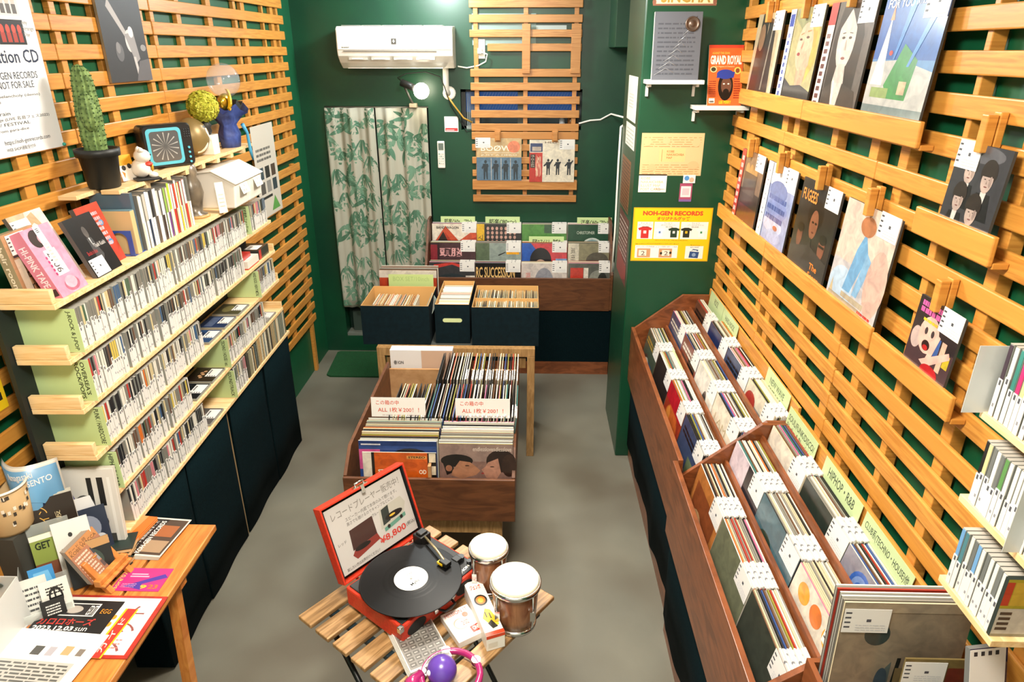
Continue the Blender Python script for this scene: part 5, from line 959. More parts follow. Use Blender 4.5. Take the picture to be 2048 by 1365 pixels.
MB().box(0, .14, 0, .13, 0, .050, mat('#2a2a26', .3, coat=.4)).box(0, .03, -.001, .0, .002, .048, mat('#b83830', .4)).build('box', t); art(MB(), [('r', .1, .1, .6, .5, '#f0efec')]+[('r', .15+.1*j, .4, .06, .12, '#2a2c33') for j in range(4)], .14, .13).build('price_tag', t, T(0, 0, .0505))
t = empty('disc_box', FL @ T(1.355, .03, SZ[2]+.0165+.041), 'small red-fronted disc box on top of the white one', 'disc box')
MB().box(.02, .15, 0, .10, 0, .022, mat('#b02c28', .35, coat=.3)).build('box', t)
# paper-sleeved singles on the bottom board
for i in range(46):
    u = 1.20+.0128*i; nm, c, _ = rr.choices(JC, [q[2] for q in JC])[0]; hh = .125 if i < 10 else .148
    mb = single_mesh(c, .15, hh, .009)
    tag(link('paper_sleeve', mb, M=FL @ T(u, .155, SZ[5]+.0165+(.0 if i < 10 else .004)) @ Matrix(((0, 0, -1, 0), (-1, 0, 0, 0), (0, 1, 0, 0), (0, 0, 0, 1)))), '%s paper sleeve at the far end of the bottom board' % nm, 'paper sleeve', 'paper sleeves on the bottom board, '+nm)
# ---- top board: boxes, books
def leaner(u, v, w, h, th, base, items, label, cat='disc box', spine=None, tilt=.28, name='disc_box', z=0, roll=0, tagpos=None, right=None):
    zz = SZ[0]+.0165+z; o = FL @ Vector((u*KU, v, zz)); rt = Vector(right) if right else du+Vector((0, 0, roll))
    fr = frame(o, rt, Vector((-tilt, 0, 1)))
    t = empty(name, fr @ T(0, 0, 0), label, cat, 'cases leaning on the top board of the left rack')
    card_mb(w, h, th, base, items, edge=(spine or '#55504c'), rough=.3, coat=.4).build('case', t)
    if spine: pass
    if tagpos: art(MB(), tag_art(), .075, .055, 0).build('price_tag', t, T(tagpos[0], tagpos[1], .0012))
    return t
t = leaner(.022, .085, .135, .19, .03, '#b48a62', [('t', .28, .12, .7, .32, 'their\nrooms', '#3a2a20', 0, .01), ('r', .1, .0, .2, .62, '#d8c8b0')], 'tan disc case lettered their rooms at the near end of the top board', spine='#8f8468', tagpos=(.015, .13), tilt=.15)
art(MB(), [('t', .25, .1, .5, .8, 'their rooms', '#ded4c0', -1, .02)], .03, .19, 0).build('spine_print', t, frame((-.0004, 0, -.03), (0, 0, 1), (0, 1, 0)))
t = leaner(.052, .008, .125, .205, .042, '#e09ab4', [('e', .35, .84, .22, .13, '#3a2a28'), ('e', .5, .82, .12, .08, '#e0a8b8'), ('r', .3, .28, .4, .38, '#ece0e0'), ('t', .36, .32, .2, .3, '2106', '#3a3034', -1), ('e', .55, .12, .26, .1, '#b86a80'), ('e', .55, .15, .2, .09, '#e8b0c0')]+scribble(.25, .3, .06, .3, 5, '#c83878', 3), 'pink disc box lettered HI-PINK TAPE leaning on the top board', spine='#c8788c', tilt=.38)
art(MB(), [('r', .1, .05, .8, .1, '#3a2c30'), ('t', .25, .2, .5, .6, 'HI-PINK TAPE', '#f0dce4', -1, .02)], .042, .205, 0).build('spine_print', t, frame((-.0004, 0, -.042), (0, 0, 1), (0, 1, 0)))
art(MB(), [('r', 0, 0, 1, 1, '#efeeea')]+[('r', .2, .84+.04*j, .5, .02, '#2a2c33') for j in range(3)]+scribble(.2, .1, .5, .5, 6, '#b8b4b0', 3), .026, .12, 0).build('price_tag', t, T(.052, .085, .001))
leaner(.095, .055, .150, .235, .012, '#e6d2c2', [('p', [(.0, 1), (.5, 1), (.3, .7), (.25, .4), (.4, .1), (0, 0)], '#c8b08c'), ('e', .52, .60, .24, .24, '#ecd4c4'), ('e', .45, .64, .04, .015, '#4a3a34'), ('e', .62, .66, .04, .015, '#4a3a34'), ('e', .56, .48, .06, .02, '#c8786c'), ('p', [(.3, .9), (.7, .98), (.8, .75), (.6, .85), (.4, .8), (.3, .5)], '#b89a70'), ('p', [(.3, .4), (.45, .3), (.4, .05), (.3, .0)], '#c0a078')], 'pale case with a blonde woman portrait behind the pink box', tagpos=(.0, .165), tilt=.4)
leaner(.222, .012, .145, .190, .014, '#15161a', [('e', .48, .72, .08, .1, '#5a5654'), ('p', [(.4, .62), (.56, .62), (.66, .3), (.5, .15), (.38, .3)], '#4a4a4c'), ('p', [(.46, .62), (.5, .62), (.49, .45)], '#c8c8c8'), ('t', .15, .36, .35, .07, 'Books in blue', '#b83a3c'), ('t', .5, .44, .4, .07, 'Tsuki Kaishi', '#dcd8d4')], 'black book case with a small grey figure beside the pale portrait case', tagpos=(.004, .002), tilt=.38)
leaner(.318, .045, .130, .200, .016, '#c84a34', [('e', .25+.25*(i % 3), .12+.11*i, .1, .05, ('#e8a0b0', '#e8c050', '#5a9ac8')[i % 3]) for i in range(7)]+scribble(.2, .3, .6, .6, 7, '#f0c0c8', 8, .6), 'red case with scribbled pink lettering behind the black case', tilt=.3)
t = empty('bookend', FL @ T(.486, .02, SZ[0]+.0165), 'blue metal bookend with an arched opening on the top board', 'bookend')
BE = mat('#2a50a0', .35, coat=.3); q = MB()
q.box(0, .085, 0, .085, 0, .002, BE)
ar = [(.085/2-.026*cos(pi*i/10), .055+.026*sin(pi*i/10)) for i in range(11)]
q.box(0, .0018, 0, .0165, 0, .088, BE).box(0, .0018, .0685, .085, 0, .088, BE)
vs = []; 
for (y, z) in ar: vs += [(0, y, z), (0, y, .088)]
q.add(vs, [(2*i, 2*i+2, 2*i+3, 2*i+1) for i in range(10)], BE); q.add([(0.0018, b_, c_) for a_, b_, c_ in vs], [(2*i, 2*i+1, 2*i+3, 2*i+2) for i in range(10)], BE); q.build('plate', t)
t = empty('disc_box', FL @ T(.504, .018, SZ[0]+.0165), 'cream boxed set standing just behind the blue bookend', 'disc box')
MB().box(0, .026, 0, .135, .0021, .150, mat('#cfae7c', .6)).build('box', t, bevel=.001); MB().box(.002, .024, .001, .134, .1501, .153, mat('#6a8a94', .4)).build('slip', t)
t = empty('disc_box', FL @ T(.534, .024, SZ[0]+.0165), 'blue and maroon cloudy cover case standing tall behind the cream set', 'disc box')
MB().box(0, .018, 0, .14, 0, .205, mat('#4a6070', .3, coat=.4)).build('box', t, bevel=.001)
BKS = ['#cfc8bc', '#d8d4cc', '#bcb6aa', '#22304a', '#e0dcd4', '#2a2a2e', '#5a4a40', '#e4e0d8', '#c8c4bc', '#3a2a28', '#dcd8d0', '#8ab04a', '#6a3a7a', '#a8c83a', '#e0dcd4', '#b83028', '#c8402c', '#e8e0d4', '#d8b83a', '#c03428', '#d8d0c4', '#b83a2c', '#5a5a54', '#6a6862']
bn = ['cream', 'white', 'grey', 'navy', 'white', 'black', 'brown', 'white', 'pale grey', 'dark brown', 'ivory', 'green', 'purple', 'lime', 'chalk', 'red', 'bright red', 'milky', 'yellow', 'scarlet', 'beige', 'brick red', 'dark grey', 'stone grey']
u = .560
for i, c in enumerate(BKS):
    wv = rr.uniform(.014, .019); h = .19+rr.uniform(-.008, .008)
    t = empty('boxed_disc', FL @ T(u, .014+rr.uniform(0, .006), SZ[0]+.0165), '%s-spined boxed disc, %s on the top board' % (bn[i], 'in the pale group after the bookend' if i < 11 else 'in the colourful group before the statue'), 'boxed disc', 'boxed discs upright on the top board')
    q = MB().box(0, wv, 0, .135, 0, h, mat('#6f6d68', .3, coat=.5)); q.box(.001, wv-.001, -.001, 0, 0, h-.002, mat(c, .35, coat=.4)); q.build('case', t)
    MB().box(.002, wv-.002, -.0018, -.001, .0 if i % 3 else h*.5, h*(.5 if i % 3 else .98), mat('#eeece8' if i < 11 or i % 2 else '#e8c8a8', .4)).build('paper_strip', t)
    u += wv+.0006
# bronze-like vase, white bins
t = empty('statue', FL @ T(1.09, .07, SZ[0]+.0165), 'grey-brown glazed figure with a round base between the boxed discs and the white bins', 'statue')
MB().lathe([(.045, 0), (.048, .012), (.03, .02), (.036, .06), (.046, .1), (.04, .14), (.028, .165), (.034, .185), (.03, .21), (.012, .225), (0, .228)], 28, tex2('bronze_glaze', '#4a4238', '#8a7c68', 9, rough=.3, coat=.4)).build('figure', t)
MB().lathe([(.056, 0), (.056, .008), (.046, .011)], 28, mat('#b08a50', .35)).build('base', t)
card('small_card', FL @ T(1.15, -.006, SZ[0]+.017) @ Matrix(((.9, .2, -.3, 0), (-.3, 0, -.95, 0), (0, .98, 0, 0), (0, 0, 0, 1))), .05, .13, .001, '#dcd8cc', scribble(.2, .2, .6, .5, 4, '#b8b4a8', 4, .3), 'blank pale card leaning against the glazed figure', 'card')
def white_bin(u, label, w=.165):
    t = empty('storage_bin', FL @ T(u, -.05, SZ[0]+.0165), label, 'storage bin', 'white lidded bins on the top board'); WB = mat('#e9e5da', .35, coat=.2)
    pf = [(.0+.012, 0), (.20, 0), (.205, .145), (.10, .158), (.0, .105)]
    MB().prism([(y, z) for y, z in pf], 0, w, WB, axis='x').build('body', t, bevel=.006)
    MB().prism([(-.003, .1035), (.098, .1585), (.212, .1455), (.212, .153), (.098, .167), (-.010, .108)], -.004, w+.004, WB, axis='x').build('lid', t, bevel=.003)
    art(MB().box(0, .085, 0, .05, -.0008, 0, WHITE), [('t', .08, .5, .84, .3, 'ケース無しCD', '#3a3834'), ('t', .2, .12, .6, .28, '1枚￥200！！', '#3a3834')], .085, .05).build('price_label', t, frame((w*.3, -.014, .055), (1, 0, 0), (0, .35, 1)))
white_bin(1.250, 'nearer white lidded bin with a price label on the top board'); white_bin(1.425, 'farther white lidded bin with a price label, overhanging the top board end')
tag(MB().box(1.546, 1.62, .03, .12, SZ[0]-.001, SZ[0]+.015, PINE).build('bin_support', None, FL), 'short pine board under the farther white bin', 'board')
# ---- small upper shelf with ornaments
F2 = Matrix(((du.x, dv.x, 0, -1.385), (du.y, dv.y, 0, 2.27), (0, 0, 1, 1.752), (0, 0, 0, 1)))
t = empty('ornament_shelf', F2, 'narrow slatted pine shelf carrying the cactus and ornaments', 'shelf')
MB().box(0, 1.27, 0, .062, .0, .014, PINE).build('plank', t, bevel=.001); MB().box(-.10, 1.27, .085, .145, .0, .014, PINE).build('plank', t, bevel=.001)
for u in (.02, .18, .34, .5, .66, .82, .98, 1.14): MB().box(u, u+.03, .0, .155, -.018, 0, PINE).build('crossbar', t)
def orn(u, v): return F2 @ T(u, v, .0145)
t = empty('potted_cactus', orn(.055, .075), 'tall green ribbed cactus in a black pot', 'plant')
MB().lathe([(.046, 0), (.05, .004), (.060, .105), (.068, .105), (.070, .130), (.064, .130), (.06, .118), (0, .118)], 36, mat('#171b1b', .5)).build('pot', t)
MB().lathe([(.062, .116), (0, .119)], 20, mat('#8a7a60', .9)).build('soil', t)
CG = tex2('cactus_skin', '#4a6430', '#7f9a58', 60, rough=.7, dist=0, bump=.5)
def cactus(path, rs, nr=12, name='stem'):
    pts = [Vector(p) for p in path]; vs = []; fs = []; n = nr*4; K = len(pts)
    for j, pnt in enumerate(pts):
        for i in range(n):
            a = 2*pi*i/n; r = rs[j]*(1+.12*cos(nr*a)+.02*sin(j*2.3)); vs.append((pnt.x+r*cos(a), pnt.y+r*sin(a), pnt.z))
    for j in range(K-1):
        for i in range(n): a = j*n+i; b = j*n+(i+1) % n; fs.append((a, b, b+n, a+n))
    mb = MB().add(vs, fs, CG, True)
    for j in range(1, K-1):      # areoles with short spines
        for i in range(nr):
            a = 2*pi*i/nr; r = rs[j]*1.12; pnt = pts[j]; c = (pnt.x+r*cos(a), pnt.y+r*sin(a), pnt.z)
            mb.sphere(c, .0024, mat('#3a5228', .8), 6, 4)
    return mb.build(name, t)
zs = [.11+.0155*i for i in range(18)]
cactus([(.0+.004*sin(z*9), .004*sin(z*12), z) for z in zs]+[(0, 0, .386), (0, 0, .392)], [.030, .031, .032, .033, .034, .033, .034, .035, .035, .034, .033, .032, .031, .030, .029, .028, .026, .022, .013, .002])
cactus([(-.030, -.020, .19+.014*i) for i in range(9)]+[(-.030, -.020, .314)], [.008, .018, .022, .024, .024, .023, .021, .017, .010, .002], 9)
cactus([(.036, .008, .20+.013*i) for i in range(11)]+[(.036, .008, .342)], [.006, .014, .017, .019, .02, .02, .02, .019, .017, .013, .008, .002], 8)
# lucky cat
t = empty('cat_figurine', orn(.225, .030) @ RZ(R(40)) @ Matrix.Scale(1.12, 4), 'white beckoning cat figurine with red bib on a black tray', 'figurine')
CW = mat('#f0e8dc', .3, coat=.5)
MB().box(-.055, .04, -.045, .03, 0, .006, BLACK).build('tray', t, bevel=.002)
b = MB(); b.sphere((0, 0, .034), .030, CW, 20, 12, (1.05, .95, 1)); b.sphere((-.008, -.008, .072), .025, CW, 20, 12, (1.15, 1, .9)); b.sphere((.03, -.012, .055), .012, CW, 12, 8, (.8, .8, 2)); b.sphere((.022, -.03, .012), .012, CW, 12, 8, (1.2, 1.2, .8)); b.sphere((-.018, -.03, .012), .012, CW, 12, 8, (1.2, 1.2, .8)); b.build('body', t)
MB().lathe([(.010, 0), (.006, .010), (0, .014)], 10, CW, (-.024, -.004, .088)).lathe([(.010, 0), (.006, .010), (0, .014)], 10, CW, (.010, -.004, .088)).build('ear', t)
MB().sphere((-.018, -.031, .076), .003, BLACK, 8, 6).sphere((.003, -.032, .076), .003, BLACK, 8, 6).build('eyes', t)
MB().sphere((-.002, -.014, .046), .026, mat('#c03424', .4), 16, 8, (1, .9, .35)).sphere((-.004, -.032, .035), .012, mat('#d8a83a', .3, .6), 12, 8, (1.2, .4, 1.2)).build('bib', t)
card('small_card', orn(.17, .095) @ Matrix(((.85, .1, .5, 0), (-.5, 0, .85, 0), (0, .98, 0, 0), (0, 0, 0, 1))) if False else frame(orn(.165, .07).translation, (.35, .9, 0), (-.2, 0, 1)), .06, .09, .001, '#e0a020', [('r', .0, .0, 1, .6, '#efe6d8'), ('e', .3, .5, .14, .1, '#2a2a2a'), ('e', .7, .55, .14, .1, '#2a2a2a'), ('p', [(.1, .4), (.3, .3), (.2, .1)], '#d87828')], 'yellow and white card standing behind the cat figurine', 'card')
# retro television radio
nrm = Vector((.80, -.60, 0)); rt = Vector((.60, .80, 0)); c0 = orn(.50, .055).translation
FT = Matrix(((rt.x, -nrm.x, 0, c0.x), (rt.y, -nrm.y, 0, c0.y), (0, 0, 1, c0.z), (0, 0, 0, 1))) @ Matrix.Scale(1.16, 4)    # x right, y back
t = empty('television', FT, 'small retro black television with a light blue screen frame', 'television')
TB_ = mat('#15191b', .35, coat=.3); q = MB()
def rrect(w, h, r, n=5):
    o = []
    for cx, cz, a0 in ((w-r, h-r, 0), (-w+r, h-r, pi/2), (-w+r, -h+r, pi), (w-r, -h+r, 1.5*pi)):
        for i in range(n+1): a = a0+pi/2*i/n; o.append((cx+r*cos(a), cz+r*sin(a)))
    return o
zc = .072; rings = [(.082, .066, -.018, .012), (.086, .071, -.01, .014), (.086, .071, .03, .014), (.066, .056, .09, .02), (.045, .040, .125, .02)]
vs = []; fs = []
for w, h, y, r in rings:
    for x, z in rrect(w, h, r): vs.append((x, y, z+zc))
n = 24
for j in range(len(rings)-1):
    for i in range(n): a = j*n+i; b_ = j*n+(i+1) % n; fs.append((a, b_, b_+n, a+n))
fs += [tuple(range(n)), tuple(range((len(rings)-1)*n, len(rings)*n))[::-1]]
q.add(vs, fs, TB_); q.build('cabinet', t)
q = MB(); o1 = rrect(.060, .060, .014); o2 = rrect(.050, .050, .012); vs = [(x-.014, -.019, z+zc) for x, z in o1]+[(x-.014, -.0195, z+zc) for x, z in o2]+[(x-.014, -.012, z+zc) for x, z in o2]
q.add(vs, [(i, (i+1) % n, n+(i+1) % n, n+i) for i in range(n)]+[(n+i, n+(i+1) % n, 2*n+(i+1) % n, 2*n+i) for i in range(n)], mat('#58b4c8', .35, coat=.3)); q.build('screen_frame', t)
q = MB(); q.add([(x-.014, -.0187, z+zc) for x, z in o2], [tuple(range(n))], mat('#74787a', .12, .5, coat=.6))
for i in range(14):
    a = 2*pi*i/14+.2; q.add([(-.014+.006*cos(a), -.0190, zc+.006*sin(a)), (-.014+.046*cos(a), -.0190, zc+.046*sin(a)), (-.014+.046*cos(a+.09), -.0190, zc+.046*sin(a+.09))], [(0, 1, 2)], mat('#c4c8c6', .2, .4))
q.build('screen', t)
q = MB()
for i in range(4):
    for j in range(3): q.sphere((.058+.008*j, -.019, zc+.05-.008*i), .0024, mat('#3a3e40', .5), 6, 4)
for i in range(4): q.cyl((0, 0, 0), .004, .004, mat('#58b4c8', .35), 12, M=Matrix.Translation((.066, -.018, zc-.01-.016*i)) @ Matrix.Rotation(R(90), 4, 'X'))
q.build('buttons', t)
for x in (-.06, .055): MB().box(x, x+.02, 0, .03, 0, .004, BLACK).build('foot', t)
# daruma-like round doll
t = empty('round_doll', orn(.80, .085) @ RZ(R(38)) @ Matrix.Scale(.92, 4), 'large white and gold round wishing doll behind the television', 'doll')
q = MB(); q.sphere((0, 0, .088), .080, mat('#8a7448', .4, .3), 28, 18, (.95, .95, 1.12)); q.build('body', t)
def disk_on(cx, cz, a, b_, c, k=0, name='face'):
    mb = MB(); n = 18; vs = []; K = 6
    for j in range(K+1):
        for i in range(n):
            x = cx+a*j/K*cos(2*pi*i/n); z = cz+b_*j/K*sin(2*pi*i/n); rr_ = max(.0, 1-(x/.076)**2-((z-.088)/.0896)**2); vs.append((x, -.076*rr_**.5-.0006-.0006*k, z))
    mb.add(vs, [(j*n+i, j*n+(i+1) % n, (j+1)*n+(i+1) % n, (j+1)*n+i) for j in range(K) for i in range(n)], mat(c, .4), True); return mb.build(name, t)
disk_on(0, .112, .048, .036, '#efe6d4'); disk_on(-.02, .118, .014, .011, '#c8b088', 1, 'eye'); disk_on(.022, .118, .014, .011, '#c8b088', 1, 'eye'); disk_on(-.02, .118, .005, .005, '#1c1a18', 2, 'eye'); disk_on(.022, .118, .005, .005, '#1c1a18', 2, 'eye')
disk_on(0, .092, .012, .006, '#c84038', 1, 'mouth'); disk_on(-.028, .136, .02, .006, '#2a241c', 1, 'brow'); disk_on(.028, .136, .02, .006, '#2a241c', 1, 'brow')
for i, x in enumerate((-.05, -.03, .03, .05, .012, -.012)): disk_on(x, .05-.01*abs(i-2.5)/3, .007, .024, '#efe6d4', 1, 'painted_stripe')
# white vase with yellow-green ball
t = empty('potted_topiary', orn(.870, .045), 'white square vase with a yellow-green moss ball plant', 'plant')
MB().prism([(-.032, 0), (.032, 0), (.038, .085), (-.038, .085)], -.032, .032, mat('#f0ece2', .3, coat=.4)).build('vase', t, bevel=.003)
MB().lathe([(.016, .086), (.022, .10), (.018, .115), (.024, .125), (.012, .14), (.010, .155)], 12, mat('#2a2a28', .5)).build('collar', t)
q = MB(); YG = mat('#a8aa2c', .7); YG2 = mat('#bcb83c', .7); r9 = random.Random(4)
q.sphere((0, 0, .205), .058, YG, 20, 14)
for i in range(420):
    a = r9.uniform(0, 2*pi); zz = r9.uniform(-1, 1); s_ = (1-zz*zz)**.5; d = Vector((s_*cos(a), s_*sin(a), zz)); c = Vector((0, 0, .205))+d*.060; u1 = d.orthogonal().normalized(); u2 = d.cross(u1); L = .013; th_ = r9.uniform(0, 6.3); e1 = (u1*cos(th_)+u2*sin(th_)); e2 = d.cross(e1)
    q.add([c-e1*L-e2*L*.6, c+e1*L-e2*L*.5+d*.006, c+e1*L*.8+e2*L*.7+d*.002, c-e1*L*.7+e2*L+d*.008], [(0, 1, 2, 3)], YG2 if i % 2 else YG)
q.build('moss_ball', t)
# gift bouquet: blue wrapped bag, clear balloon, gold moon
t = empty('balloon_bouquet', orn(1.13, .05) @ Matrix.Scale(1.2, 4), 'blue wrapped gift bouquet with clear balloon and gold foil moon', 'bouquet')
BW = tex2('blue_wrapping_paper', '#2a3a78', '#4a5fa8', 14, rough=.5, bump=.3)
q = MB(); n = 24; vs = []; fs = []
for j, (r, z) in enumerate(((.045, 0), (.05, .05), (.034, .085), (.060, .115), (.095, .15))):
    for i in range(n): a = 2*pi*i/n; k = 1+.16*sin(a*6+j)*min(1, j/2); vs.append((r*k*cos(a), r*k*sin(a)*.8, z+(.02*sin(a*5) if j == 4 else 0)))
for j in range(4):
    for i in range(n): a = j*n+i; b_ = j*n+(i+1) % n; fs.append((a, b_, b_+n, a+n))
fs.append(tuple(range(n))[::-1]); q.add(vs, fs, BW, True); q.build('wrapping', t)
MB().sphere((-.055, -.03, .255), .062, mat('#c8d8e8', .05, alpha=.22, coat=1, name='clear_balloon_film'), 24, 16).build('balloon', t)
MB().sphere((-.045, -.02, .175), .036, mat('#c8a838', .2, .8), 16, 12, (1.3, .6, .9)).sphere((.005, 0, .175), .03, mat('#c8a838', .2, .8), 16, 12, (1.2, .7, 1)).build('gold_foil', t)
q = MB(); mo = [(-.09+.034*cos(a), .185+.040*sin(a)) for a in [R(-80+16*i) for i in range(11)]]; mi_ = [(-.10+.026*cos(a), .19+.036*sin(a)) for a in [R(75-15*i) for i in range(11)]]
q.prism(mo+mi_, -.052, -.044, mat('#f0c020', .2, .6)).build('moon', t)
MB().tube([(.02, -.05, .085), (.045, -.055, .05), (.04, -.06, -.02), (.055, -.06, -.06)], [.008, .006, .007, .004], mat('#4aa0c8', .4), 8).build('ribbon', t)
q = MB(); q.prism([(.06, .13), (.10, .175), (.14, .15), (.165, .165), (.15, .12), (.11, .14), (.08, .11)], -.01, .01, BLACK).build('black_bow', t)
# ================================================================ left wall pictures
def lwall(y0, z0, w, h, base, items, label, cat='poster', name='poster', t=.001, x=-1.5635, **k):
    return card(name, frame((x, y0, z0), (0, 1, 0), (0, 0, 1)), w, h, t, base, items, label, cat, **k)
PI_ = [('r', 0, .70, 1, .3, '#7fa8d8'), ('e', .3, .85, .25, .1, '#5a8ac8'), ('e', .8, .78, .2, .08, '#c8c8e0'), ('p', [(.55, .73), (.65, .85), (.75, .72)], '#1f3058')]
for i, (x, y) in enumerate(((.34, .59), (.62, .59), (.34, .47), (.62, .47))):
    PI_ += [('r', x, y, .26, .105, '#1c1c1e' if i != 1 else '#e0dcd8')]
    PI_ += [('e', x+.05+.055*j, y+.065, .02, .02, '#c8beb8' if i != 3 else '#c84a3a') for j in range(4)]+[('r', x+.03+.055*j, y+.01, .04, .04, '#5a5654' if i != 3 else '#a83a2c') for j in range(4)]
PI_ += [('t', .87, .5, .11, .075, 'Any\nStrange\nDay', '#8a8888'), ('t', .22, .375, .74, .075, 'Compilation CD', '#1c2a48', 0, .01), ('t', .4, .325, .5, .03, 'NOH-GEN RECORDS', '#2a3448'), ('t', .38, .285, .46, .03, 'FREE.NOT FOR SALE', '#2a3448')]
for i, s in enumerate(('#2 猫廻り電 / melancholy (demo)', 'ルスターズ / JIJYO', 'のテーマ Xver.', '#6 2002 / Train', "feat. airlie / orange (LIVE 名音フェス2022)", '9 grunband / FESTIVAL', '朝のように from para-dice')):
    PI_.append(('t', .12, .245-.024*i, min(.8, .028*len(s)), .018, s, '#3a4048'))
PI_ += [('t', .42, .045, .45, .025, 'https://noh-genrecords.com', '#2a3448'), ('t', .42, .02, .28, .018, 'WEB SHOP通販受付中', '#4a5058')]
t = lwall(1.86, 1.905, .455, .66, '#eeeef0', PI_, 'tall white concert poster reading Compilation CD, NOT FOR SALE on the left slats')
MB().sphere((.452, .006, .003), .006, mat('#2a9a8a', .4), 10, 6).build('pin', t)
t = empty('canvas_print', frame((-1.553, 2.655, 2.088), (0, 1, 0), (0, 0, 1)), 'black canvas print of a guitarist on stage above the cactus', 'canvas print')
card_mb(.292, .40, .010, '#2c2c30', [('p', [(.2, .65), (.26, .72), (.62, .38), (.58, .34)], '#a8a4a4'), ('p', [(.22, .72), (.28, .74), (.2, .85), (.16, .83)], '#c0bcbc'), ('e', .60, .36, .1, .1, '#c8c4c4'), ('p', [(.5, .42), (.72, .44), (.78, .2), (.66, .16)], '#8f8c8e'), ('e', .66, .44, .06, .05, '#d8d4d4'), ('p', [(.62, .22), (.68, .22), (.72, .02), (.66, .02)], '#b8b4b4'), ('e', .32, .26, .09, .08, '#5a5a5e'), ('e', .3, .3, .05, .05, '#7a787a'), ('p', [(.6, .0), (1, .0), (1, .2), (.75, .18)], '#5a585c'),
    ('r', .55, .76, .05, .015, '#8a888a'), ('r', .65, .75, .06, .015, '#8a888a'), ('r', .78, .74, .04, .015, '#8a888a'), ('e', .9, .3, .07, .03, '#8a888a')], edge='#8a7a60', rough=.5).build('canvas', t)
SMI = [('t', .1, .68, .6, .1, 'ねこたに', '#4a4a48'), ('t', .1, .60, .7, .06, 'STUDIO', '#8a8884'), ('r', .12, .42, .2, .13, '#3a4a54'), ('r', .4, .42, .2, .13, '#2a2a2a'), ('r', .68, .42, .2, .13, '#4a3a30'), ('r', .12, .26, .2, .13, '#55504c'), ('r', .4, .26, .2, .13, '#8a8884'), ('r', .68, .26, .2, .13, '#2c3a44'), ('p', [(.5, .04), (.9, .04), (.7, .2)], '#5a9a4a'), ('r', .1, .2, .5, .03, '#2a2a2a')]
SMI = [s for s in SMI if s[0] != 't']+scribble(.1, .62, .65, .16, 3, '#6a6864', 4, .5)
lwall(3.90, 1.285, .345, .52, '#cfc8bc', SMI, 'beige band flyer with small square photos on the far left slats, beyond the bouquet')
lwall(1.42, 1.215, .35, .30, '#f0c820', [('p', [(.75, .3), (.9, .42), (.88, .22)], '#1c1c1a'), ('r', .8, .1, .16, .08, '#2a2a24')], 'yellow poster at the left picture edge beside the disc rack')
# ================================================================ flyer table
t = empty('display_table', (-1.58, .35, 0), 'amber wooden display table covered in flyers, bottom left', 'table')
for i, (x0, x1, y1) in enumerate(((0, .115, 1.50), (.125, .24, 1.50), (.25, .365, 1.50), (.375, .51, 1.53))): MB().box(x0, x1, 0, y1, .678, .700, TABLEW).build('plank', t, bevel=.003)
for y in (.2, .74, 1.28): MB().box(.01, .50, y, y+.035, .645, .677, TABLEW).build('batten', t)
MB().box(.46, .495, 0.1, 1.5, .655, .677, TABLEW).build('rail', t)
for y, dy in ((1.27, -.06), (.3, .06)):
    for x in (.04, .455): MB().add([(x, y, .655), (x+.03, y, .655), (x+.03, y+.035, .655), (x, y+.035, .655), (x, y+dy, 0), (x+.03, y+dy, 0), (x+.03, y+dy+.035, 0), (x, y+dy+.035, 0)], [(0, 1, 2, 3), (7, 6, 5, 4), (0, 4, 5, 1), (1, 5, 6, 2), (2, 6, 7, 3), (3, 7, 4, 0)], TABLEW).build('leg', t)
TZ = .7003
def flat(name, x, y, w, h, base, items, label, cat='flyer', z=0, a=0, t=.001, edge=None, **k):
    """lying on the table; local x right, y away from camera"""
    M = T(x, y, TZ+z+t) @ RZ(R(a))
    return card(name, M, w, h, t, base, items, label, cat, edge=edge, **k)
flat('document_folder', -1.392, 1.315, .325, .225, '#b8342c', [], 'red plastic folder lying on the flyer table', 'folder', t=.003, rough=.3, coat=.4)
flat('flyer', -1.385, 1.325, .305, .205, '#ece8e2', [('t', .72, .05, .22, .8, 'ノット', '#8a4a48', 1), ('t', .08, .8, .5, .12, '大募集のお知らせ', '#8a4048')]+scribble(.7, .1, .2, .2, 3, '#c87a74', 2, .3)+[('r', 0, .0, .02, 1, '#c04038')], 'white sheet with brush lettering inside the red folder', z=.0032)
flat('flyer', -1.345, 1.322, .21, .175, '#e8b420', [('r', .72, .0, .1, 1, '#efe8d8'), ('r', .85, 0, .13, 1, '#c8342c'), ('r', .7, .1, .12, .08, '#202020'), ('t', .87, .1, .08, .7, 'ガイド', '#f0e0d8', 1), ('e', .76, .8, .03, .05, '#e0902a'), ('e', .76, .65, .03, .05, '#e0902a')], 'yellow, white and red striped flyer beneath the black one', z=.0046, a=-3)
flat('flyer', -1.398, 1.395, .215, .122, '#1a1a1c', [('r', .12, .5, .6, .4, '#d8d4d0'), ('r', .14, .53, .56, .34, '#2c2a2c'), ('e', .4, .7, .12, .12, '#a8a098'), ('t', .6, .55, .1, .28, 'EDIT', '#f0f0ec'), ('t', .78, .6, .14, .14, 'EGG', '#e0902a'), ('t', .05, .22, .75, .22, 'カロロホーズ', '#b83a34', 0, .02), ('t', .04, .06, .55, .13, '2023.12.03', '#efece6', 0, .03), ('t', .62, .06, .16, .1, 'sun', '#efece6')], 'black event flyer dated 2023.12.03 on the flyer table', z=.0056, a=-1)
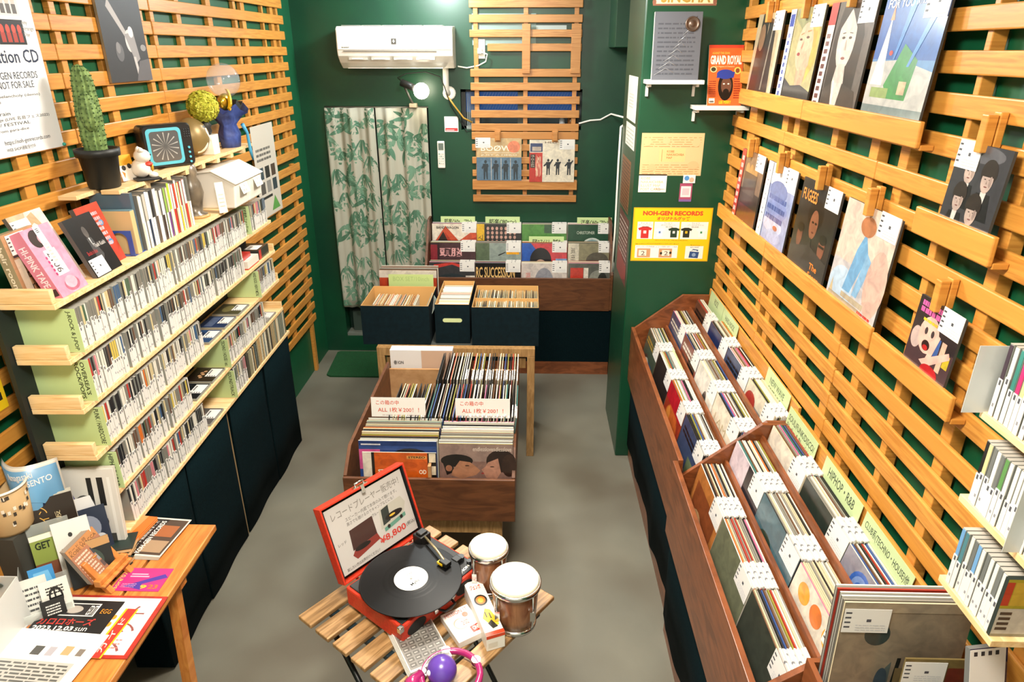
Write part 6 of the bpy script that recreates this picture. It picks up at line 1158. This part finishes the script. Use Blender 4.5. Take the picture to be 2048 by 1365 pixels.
flat('flyer', -1.475, 1.115, .30, .295, '#e6e4e0', [('r', .0, .05, .62, .32, '#3c3a40'), ('e', .2, .25, .12, .1, '#7a7078'), ('r', .42, .72, .09, .1, '#4a4a48'), ('r', .56, .72, .07, .1, '#a8a4ac'), ('r', .7, .74, .08, .1, '#c89a70'), ('r', .84, .74, .06, .08, '#7a7068'), ('r', .2, .42, .7, .24, '#b4b2ac')]+scribble(.22, .43, .66, .22, 6, '#5a5a58', 6, .5)+scribble(.65, .1, .25, .2, 3, '#b8b4b0', 5, .2), 'large white flyer with grey text block at the lower left corner of the picture', z=.0066, a=-4)
flat('flyer', -1.256, 1.562, .148, .098, '#b83078', [('p', [(.2, .2), (.9, .75), (1, .6), (.55, .3), (.6, .05)], '#4a3494'), ('t', .0, .08, .1, .85, 'sore’078', '#e8b060', 1, .02), ('r', .2, .6, .4, .05, '#e8a8c0'), ('r', .2, .7, .35, .05, '#e8a8c0'), ('t', .55, .1, .14, .16, '9', '#e8c030', 0, .03), ('t', .72, .1, .2, .18, '23', '#e87030', 0, .03)]+scribble(.15, .15, .3, .2, 3, '#e8a0c0', 5, .3), 'magenta and violet postcard lettered sore 078 near the table edge')
for k in range(7):
    flat('newspaper', -1.302+.001*k, 1.700+.0015*k, .125, .19, '#cfcbc0', ([('r', .04, .04, .92, .92, '#4a3a30'), ('r', .35, .5, .5, .3, '#9a5a34'), ('r', .3, .1, .6, .3, '#a08468'), ('p', [(.04, .04), (.2, .04), (.42, .96), (.04, .96)], '#1d1c1c'), ('t', .24, .06, .14, .85, 'KOH-GEN RECORDS', '#e8e4dc', 1, .02), ('t', .1, .1, .08, .8, 'レコード買取始めました', '#e8e4dc', 1)] if k == 6 else []), ('top' if k == 6 else 'lower')+' sheet of the KOH-GEN RECORDS leaflet pile on the table', 'leaflet', z=.0016*k, t=.0014, group='KOH-GEN leaflets', a=-1-.6*k)
for k in range(14):
    flat('flyer', -1.440+.002*(k % 3), 1.735+.001*k, .155, .15, '#d88040' if k < 13 else '#e86a20', ([('p', [(0, 0), (.15, 0), (.3, 1), (.12, 1)], '#d84818'), ('p', [(.55, 0), (.75, 0), (.8, 1), (.6, 1)], '#e88a50'), ('t', .32, .08, .24, .84, 'ームマルシェ', '#2c1c14', 1, .03), ('t', .2, .1, .08, .5, '在住者のための', '#f0d8a0', 1)] if k == 13 else []), ('top orange flyer with black brush lettering on the orange pile' if k == 13 else 'lower orange flyer of the pile beside the disc rack'), 'flyer', z=.0019*k, t=.0016, group='orange flyers in a pile', a=-6)
for k in range(10):
    flat('flyer', -1.345+.002*(k % 4), 1.615+.009*k, .08, .085, '#b08a60' if k % 3 else '#2a302c', [('p', [(.1, .2), (.9, .1), (.8, .8), (.2, .9)], '#22302c')] if k % 2 else [], 'brown and green small flyer fanned beside the orange pile', 'flyer', z=.003*k, t=.002, group='small flyers fanned beside the orange pile', a=-10+3*k)
# standing things on the table
def stand(x, y, z, w, h, base, items, label, cat='flyer', name='flyer', a=35, tilt=.25, t=.002, n=1, edge=None, group=None):
    rt = Vector((cos(R(a)), sin(R(a)), 0)); nb = Vector((-rt.y, rt.x, 0))
    for k in range(n):
        o = Vector((x, y, z))+nb*(.0035*k)+Vector((0, 0, .002*(k % 3)))
        card(name, frame(o, rt, nb*tilt+Vector((0, 0, 1))), w, h, t, base if k == 0 else '#c8c4b8', items if k == 0 else [], label if k == 0 else 'copy behind the '+label, cat, group or (('copies of the '+label) if n > 1 else None), edge=edge)
def rack(x, y, w, d, h, label, a=35, z=TZ):
    rt = Vector((cos(R(a)), sin(R(a)), 0)); nb = Vector((-rt.y, rt.x, 0))
    M = Matrix(((rt.x, nb.x, 0, x), (rt.y, nb.y, 0, y), (0, 0, 1, z), (0, 0, 0, 1)))
    t = empty('leaflet_rack', M, label, 'leaflet rack', 'clear leaflet racks on the flyer table')
    MB().box(0, w, 0, .002, 0, h*.35, CLEAR).box(0, w, d, d+.002, 0, h, CLEAR).box(0, .002, .002, d, 0, h*.45, CLEAR).box(w-.002, w, .002, d, 0, h*.45, CLEAR).box(0, w, .002, d, 0, .002, CLEAR).build('tray', t)
stand(-1.467, 1.738, TZ, .158, .285, '#d8d6d0', [('r', .45, .55, .1, .35, '#202020'), ('r', .65, .55, .12, .35, '#202020'), ('e', .35, .55, .2, .14, '#5a5a58'), ('e', .5, .35, .25, .12, '#3a3a38'), ('r', .85, .05, .06, .85, '#e8e8e4'), ('r', 0, 0, .85, .2, '#4a4a48')], 'grey magazine with a monochrome plant photo by the rack corner', 'magazine', 'magazine', a=6, tilt=.12, n=5, t=.0035)
# tall curved blue magazine
t = empty('magazine', T(-1.535, 1.72, TZ+.03) @ Matrix.Diagonal((.74, .74, 1.0, 1)), 'bent blue magazine lettered Amagasaki SENTO against the slats', 'magazine')
q = MB(); n = 14; vs = []
for i in range(n+1):
    s = i/n; x = -.05+.19*s; y = -.05+.09*sin(s*pi)*-.8+.05*s
    for z in (0, .34-.02*s): vs += [(x, y, z)]
for layer, (dy, c) in enumerate(((0, '#5f94bc'), (.004, '#c8c4bc'), (.008, '#d4d0c8'), (.012, '#c0bcb4'))):
    q.add([(x, y+dy, z+(.004*layer if z > .1 else 0)) for x, y, z in vs], [(2*i, 2*i+2, 2*i+3, 2*i+1) for i in range(n)], mat(c, .35, coat=.3), True)
def wrap(px, pz): s = (px+.05)/.19; return (px, -.05+.09*sin(s*pi)*-.8+.05*s-.0012, pz)
for txt, x0, w_, z0, h_ in (('Amagasaki', .0, .085, .30, .022), ('SENTO', .065, .06, .272, .02)):
    tv, tf = text_geo(txt, .01); mx = max(v[0] for v in tv); my = max(v[1] for v in tv); q.add([wrap(x0+v[0]/mx*w_, z0+v[1]/my*h_) for v in tv], tf, mat('#e8ecf0', .4))
blob = [wrap(.05+.05*cos(a)*(1+.2*sin(3*a)), .17+.05*sin(a)) for a in [2*pi*i/24 for i in range(24)]]; q.add(blob, [tuple(range(24))], mat('#1c2a48', .4))
q.build('cover', t); sm = t.children[0].modifiers.new('paper', 'SOLIDIFY'); sm.thickness = .0008
rack(-1.510, 1.630, .15, .11, .20, 'tall clear leaflet rack behind the card easel')
stand(-1.495, 1.705, TZ+.02, .12, .26, '#5a6a98', [('r', 0, .5, 1, .5, '#b88a90'), ('r', 0, .3, 1, .25, '#8a5a70'), ('p', [(0, .9), (1, .9), (1, 1), (0, 1)], '#3a9ab0')], 'pink and blue skyline leaflet at the back of the clear rack', a=35, n=6)
stand(-1.482, 1.682, TZ+.01, .13, .215, '#3a3a78', [('e', .5, .7, .2, .12, '#6a8ac8')], 'indigo leaflet with a pale round emblem in the clear rack', a=35)
stand(-1.465, 1.664, TZ+.01, .13, .190, '#e4e4e4', [('r', .6, .5, .15, .12, '#8a8a8a'), ('r', 0, .1, .25, .5, '#6a2a4a')], 'white leaflet with a small square code print in the clear rack', a=35)
stand(-1.445, 1.650, TZ+.008, .14, .165, '#2a3448', [('e', .6, .6, .25, .25, '#8a94a8'), ('e', .3, .4, .2, .2, '#4a5468'), ('e', .8, .3, .12, .15, '#c8ccd4')], 'dark blue leaflet with pale figures at the front of the clear rack', a=35)
rack(-1.475, 1.505, .15, .10, .19, 'middle clear leaflet rack left of the card easel')
stand(-1.475, 1.60, TZ+.01, .12, .245, '#2a2018', [('t', .2, .2, .22, .7, '西日本ライン', '#d8a850', 1), ('t', .55, .3, .12, .5, '劇場版', '#c8b890', 1)], 'dark brown leaflet with gold lettering in the middle rack', a=35, n=7)
stand(-1.455, 1.555, TZ+.01, .10, .165, '#8a9a4a', [('r', 0, .0, 1, .45, '#7a4a34'), ('t', .1, .72, .4, .14, 'GET', '#202a18', 0, .03), ('r', 0, .9, 1, .1, '#e8e4d8')], 'olive and brown GET leaflet in the middle rack', a=35)
stand(-1.395, 1.575, TZ+.02, .095, .185, '#e8e6e0', [('e', .45, .75, .06, .04, '#3a3a3a'), ('r', .2, .25, .3, .2, '#4a3a30'), ('e', .6, .4, .14, .14, '#6a7088')], 'white leaflet with small drawings in the middle rack', a=35)
stand(-1.36, 1.555, TZ+.005, .12, .135, '#202628', [('e', .5, .5, .3, .3, '#3a4a44'), ('r', 0, .8, 1, .2, '#b89060')], 'dark leaflet with a tan top at the front of the middle rack', a=38)
# easel with cards
t = empty('card_easel', Matrix(((.10, -.995, 0, -1.262), (.995, .10, 0, 1.540), (0, 0, 1, TZ), (0, 0, 0, 1))), 'small wooden easel holding the brown photo cards', 'easel')
MB().box(0, .13, -.0, .022, .03, .052, TABLEW).box(0, .13, -.012, .0, .03, .037, TABLEW).build('ledge', t, bevel=.002)
for x in (.01, .10): MB().add([(x, -.02, 0), (x+.018, -.02, 0), (x+.018, .0, 0), (x, 0, 0), (x, .05, .10), (x+.018, .05, .10), (x+.018, .065, .10), (x, .065, .10)], [(3, 2, 1, 0), (4, 5, 6, 7), (0, 1, 5, 4), (1, 2, 6, 5), (2, 3, 7, 6), (3, 0, 4, 7)], TABLEW).build('leg', t, bevel=.002)
MB().box(.055, .07, .05, .10, 0, .012, TABLEW).add([(.055, .09, 0), (.07, .09, 0), (.07, .10, 0), (.055, .10, 0), (.055, .05, .09), (.07, .05, .09), (.07, .06, .09), (.055, .06, .09)], [(3, 2, 1, 0), (4, 5, 6, 7), (0, 1, 5, 4), (1, 2, 6, 5), (2, 3, 7, 6), (3, 0, 4, 7)], TABLEW).build('back_leg', t)
PH = []
for i in range(3):
    for j in range(3): PH.append(('r', .55+.15*i, .1+.2*j, .13, .17, ('#5a4a48', '#8a8c90', '#3a4048', '#6a8a4a')[(i*2+j) % 4]))
PH += [('r', 0, .78, 1, .22, '#b07a4c'), ('t', .05, .88, .6, .08, 'カード入荷', '#3a2820'), ('t', .05, .79, .9, .08, 'KOBE WACCA', '#3a2820')]+scribble(.05, .05, .45, .7, 8, '#d8b8a4', 3, .5)
for k in range(5): card('photo_card', frame((-1.288-.0035*k, 1.545, TZ+.038+.0005*k), (.05, 1, 0), (-.5, 0, 1)), .122, .128, .0022, '#9a6a52' if k == 0 else '#8f8478', PH if k == 0 else [], 'brown collage photo card lettered KOBE WACCA at the front of the easel' if k == 0 else 'plain-edged card behind the collage card on the easel', 'photo card', 'cards on the easel')
# small disc stand at front
t = empty('disc_stand', Matrix(((.82, -.57, 0, -1.42), (.57, .82, 0, 1.415), (0, 0, 1, TZ), (0, 0, 0, 1))), 'clear small stand holding three drawn disc sleeves', 'disc stand')
MB().box(0, .125, 0, .002, 0, .03, CLEAR).box(0, .125, .05, .052, 0, .07, CLEAR).box(0, .125, .002, .05, 0, .002, CLEAR).build('tray', t)
stand(-1.428, 1.438, TZ+.004, .072, .115, '#dcdcd6', scribble(.1, .15, .8, .7, 5, '#4a4a4c', 5, .4), 'white sleeve with black doodles at the left of the clear stand', 'disc sleeve', 'disc_sleeve', a=35)
stand(-1.400, 1.458, TZ+.004, .060, .138, '#3a8ac8', [('p', [(.2, .9), (.8, .9), (.9, .6), (.1, .6)], '#6ab0e0')], 'bright blue sleeve in the middle of the clear stand', 'disc sleeve', 'disc_sleeve', a=35)
stand(-1.372, 1.448, TZ+.004, .070, .105, '#e0dfd8', [('e', .5, .5, .25, .3, '#1c1c1c'), ('e', .5, .5, .18, .22, '#e0dfd8'), ('r', .3, .45, .4, .06, '#1c1c1c'), ('r', .45, .2, .06, .6, '#1c1c1c')]+scribble(.2, .6, .6, .25, 3, '#1c1c1c', 7, .5), 'white sleeve with a black woodcut letter at the right of the clear stand', 'disc sleeve', 'disc_sleeve', a=35)
stand(-1.372, 1.436, TZ+.003, .058, .055, '#1a1a1a', scribble(.2, .2, .6, .6, 4, '#dcdcd8', 9, .5), 'small black sleeve with a white woodcut mark at the front of the clear stand', 'disc sleeve', 'disc_sleeve', a=35)
# frosted file box
t = empty('file_box', (-1.60+.02, 1.16, TZ), 'frosted plastic file box with a finger slot at the left picture edge', 'file box')
FRM = mat('#dfe3e2', .25, alpha=.62, coat=.4, name='frosted_plastic')
def wallpanel(q, a, b_, z1, z2): q.add([(a[0], a[1], 0), (b_[0], b_[1], 0), (b_[0], b_[1], z2), (a[0], a[1], z1)], [(0, 1, 2, 3)], FRM)
q = MB(); wallpanel(q, (.175, 0), (.165, .285), .10, .155); wallpanel(q, (0, .285), (.165, .285), .155, .155); wallpanel(q, (.005, 0), (.175, 0), .10, .10); wallpanel(q, (.005, 0), (0, .285), .10, .155); q.box(.006, .17, .002, .28, 0, .003, FRM)
o = q.build('shell', t); sm = o.modifiers.new('wall', 'SOLIDIFY'); sm.thickness = .0025
q = MB(); q.prism([(.075+.025*cos(a)+(.02 if cos(a) > 0 else -.02), .125+.010*sin(a)) for a in [2*pi*i/20 for i in range(20)]], .282, .2835, mat('#4a5450', .4)); q.build('finger_slot', t)
for k in range(4): card('flyer', frame((-1.56, 1.21+.03*k, TZ+.006), (1, 0, 0), (0, .25, 1)), .13, .09, .002, ('#e8e6e0', '#c8b040', '#3a3c38', '#d8d4cc')[k], [], '%s sheet standing inside the frosted file box' % ('white', 'yellow', 'dark', 'grey')[k], 'flyer')
# round basket
t = empty('basket', (-1.540, 1.62, TZ+.185), 'round paper basket with a white rim and printed characters at the left picture edge', 'basket')
q = MB(); q.lathe([(.052, 0), (.056, .01), (.066, .15), (.064, .15), (.054, .012), (0, .012)], 32, mat('#b4966a', .7)); q
r8 = random.Random(3)
for i in range(60):
    a = r8.uniform(0, 2*pi); z = r8.uniform(.03, .13); r = .0575+.01*(z/.15)+.0006; da = .12; q.add([(r*cos(a), r*sin(a), z), (r*cos(a+da), r*sin(a+da), z), (r*cos(a+da), r*sin(a+da), z+.012), (r*cos(a), r*sin(a), z+.012)], [(0, 1, 2, 3)], mat('#e0d8c8' if i % 2 else '#3a342c', .6))
q.build('body', t)
MB().tube([(.067*cos(2*pi*i/32), .067*sin(2*pi*i/32), .15) for i in range(32)], .004, mat('#e4dccc', .5), 8, True).build('rim', t)
tag(MB().box(-1.59, -1.50, 1.56, 1.68, TZ, TZ+.184, mat('#3a3a34', .7)).build('riser_box'), 'dark box under the round basket on the flyer table', 'box')
tag(MB().box(-1.47, -1.36, 1.60, 1.66, TZ, TZ+.002, KRAFT).build('cardboard_sheet'), 'kraft card sheet lying among the leaflet racks', 'cardboard')
# bottle under the table
t = empty('jug', (-1.16, 1.18, 0), 'dark glass jug with red liquid in the shade under the flyer table', 'jug')
MB().lathe([(.07, 0), (.075, .02), (.075, .32), (.06, .38), (.06, .40)], 28, mat('#3a0c0c', .12, coat=.8)).build('glass', t); MB().cyl((0, 0, .40), .063, .03, mat('#1c1c1c', .4)).build('lid', t)
# ================================================================ near right: small wall shelves and crate
NS = [1.60, 1.43, 1.25]
rr = random.Random(12)
NC = [('white', '#dcd8d0', 5), ('grey', '#6a6e6c', 3), ('black', '#1c1e20', 3), ('teal', '#4a7a84', 1), ('green', '#5a8a50', 1), ('blue', '#6a9ac8', 1), ('cream', '#d8c890', 1)]
for i, z in enumerate(NS):
    y0, y1 = .90, 1.087-.012*i
    if i < 2: y0 = .86
    t = empty('wall_shelf', (.80, y0, z), '%s small pine wall shelf at the right picture edge' % ('upper', 'middle', 'lower')[i], 'shelf', 'small pine shelves at the right edge')
    MB().box(0, .148, 0, y1-y0, 0, .014, PINE).build('board', t, bevel=.001)
    y = y1-.016; k = 0
    if i == 0: seq = ['#3a2a38', '#e4e0d8', '#2f7a70', '#d8286a', '#e0d890', '#e8e4dc']
    else: seq = None
    while y > (.925 if i == 2 else y0+.012):
        wv = .0112 if i else .0125; nm, c, _ = rr.choices(NC, [q[2] for q in NC])[0]; v = rr.choice((0, 0, 1, 1))
        if seq is not None: c = seq[min(k, 5)]; nm = ('plum', 'ivory', 'teal', 'magenta', 'yellow', 'white')[min(k, 5)]; v = (1, 2, 0, 0, 0, 1)[min(k, 5)]
        M = Matrix(((0, 1, 0, .803+rr.uniform(0, .004)), (-1, 0, 0, y), (0, 0, 1, z+.0145), (0, 0, 0, 1)))
        tag(link('disc_case', cd_mesh(c, v, .135 if i == 0 else .125), M=M), '%s-spined disc case on the %s small shelf at the right edge' % (nm, ('upper', 'middle', 'lower')[i]), 'disc case', '%s discs on the %s small shelf' % (nm, ('upper', 'middle', 'lower')[i])); y -= wv+.0005; k += 1
    if i == 2:
        card('disc_case', frame((.802, y-.0075, z+.0145), (1, 0, 0), (0, 0, 1)), .142, .125, .008, '#1f2a26', [('r', 0, 0, .6, 1, '#8f8d78'), ('r', 0, .4, .35, .6, '#a8a02c'), ('r', .0, .55, .09, .4, '#b82c24'), ('r', .1, .55, .2, .4, '#c8a83a'), ('e', .7, .75, .25, .2, '#3a2228'), ('r', 0, .05, .5, .45, '#c8c6bc')]+[('r', .03, .12+.09*j, .14, .05, '#2a2c33') for j in range(4)], 'disc case showing a yellow, red and dark cover, near end of the lower small shelf', 'disc case', coat=.5)
def idx(y, z, x, w, h, text, label):
    mb = MB(); mb.box(0, w, 0, h, -.0012, 0, mat('#b9bcba', .3, coat=.4)); art(mb, [('t', .08, .06, .12, .3, text, '#6a6c6c', 0, .02)] if len(text) < 3 else [('t', .3, .05, .14, .55, text, '#6a6c6c', 0, .02)], w, h); tag(mb.build('index_divider', None, frame((x, y, z), (1, 0, 0), (0, 0, 1))), label, 'index divider', 'grey index dividers at the right edge')
idx(1.079, 1.612, .762, .165, .128, 'あ\n行', 'grey plastic index divider at the far end of the upper small shelf')
idx(.912, 1.445, .775, .15, .135, 'た\n・\nな\n・\nは\n行', 'grey plastic index divider at the near end of the middle small shelf')
# crate of records at lower right
t = empty('record_crate', (.632, .80, 0), 'dark record crate on a pedestal in the lower right corner', 'record crate')
MB().box(0, .012, 0, .352, .80, .94, BROWN).build('side_board', t); MB().box(.012, .295, .340, .352, .80, .94, BROWN).build('back_board', t); MB().box(0.012, .295, 0, .340, .80, .812, BROWN).build('floor_board', t); MB().box(.02, .29, .02, .345, 0, .80, mat('#14110f', .9)).build('pedestal', t)
rr = random.Random(3)
stack((.652, 1.078, .817), (1, 0, 0), (0, .05, 1), 6, .0095, rr, 'lower right crate, rear stack', 'records in the rear stack of the lower right crate',
      ('#8a7c68', [('e', .3, .76, .1, .085, '#33403e'), ('p', [(.38, 0), (.42, .5), (.46, .55), (.47, 0)], '#55605c'), ('p', [(.47, .2), (.5, .58), (.53, .58), (.5, .1)], '#1c2220'), ('r', .5, .0, .5, .5, '#7a6a48'), ('e', .4, .4, .05, .1, '#3a4a54'), ('r', 0, .93, 1, .07, '#9a8c76')], 'faded tan sleeve with a small dark disc, front of the lower right crate'), tg=False, h=.34, w=.265)
art(MB().box(0, .095, 0, .06, -.0008, 0, WTAG), tag_art()[1:-1], .095, .06).build('price_tag', [o for o in bpy.data.objects if o.get('label', '').startswith('faded tan sleeve')][0], T(.002, .265, .0022))
t = empty('record_sleeve', frame((.770, 1.03, .845), (1, 0, 0), (0, .05, 1)), 'mustard and maroon sleeve with white tag, before the tan one at lower right', 'record')
card_mb(.16, .22, .004, '#75653c', [('r', .55, .5, .45, .4, '#6a2c20'), ('r', .6, 0, .4, .3, '#4a2018'), ('r', 0, .0, .9, .25, '#8f8a78')], rough=.3, coat=.4).build('cover', t); art(MB().box(0, .085, 0, .052, -.0008, 0, WTAG), tag_art()[1:-1], .085, .052).build('price_tag', t, T(.0, .16, .0012))
t = empty('record_sleeve', frame((.86, .94, .95), (1, .15, 0), (0, .3, 1)), 'plastic-wrapped record with a large white tag in the lower right corner', 'record')
card_mb(.08, .20, .012, '#3a2a4a', [('r', .5, .6, .5, .3, '#2a1c3a')], edge='#6a6c6a', rough=.15, coat=.8).build('cover', t); art(MB().box(0, .075, 0, .11, -.0008, 0, WTAG), [('r', .1+.2*j, .88, .1, .08, '#2a2c33') for j in range(4)]+[('r', .4, .1, .3, .1, '#33353c')], .075, .11).build('price_tag', t, T(.0, .088, .0012))
tag(MB().box(.855, .948, .93, .955, .0, .945, mat('#1c1714', .9)).build('display_post'), 'dark post under the wrapped record in the lower right corner', 'post')
# lamp sockets at the ceiling, out of view, added to go with the lights
for x, y, z, n_ in ((-.62, 4.45, 2.58, 'rear'), (-.10, 2.55, 2.60, 'middle'), (-.25, .75, 2.62, 'front')):
    t = empty('ceiling_socket', (x, y, 2.75), 'unseen black lamp socket on the ceiling, %s of the shop' % n_, 'lamp', 'ceiling lamp sockets'); MB().cyl((0, 0, -.045), .03, .045, BLACK).build('socket', t)
for m in bpy.data.materials:
    if m.name == 'clear_plastic': m.use_fake_user = False

# the sleeves that show smallest, beyond the individually built ones, are one mass
covers = sum(1 for o in bpy.data.objects if o.name.startswith('record_sleeve') and o not in GEN)
cp = Vector((0, 0, 2.2)); GEN.sort(key=lambda o: (Vector(o.matrix_basis.translation)-cp).length)
mass = MB()
for o in GEN[max(0, 298-covers):]:
    me = o.data; k = len(mass.v); mass.v += [tuple(o.matrix_basis @ x.co) for x in me.vertices]
    for pl in me.polygons: mass.f.append(tuple(q+k for q in pl.vertices)); mass.m.append(mass.mi(me.materials[pl.material_index])); mass.s.append(False)
    bpy.data.objects.remove(o)
tag(mass.build('record_sleeves'), 'remaining record sleeves in the farther bins and the back of the crate', 'records', kind='stuff')
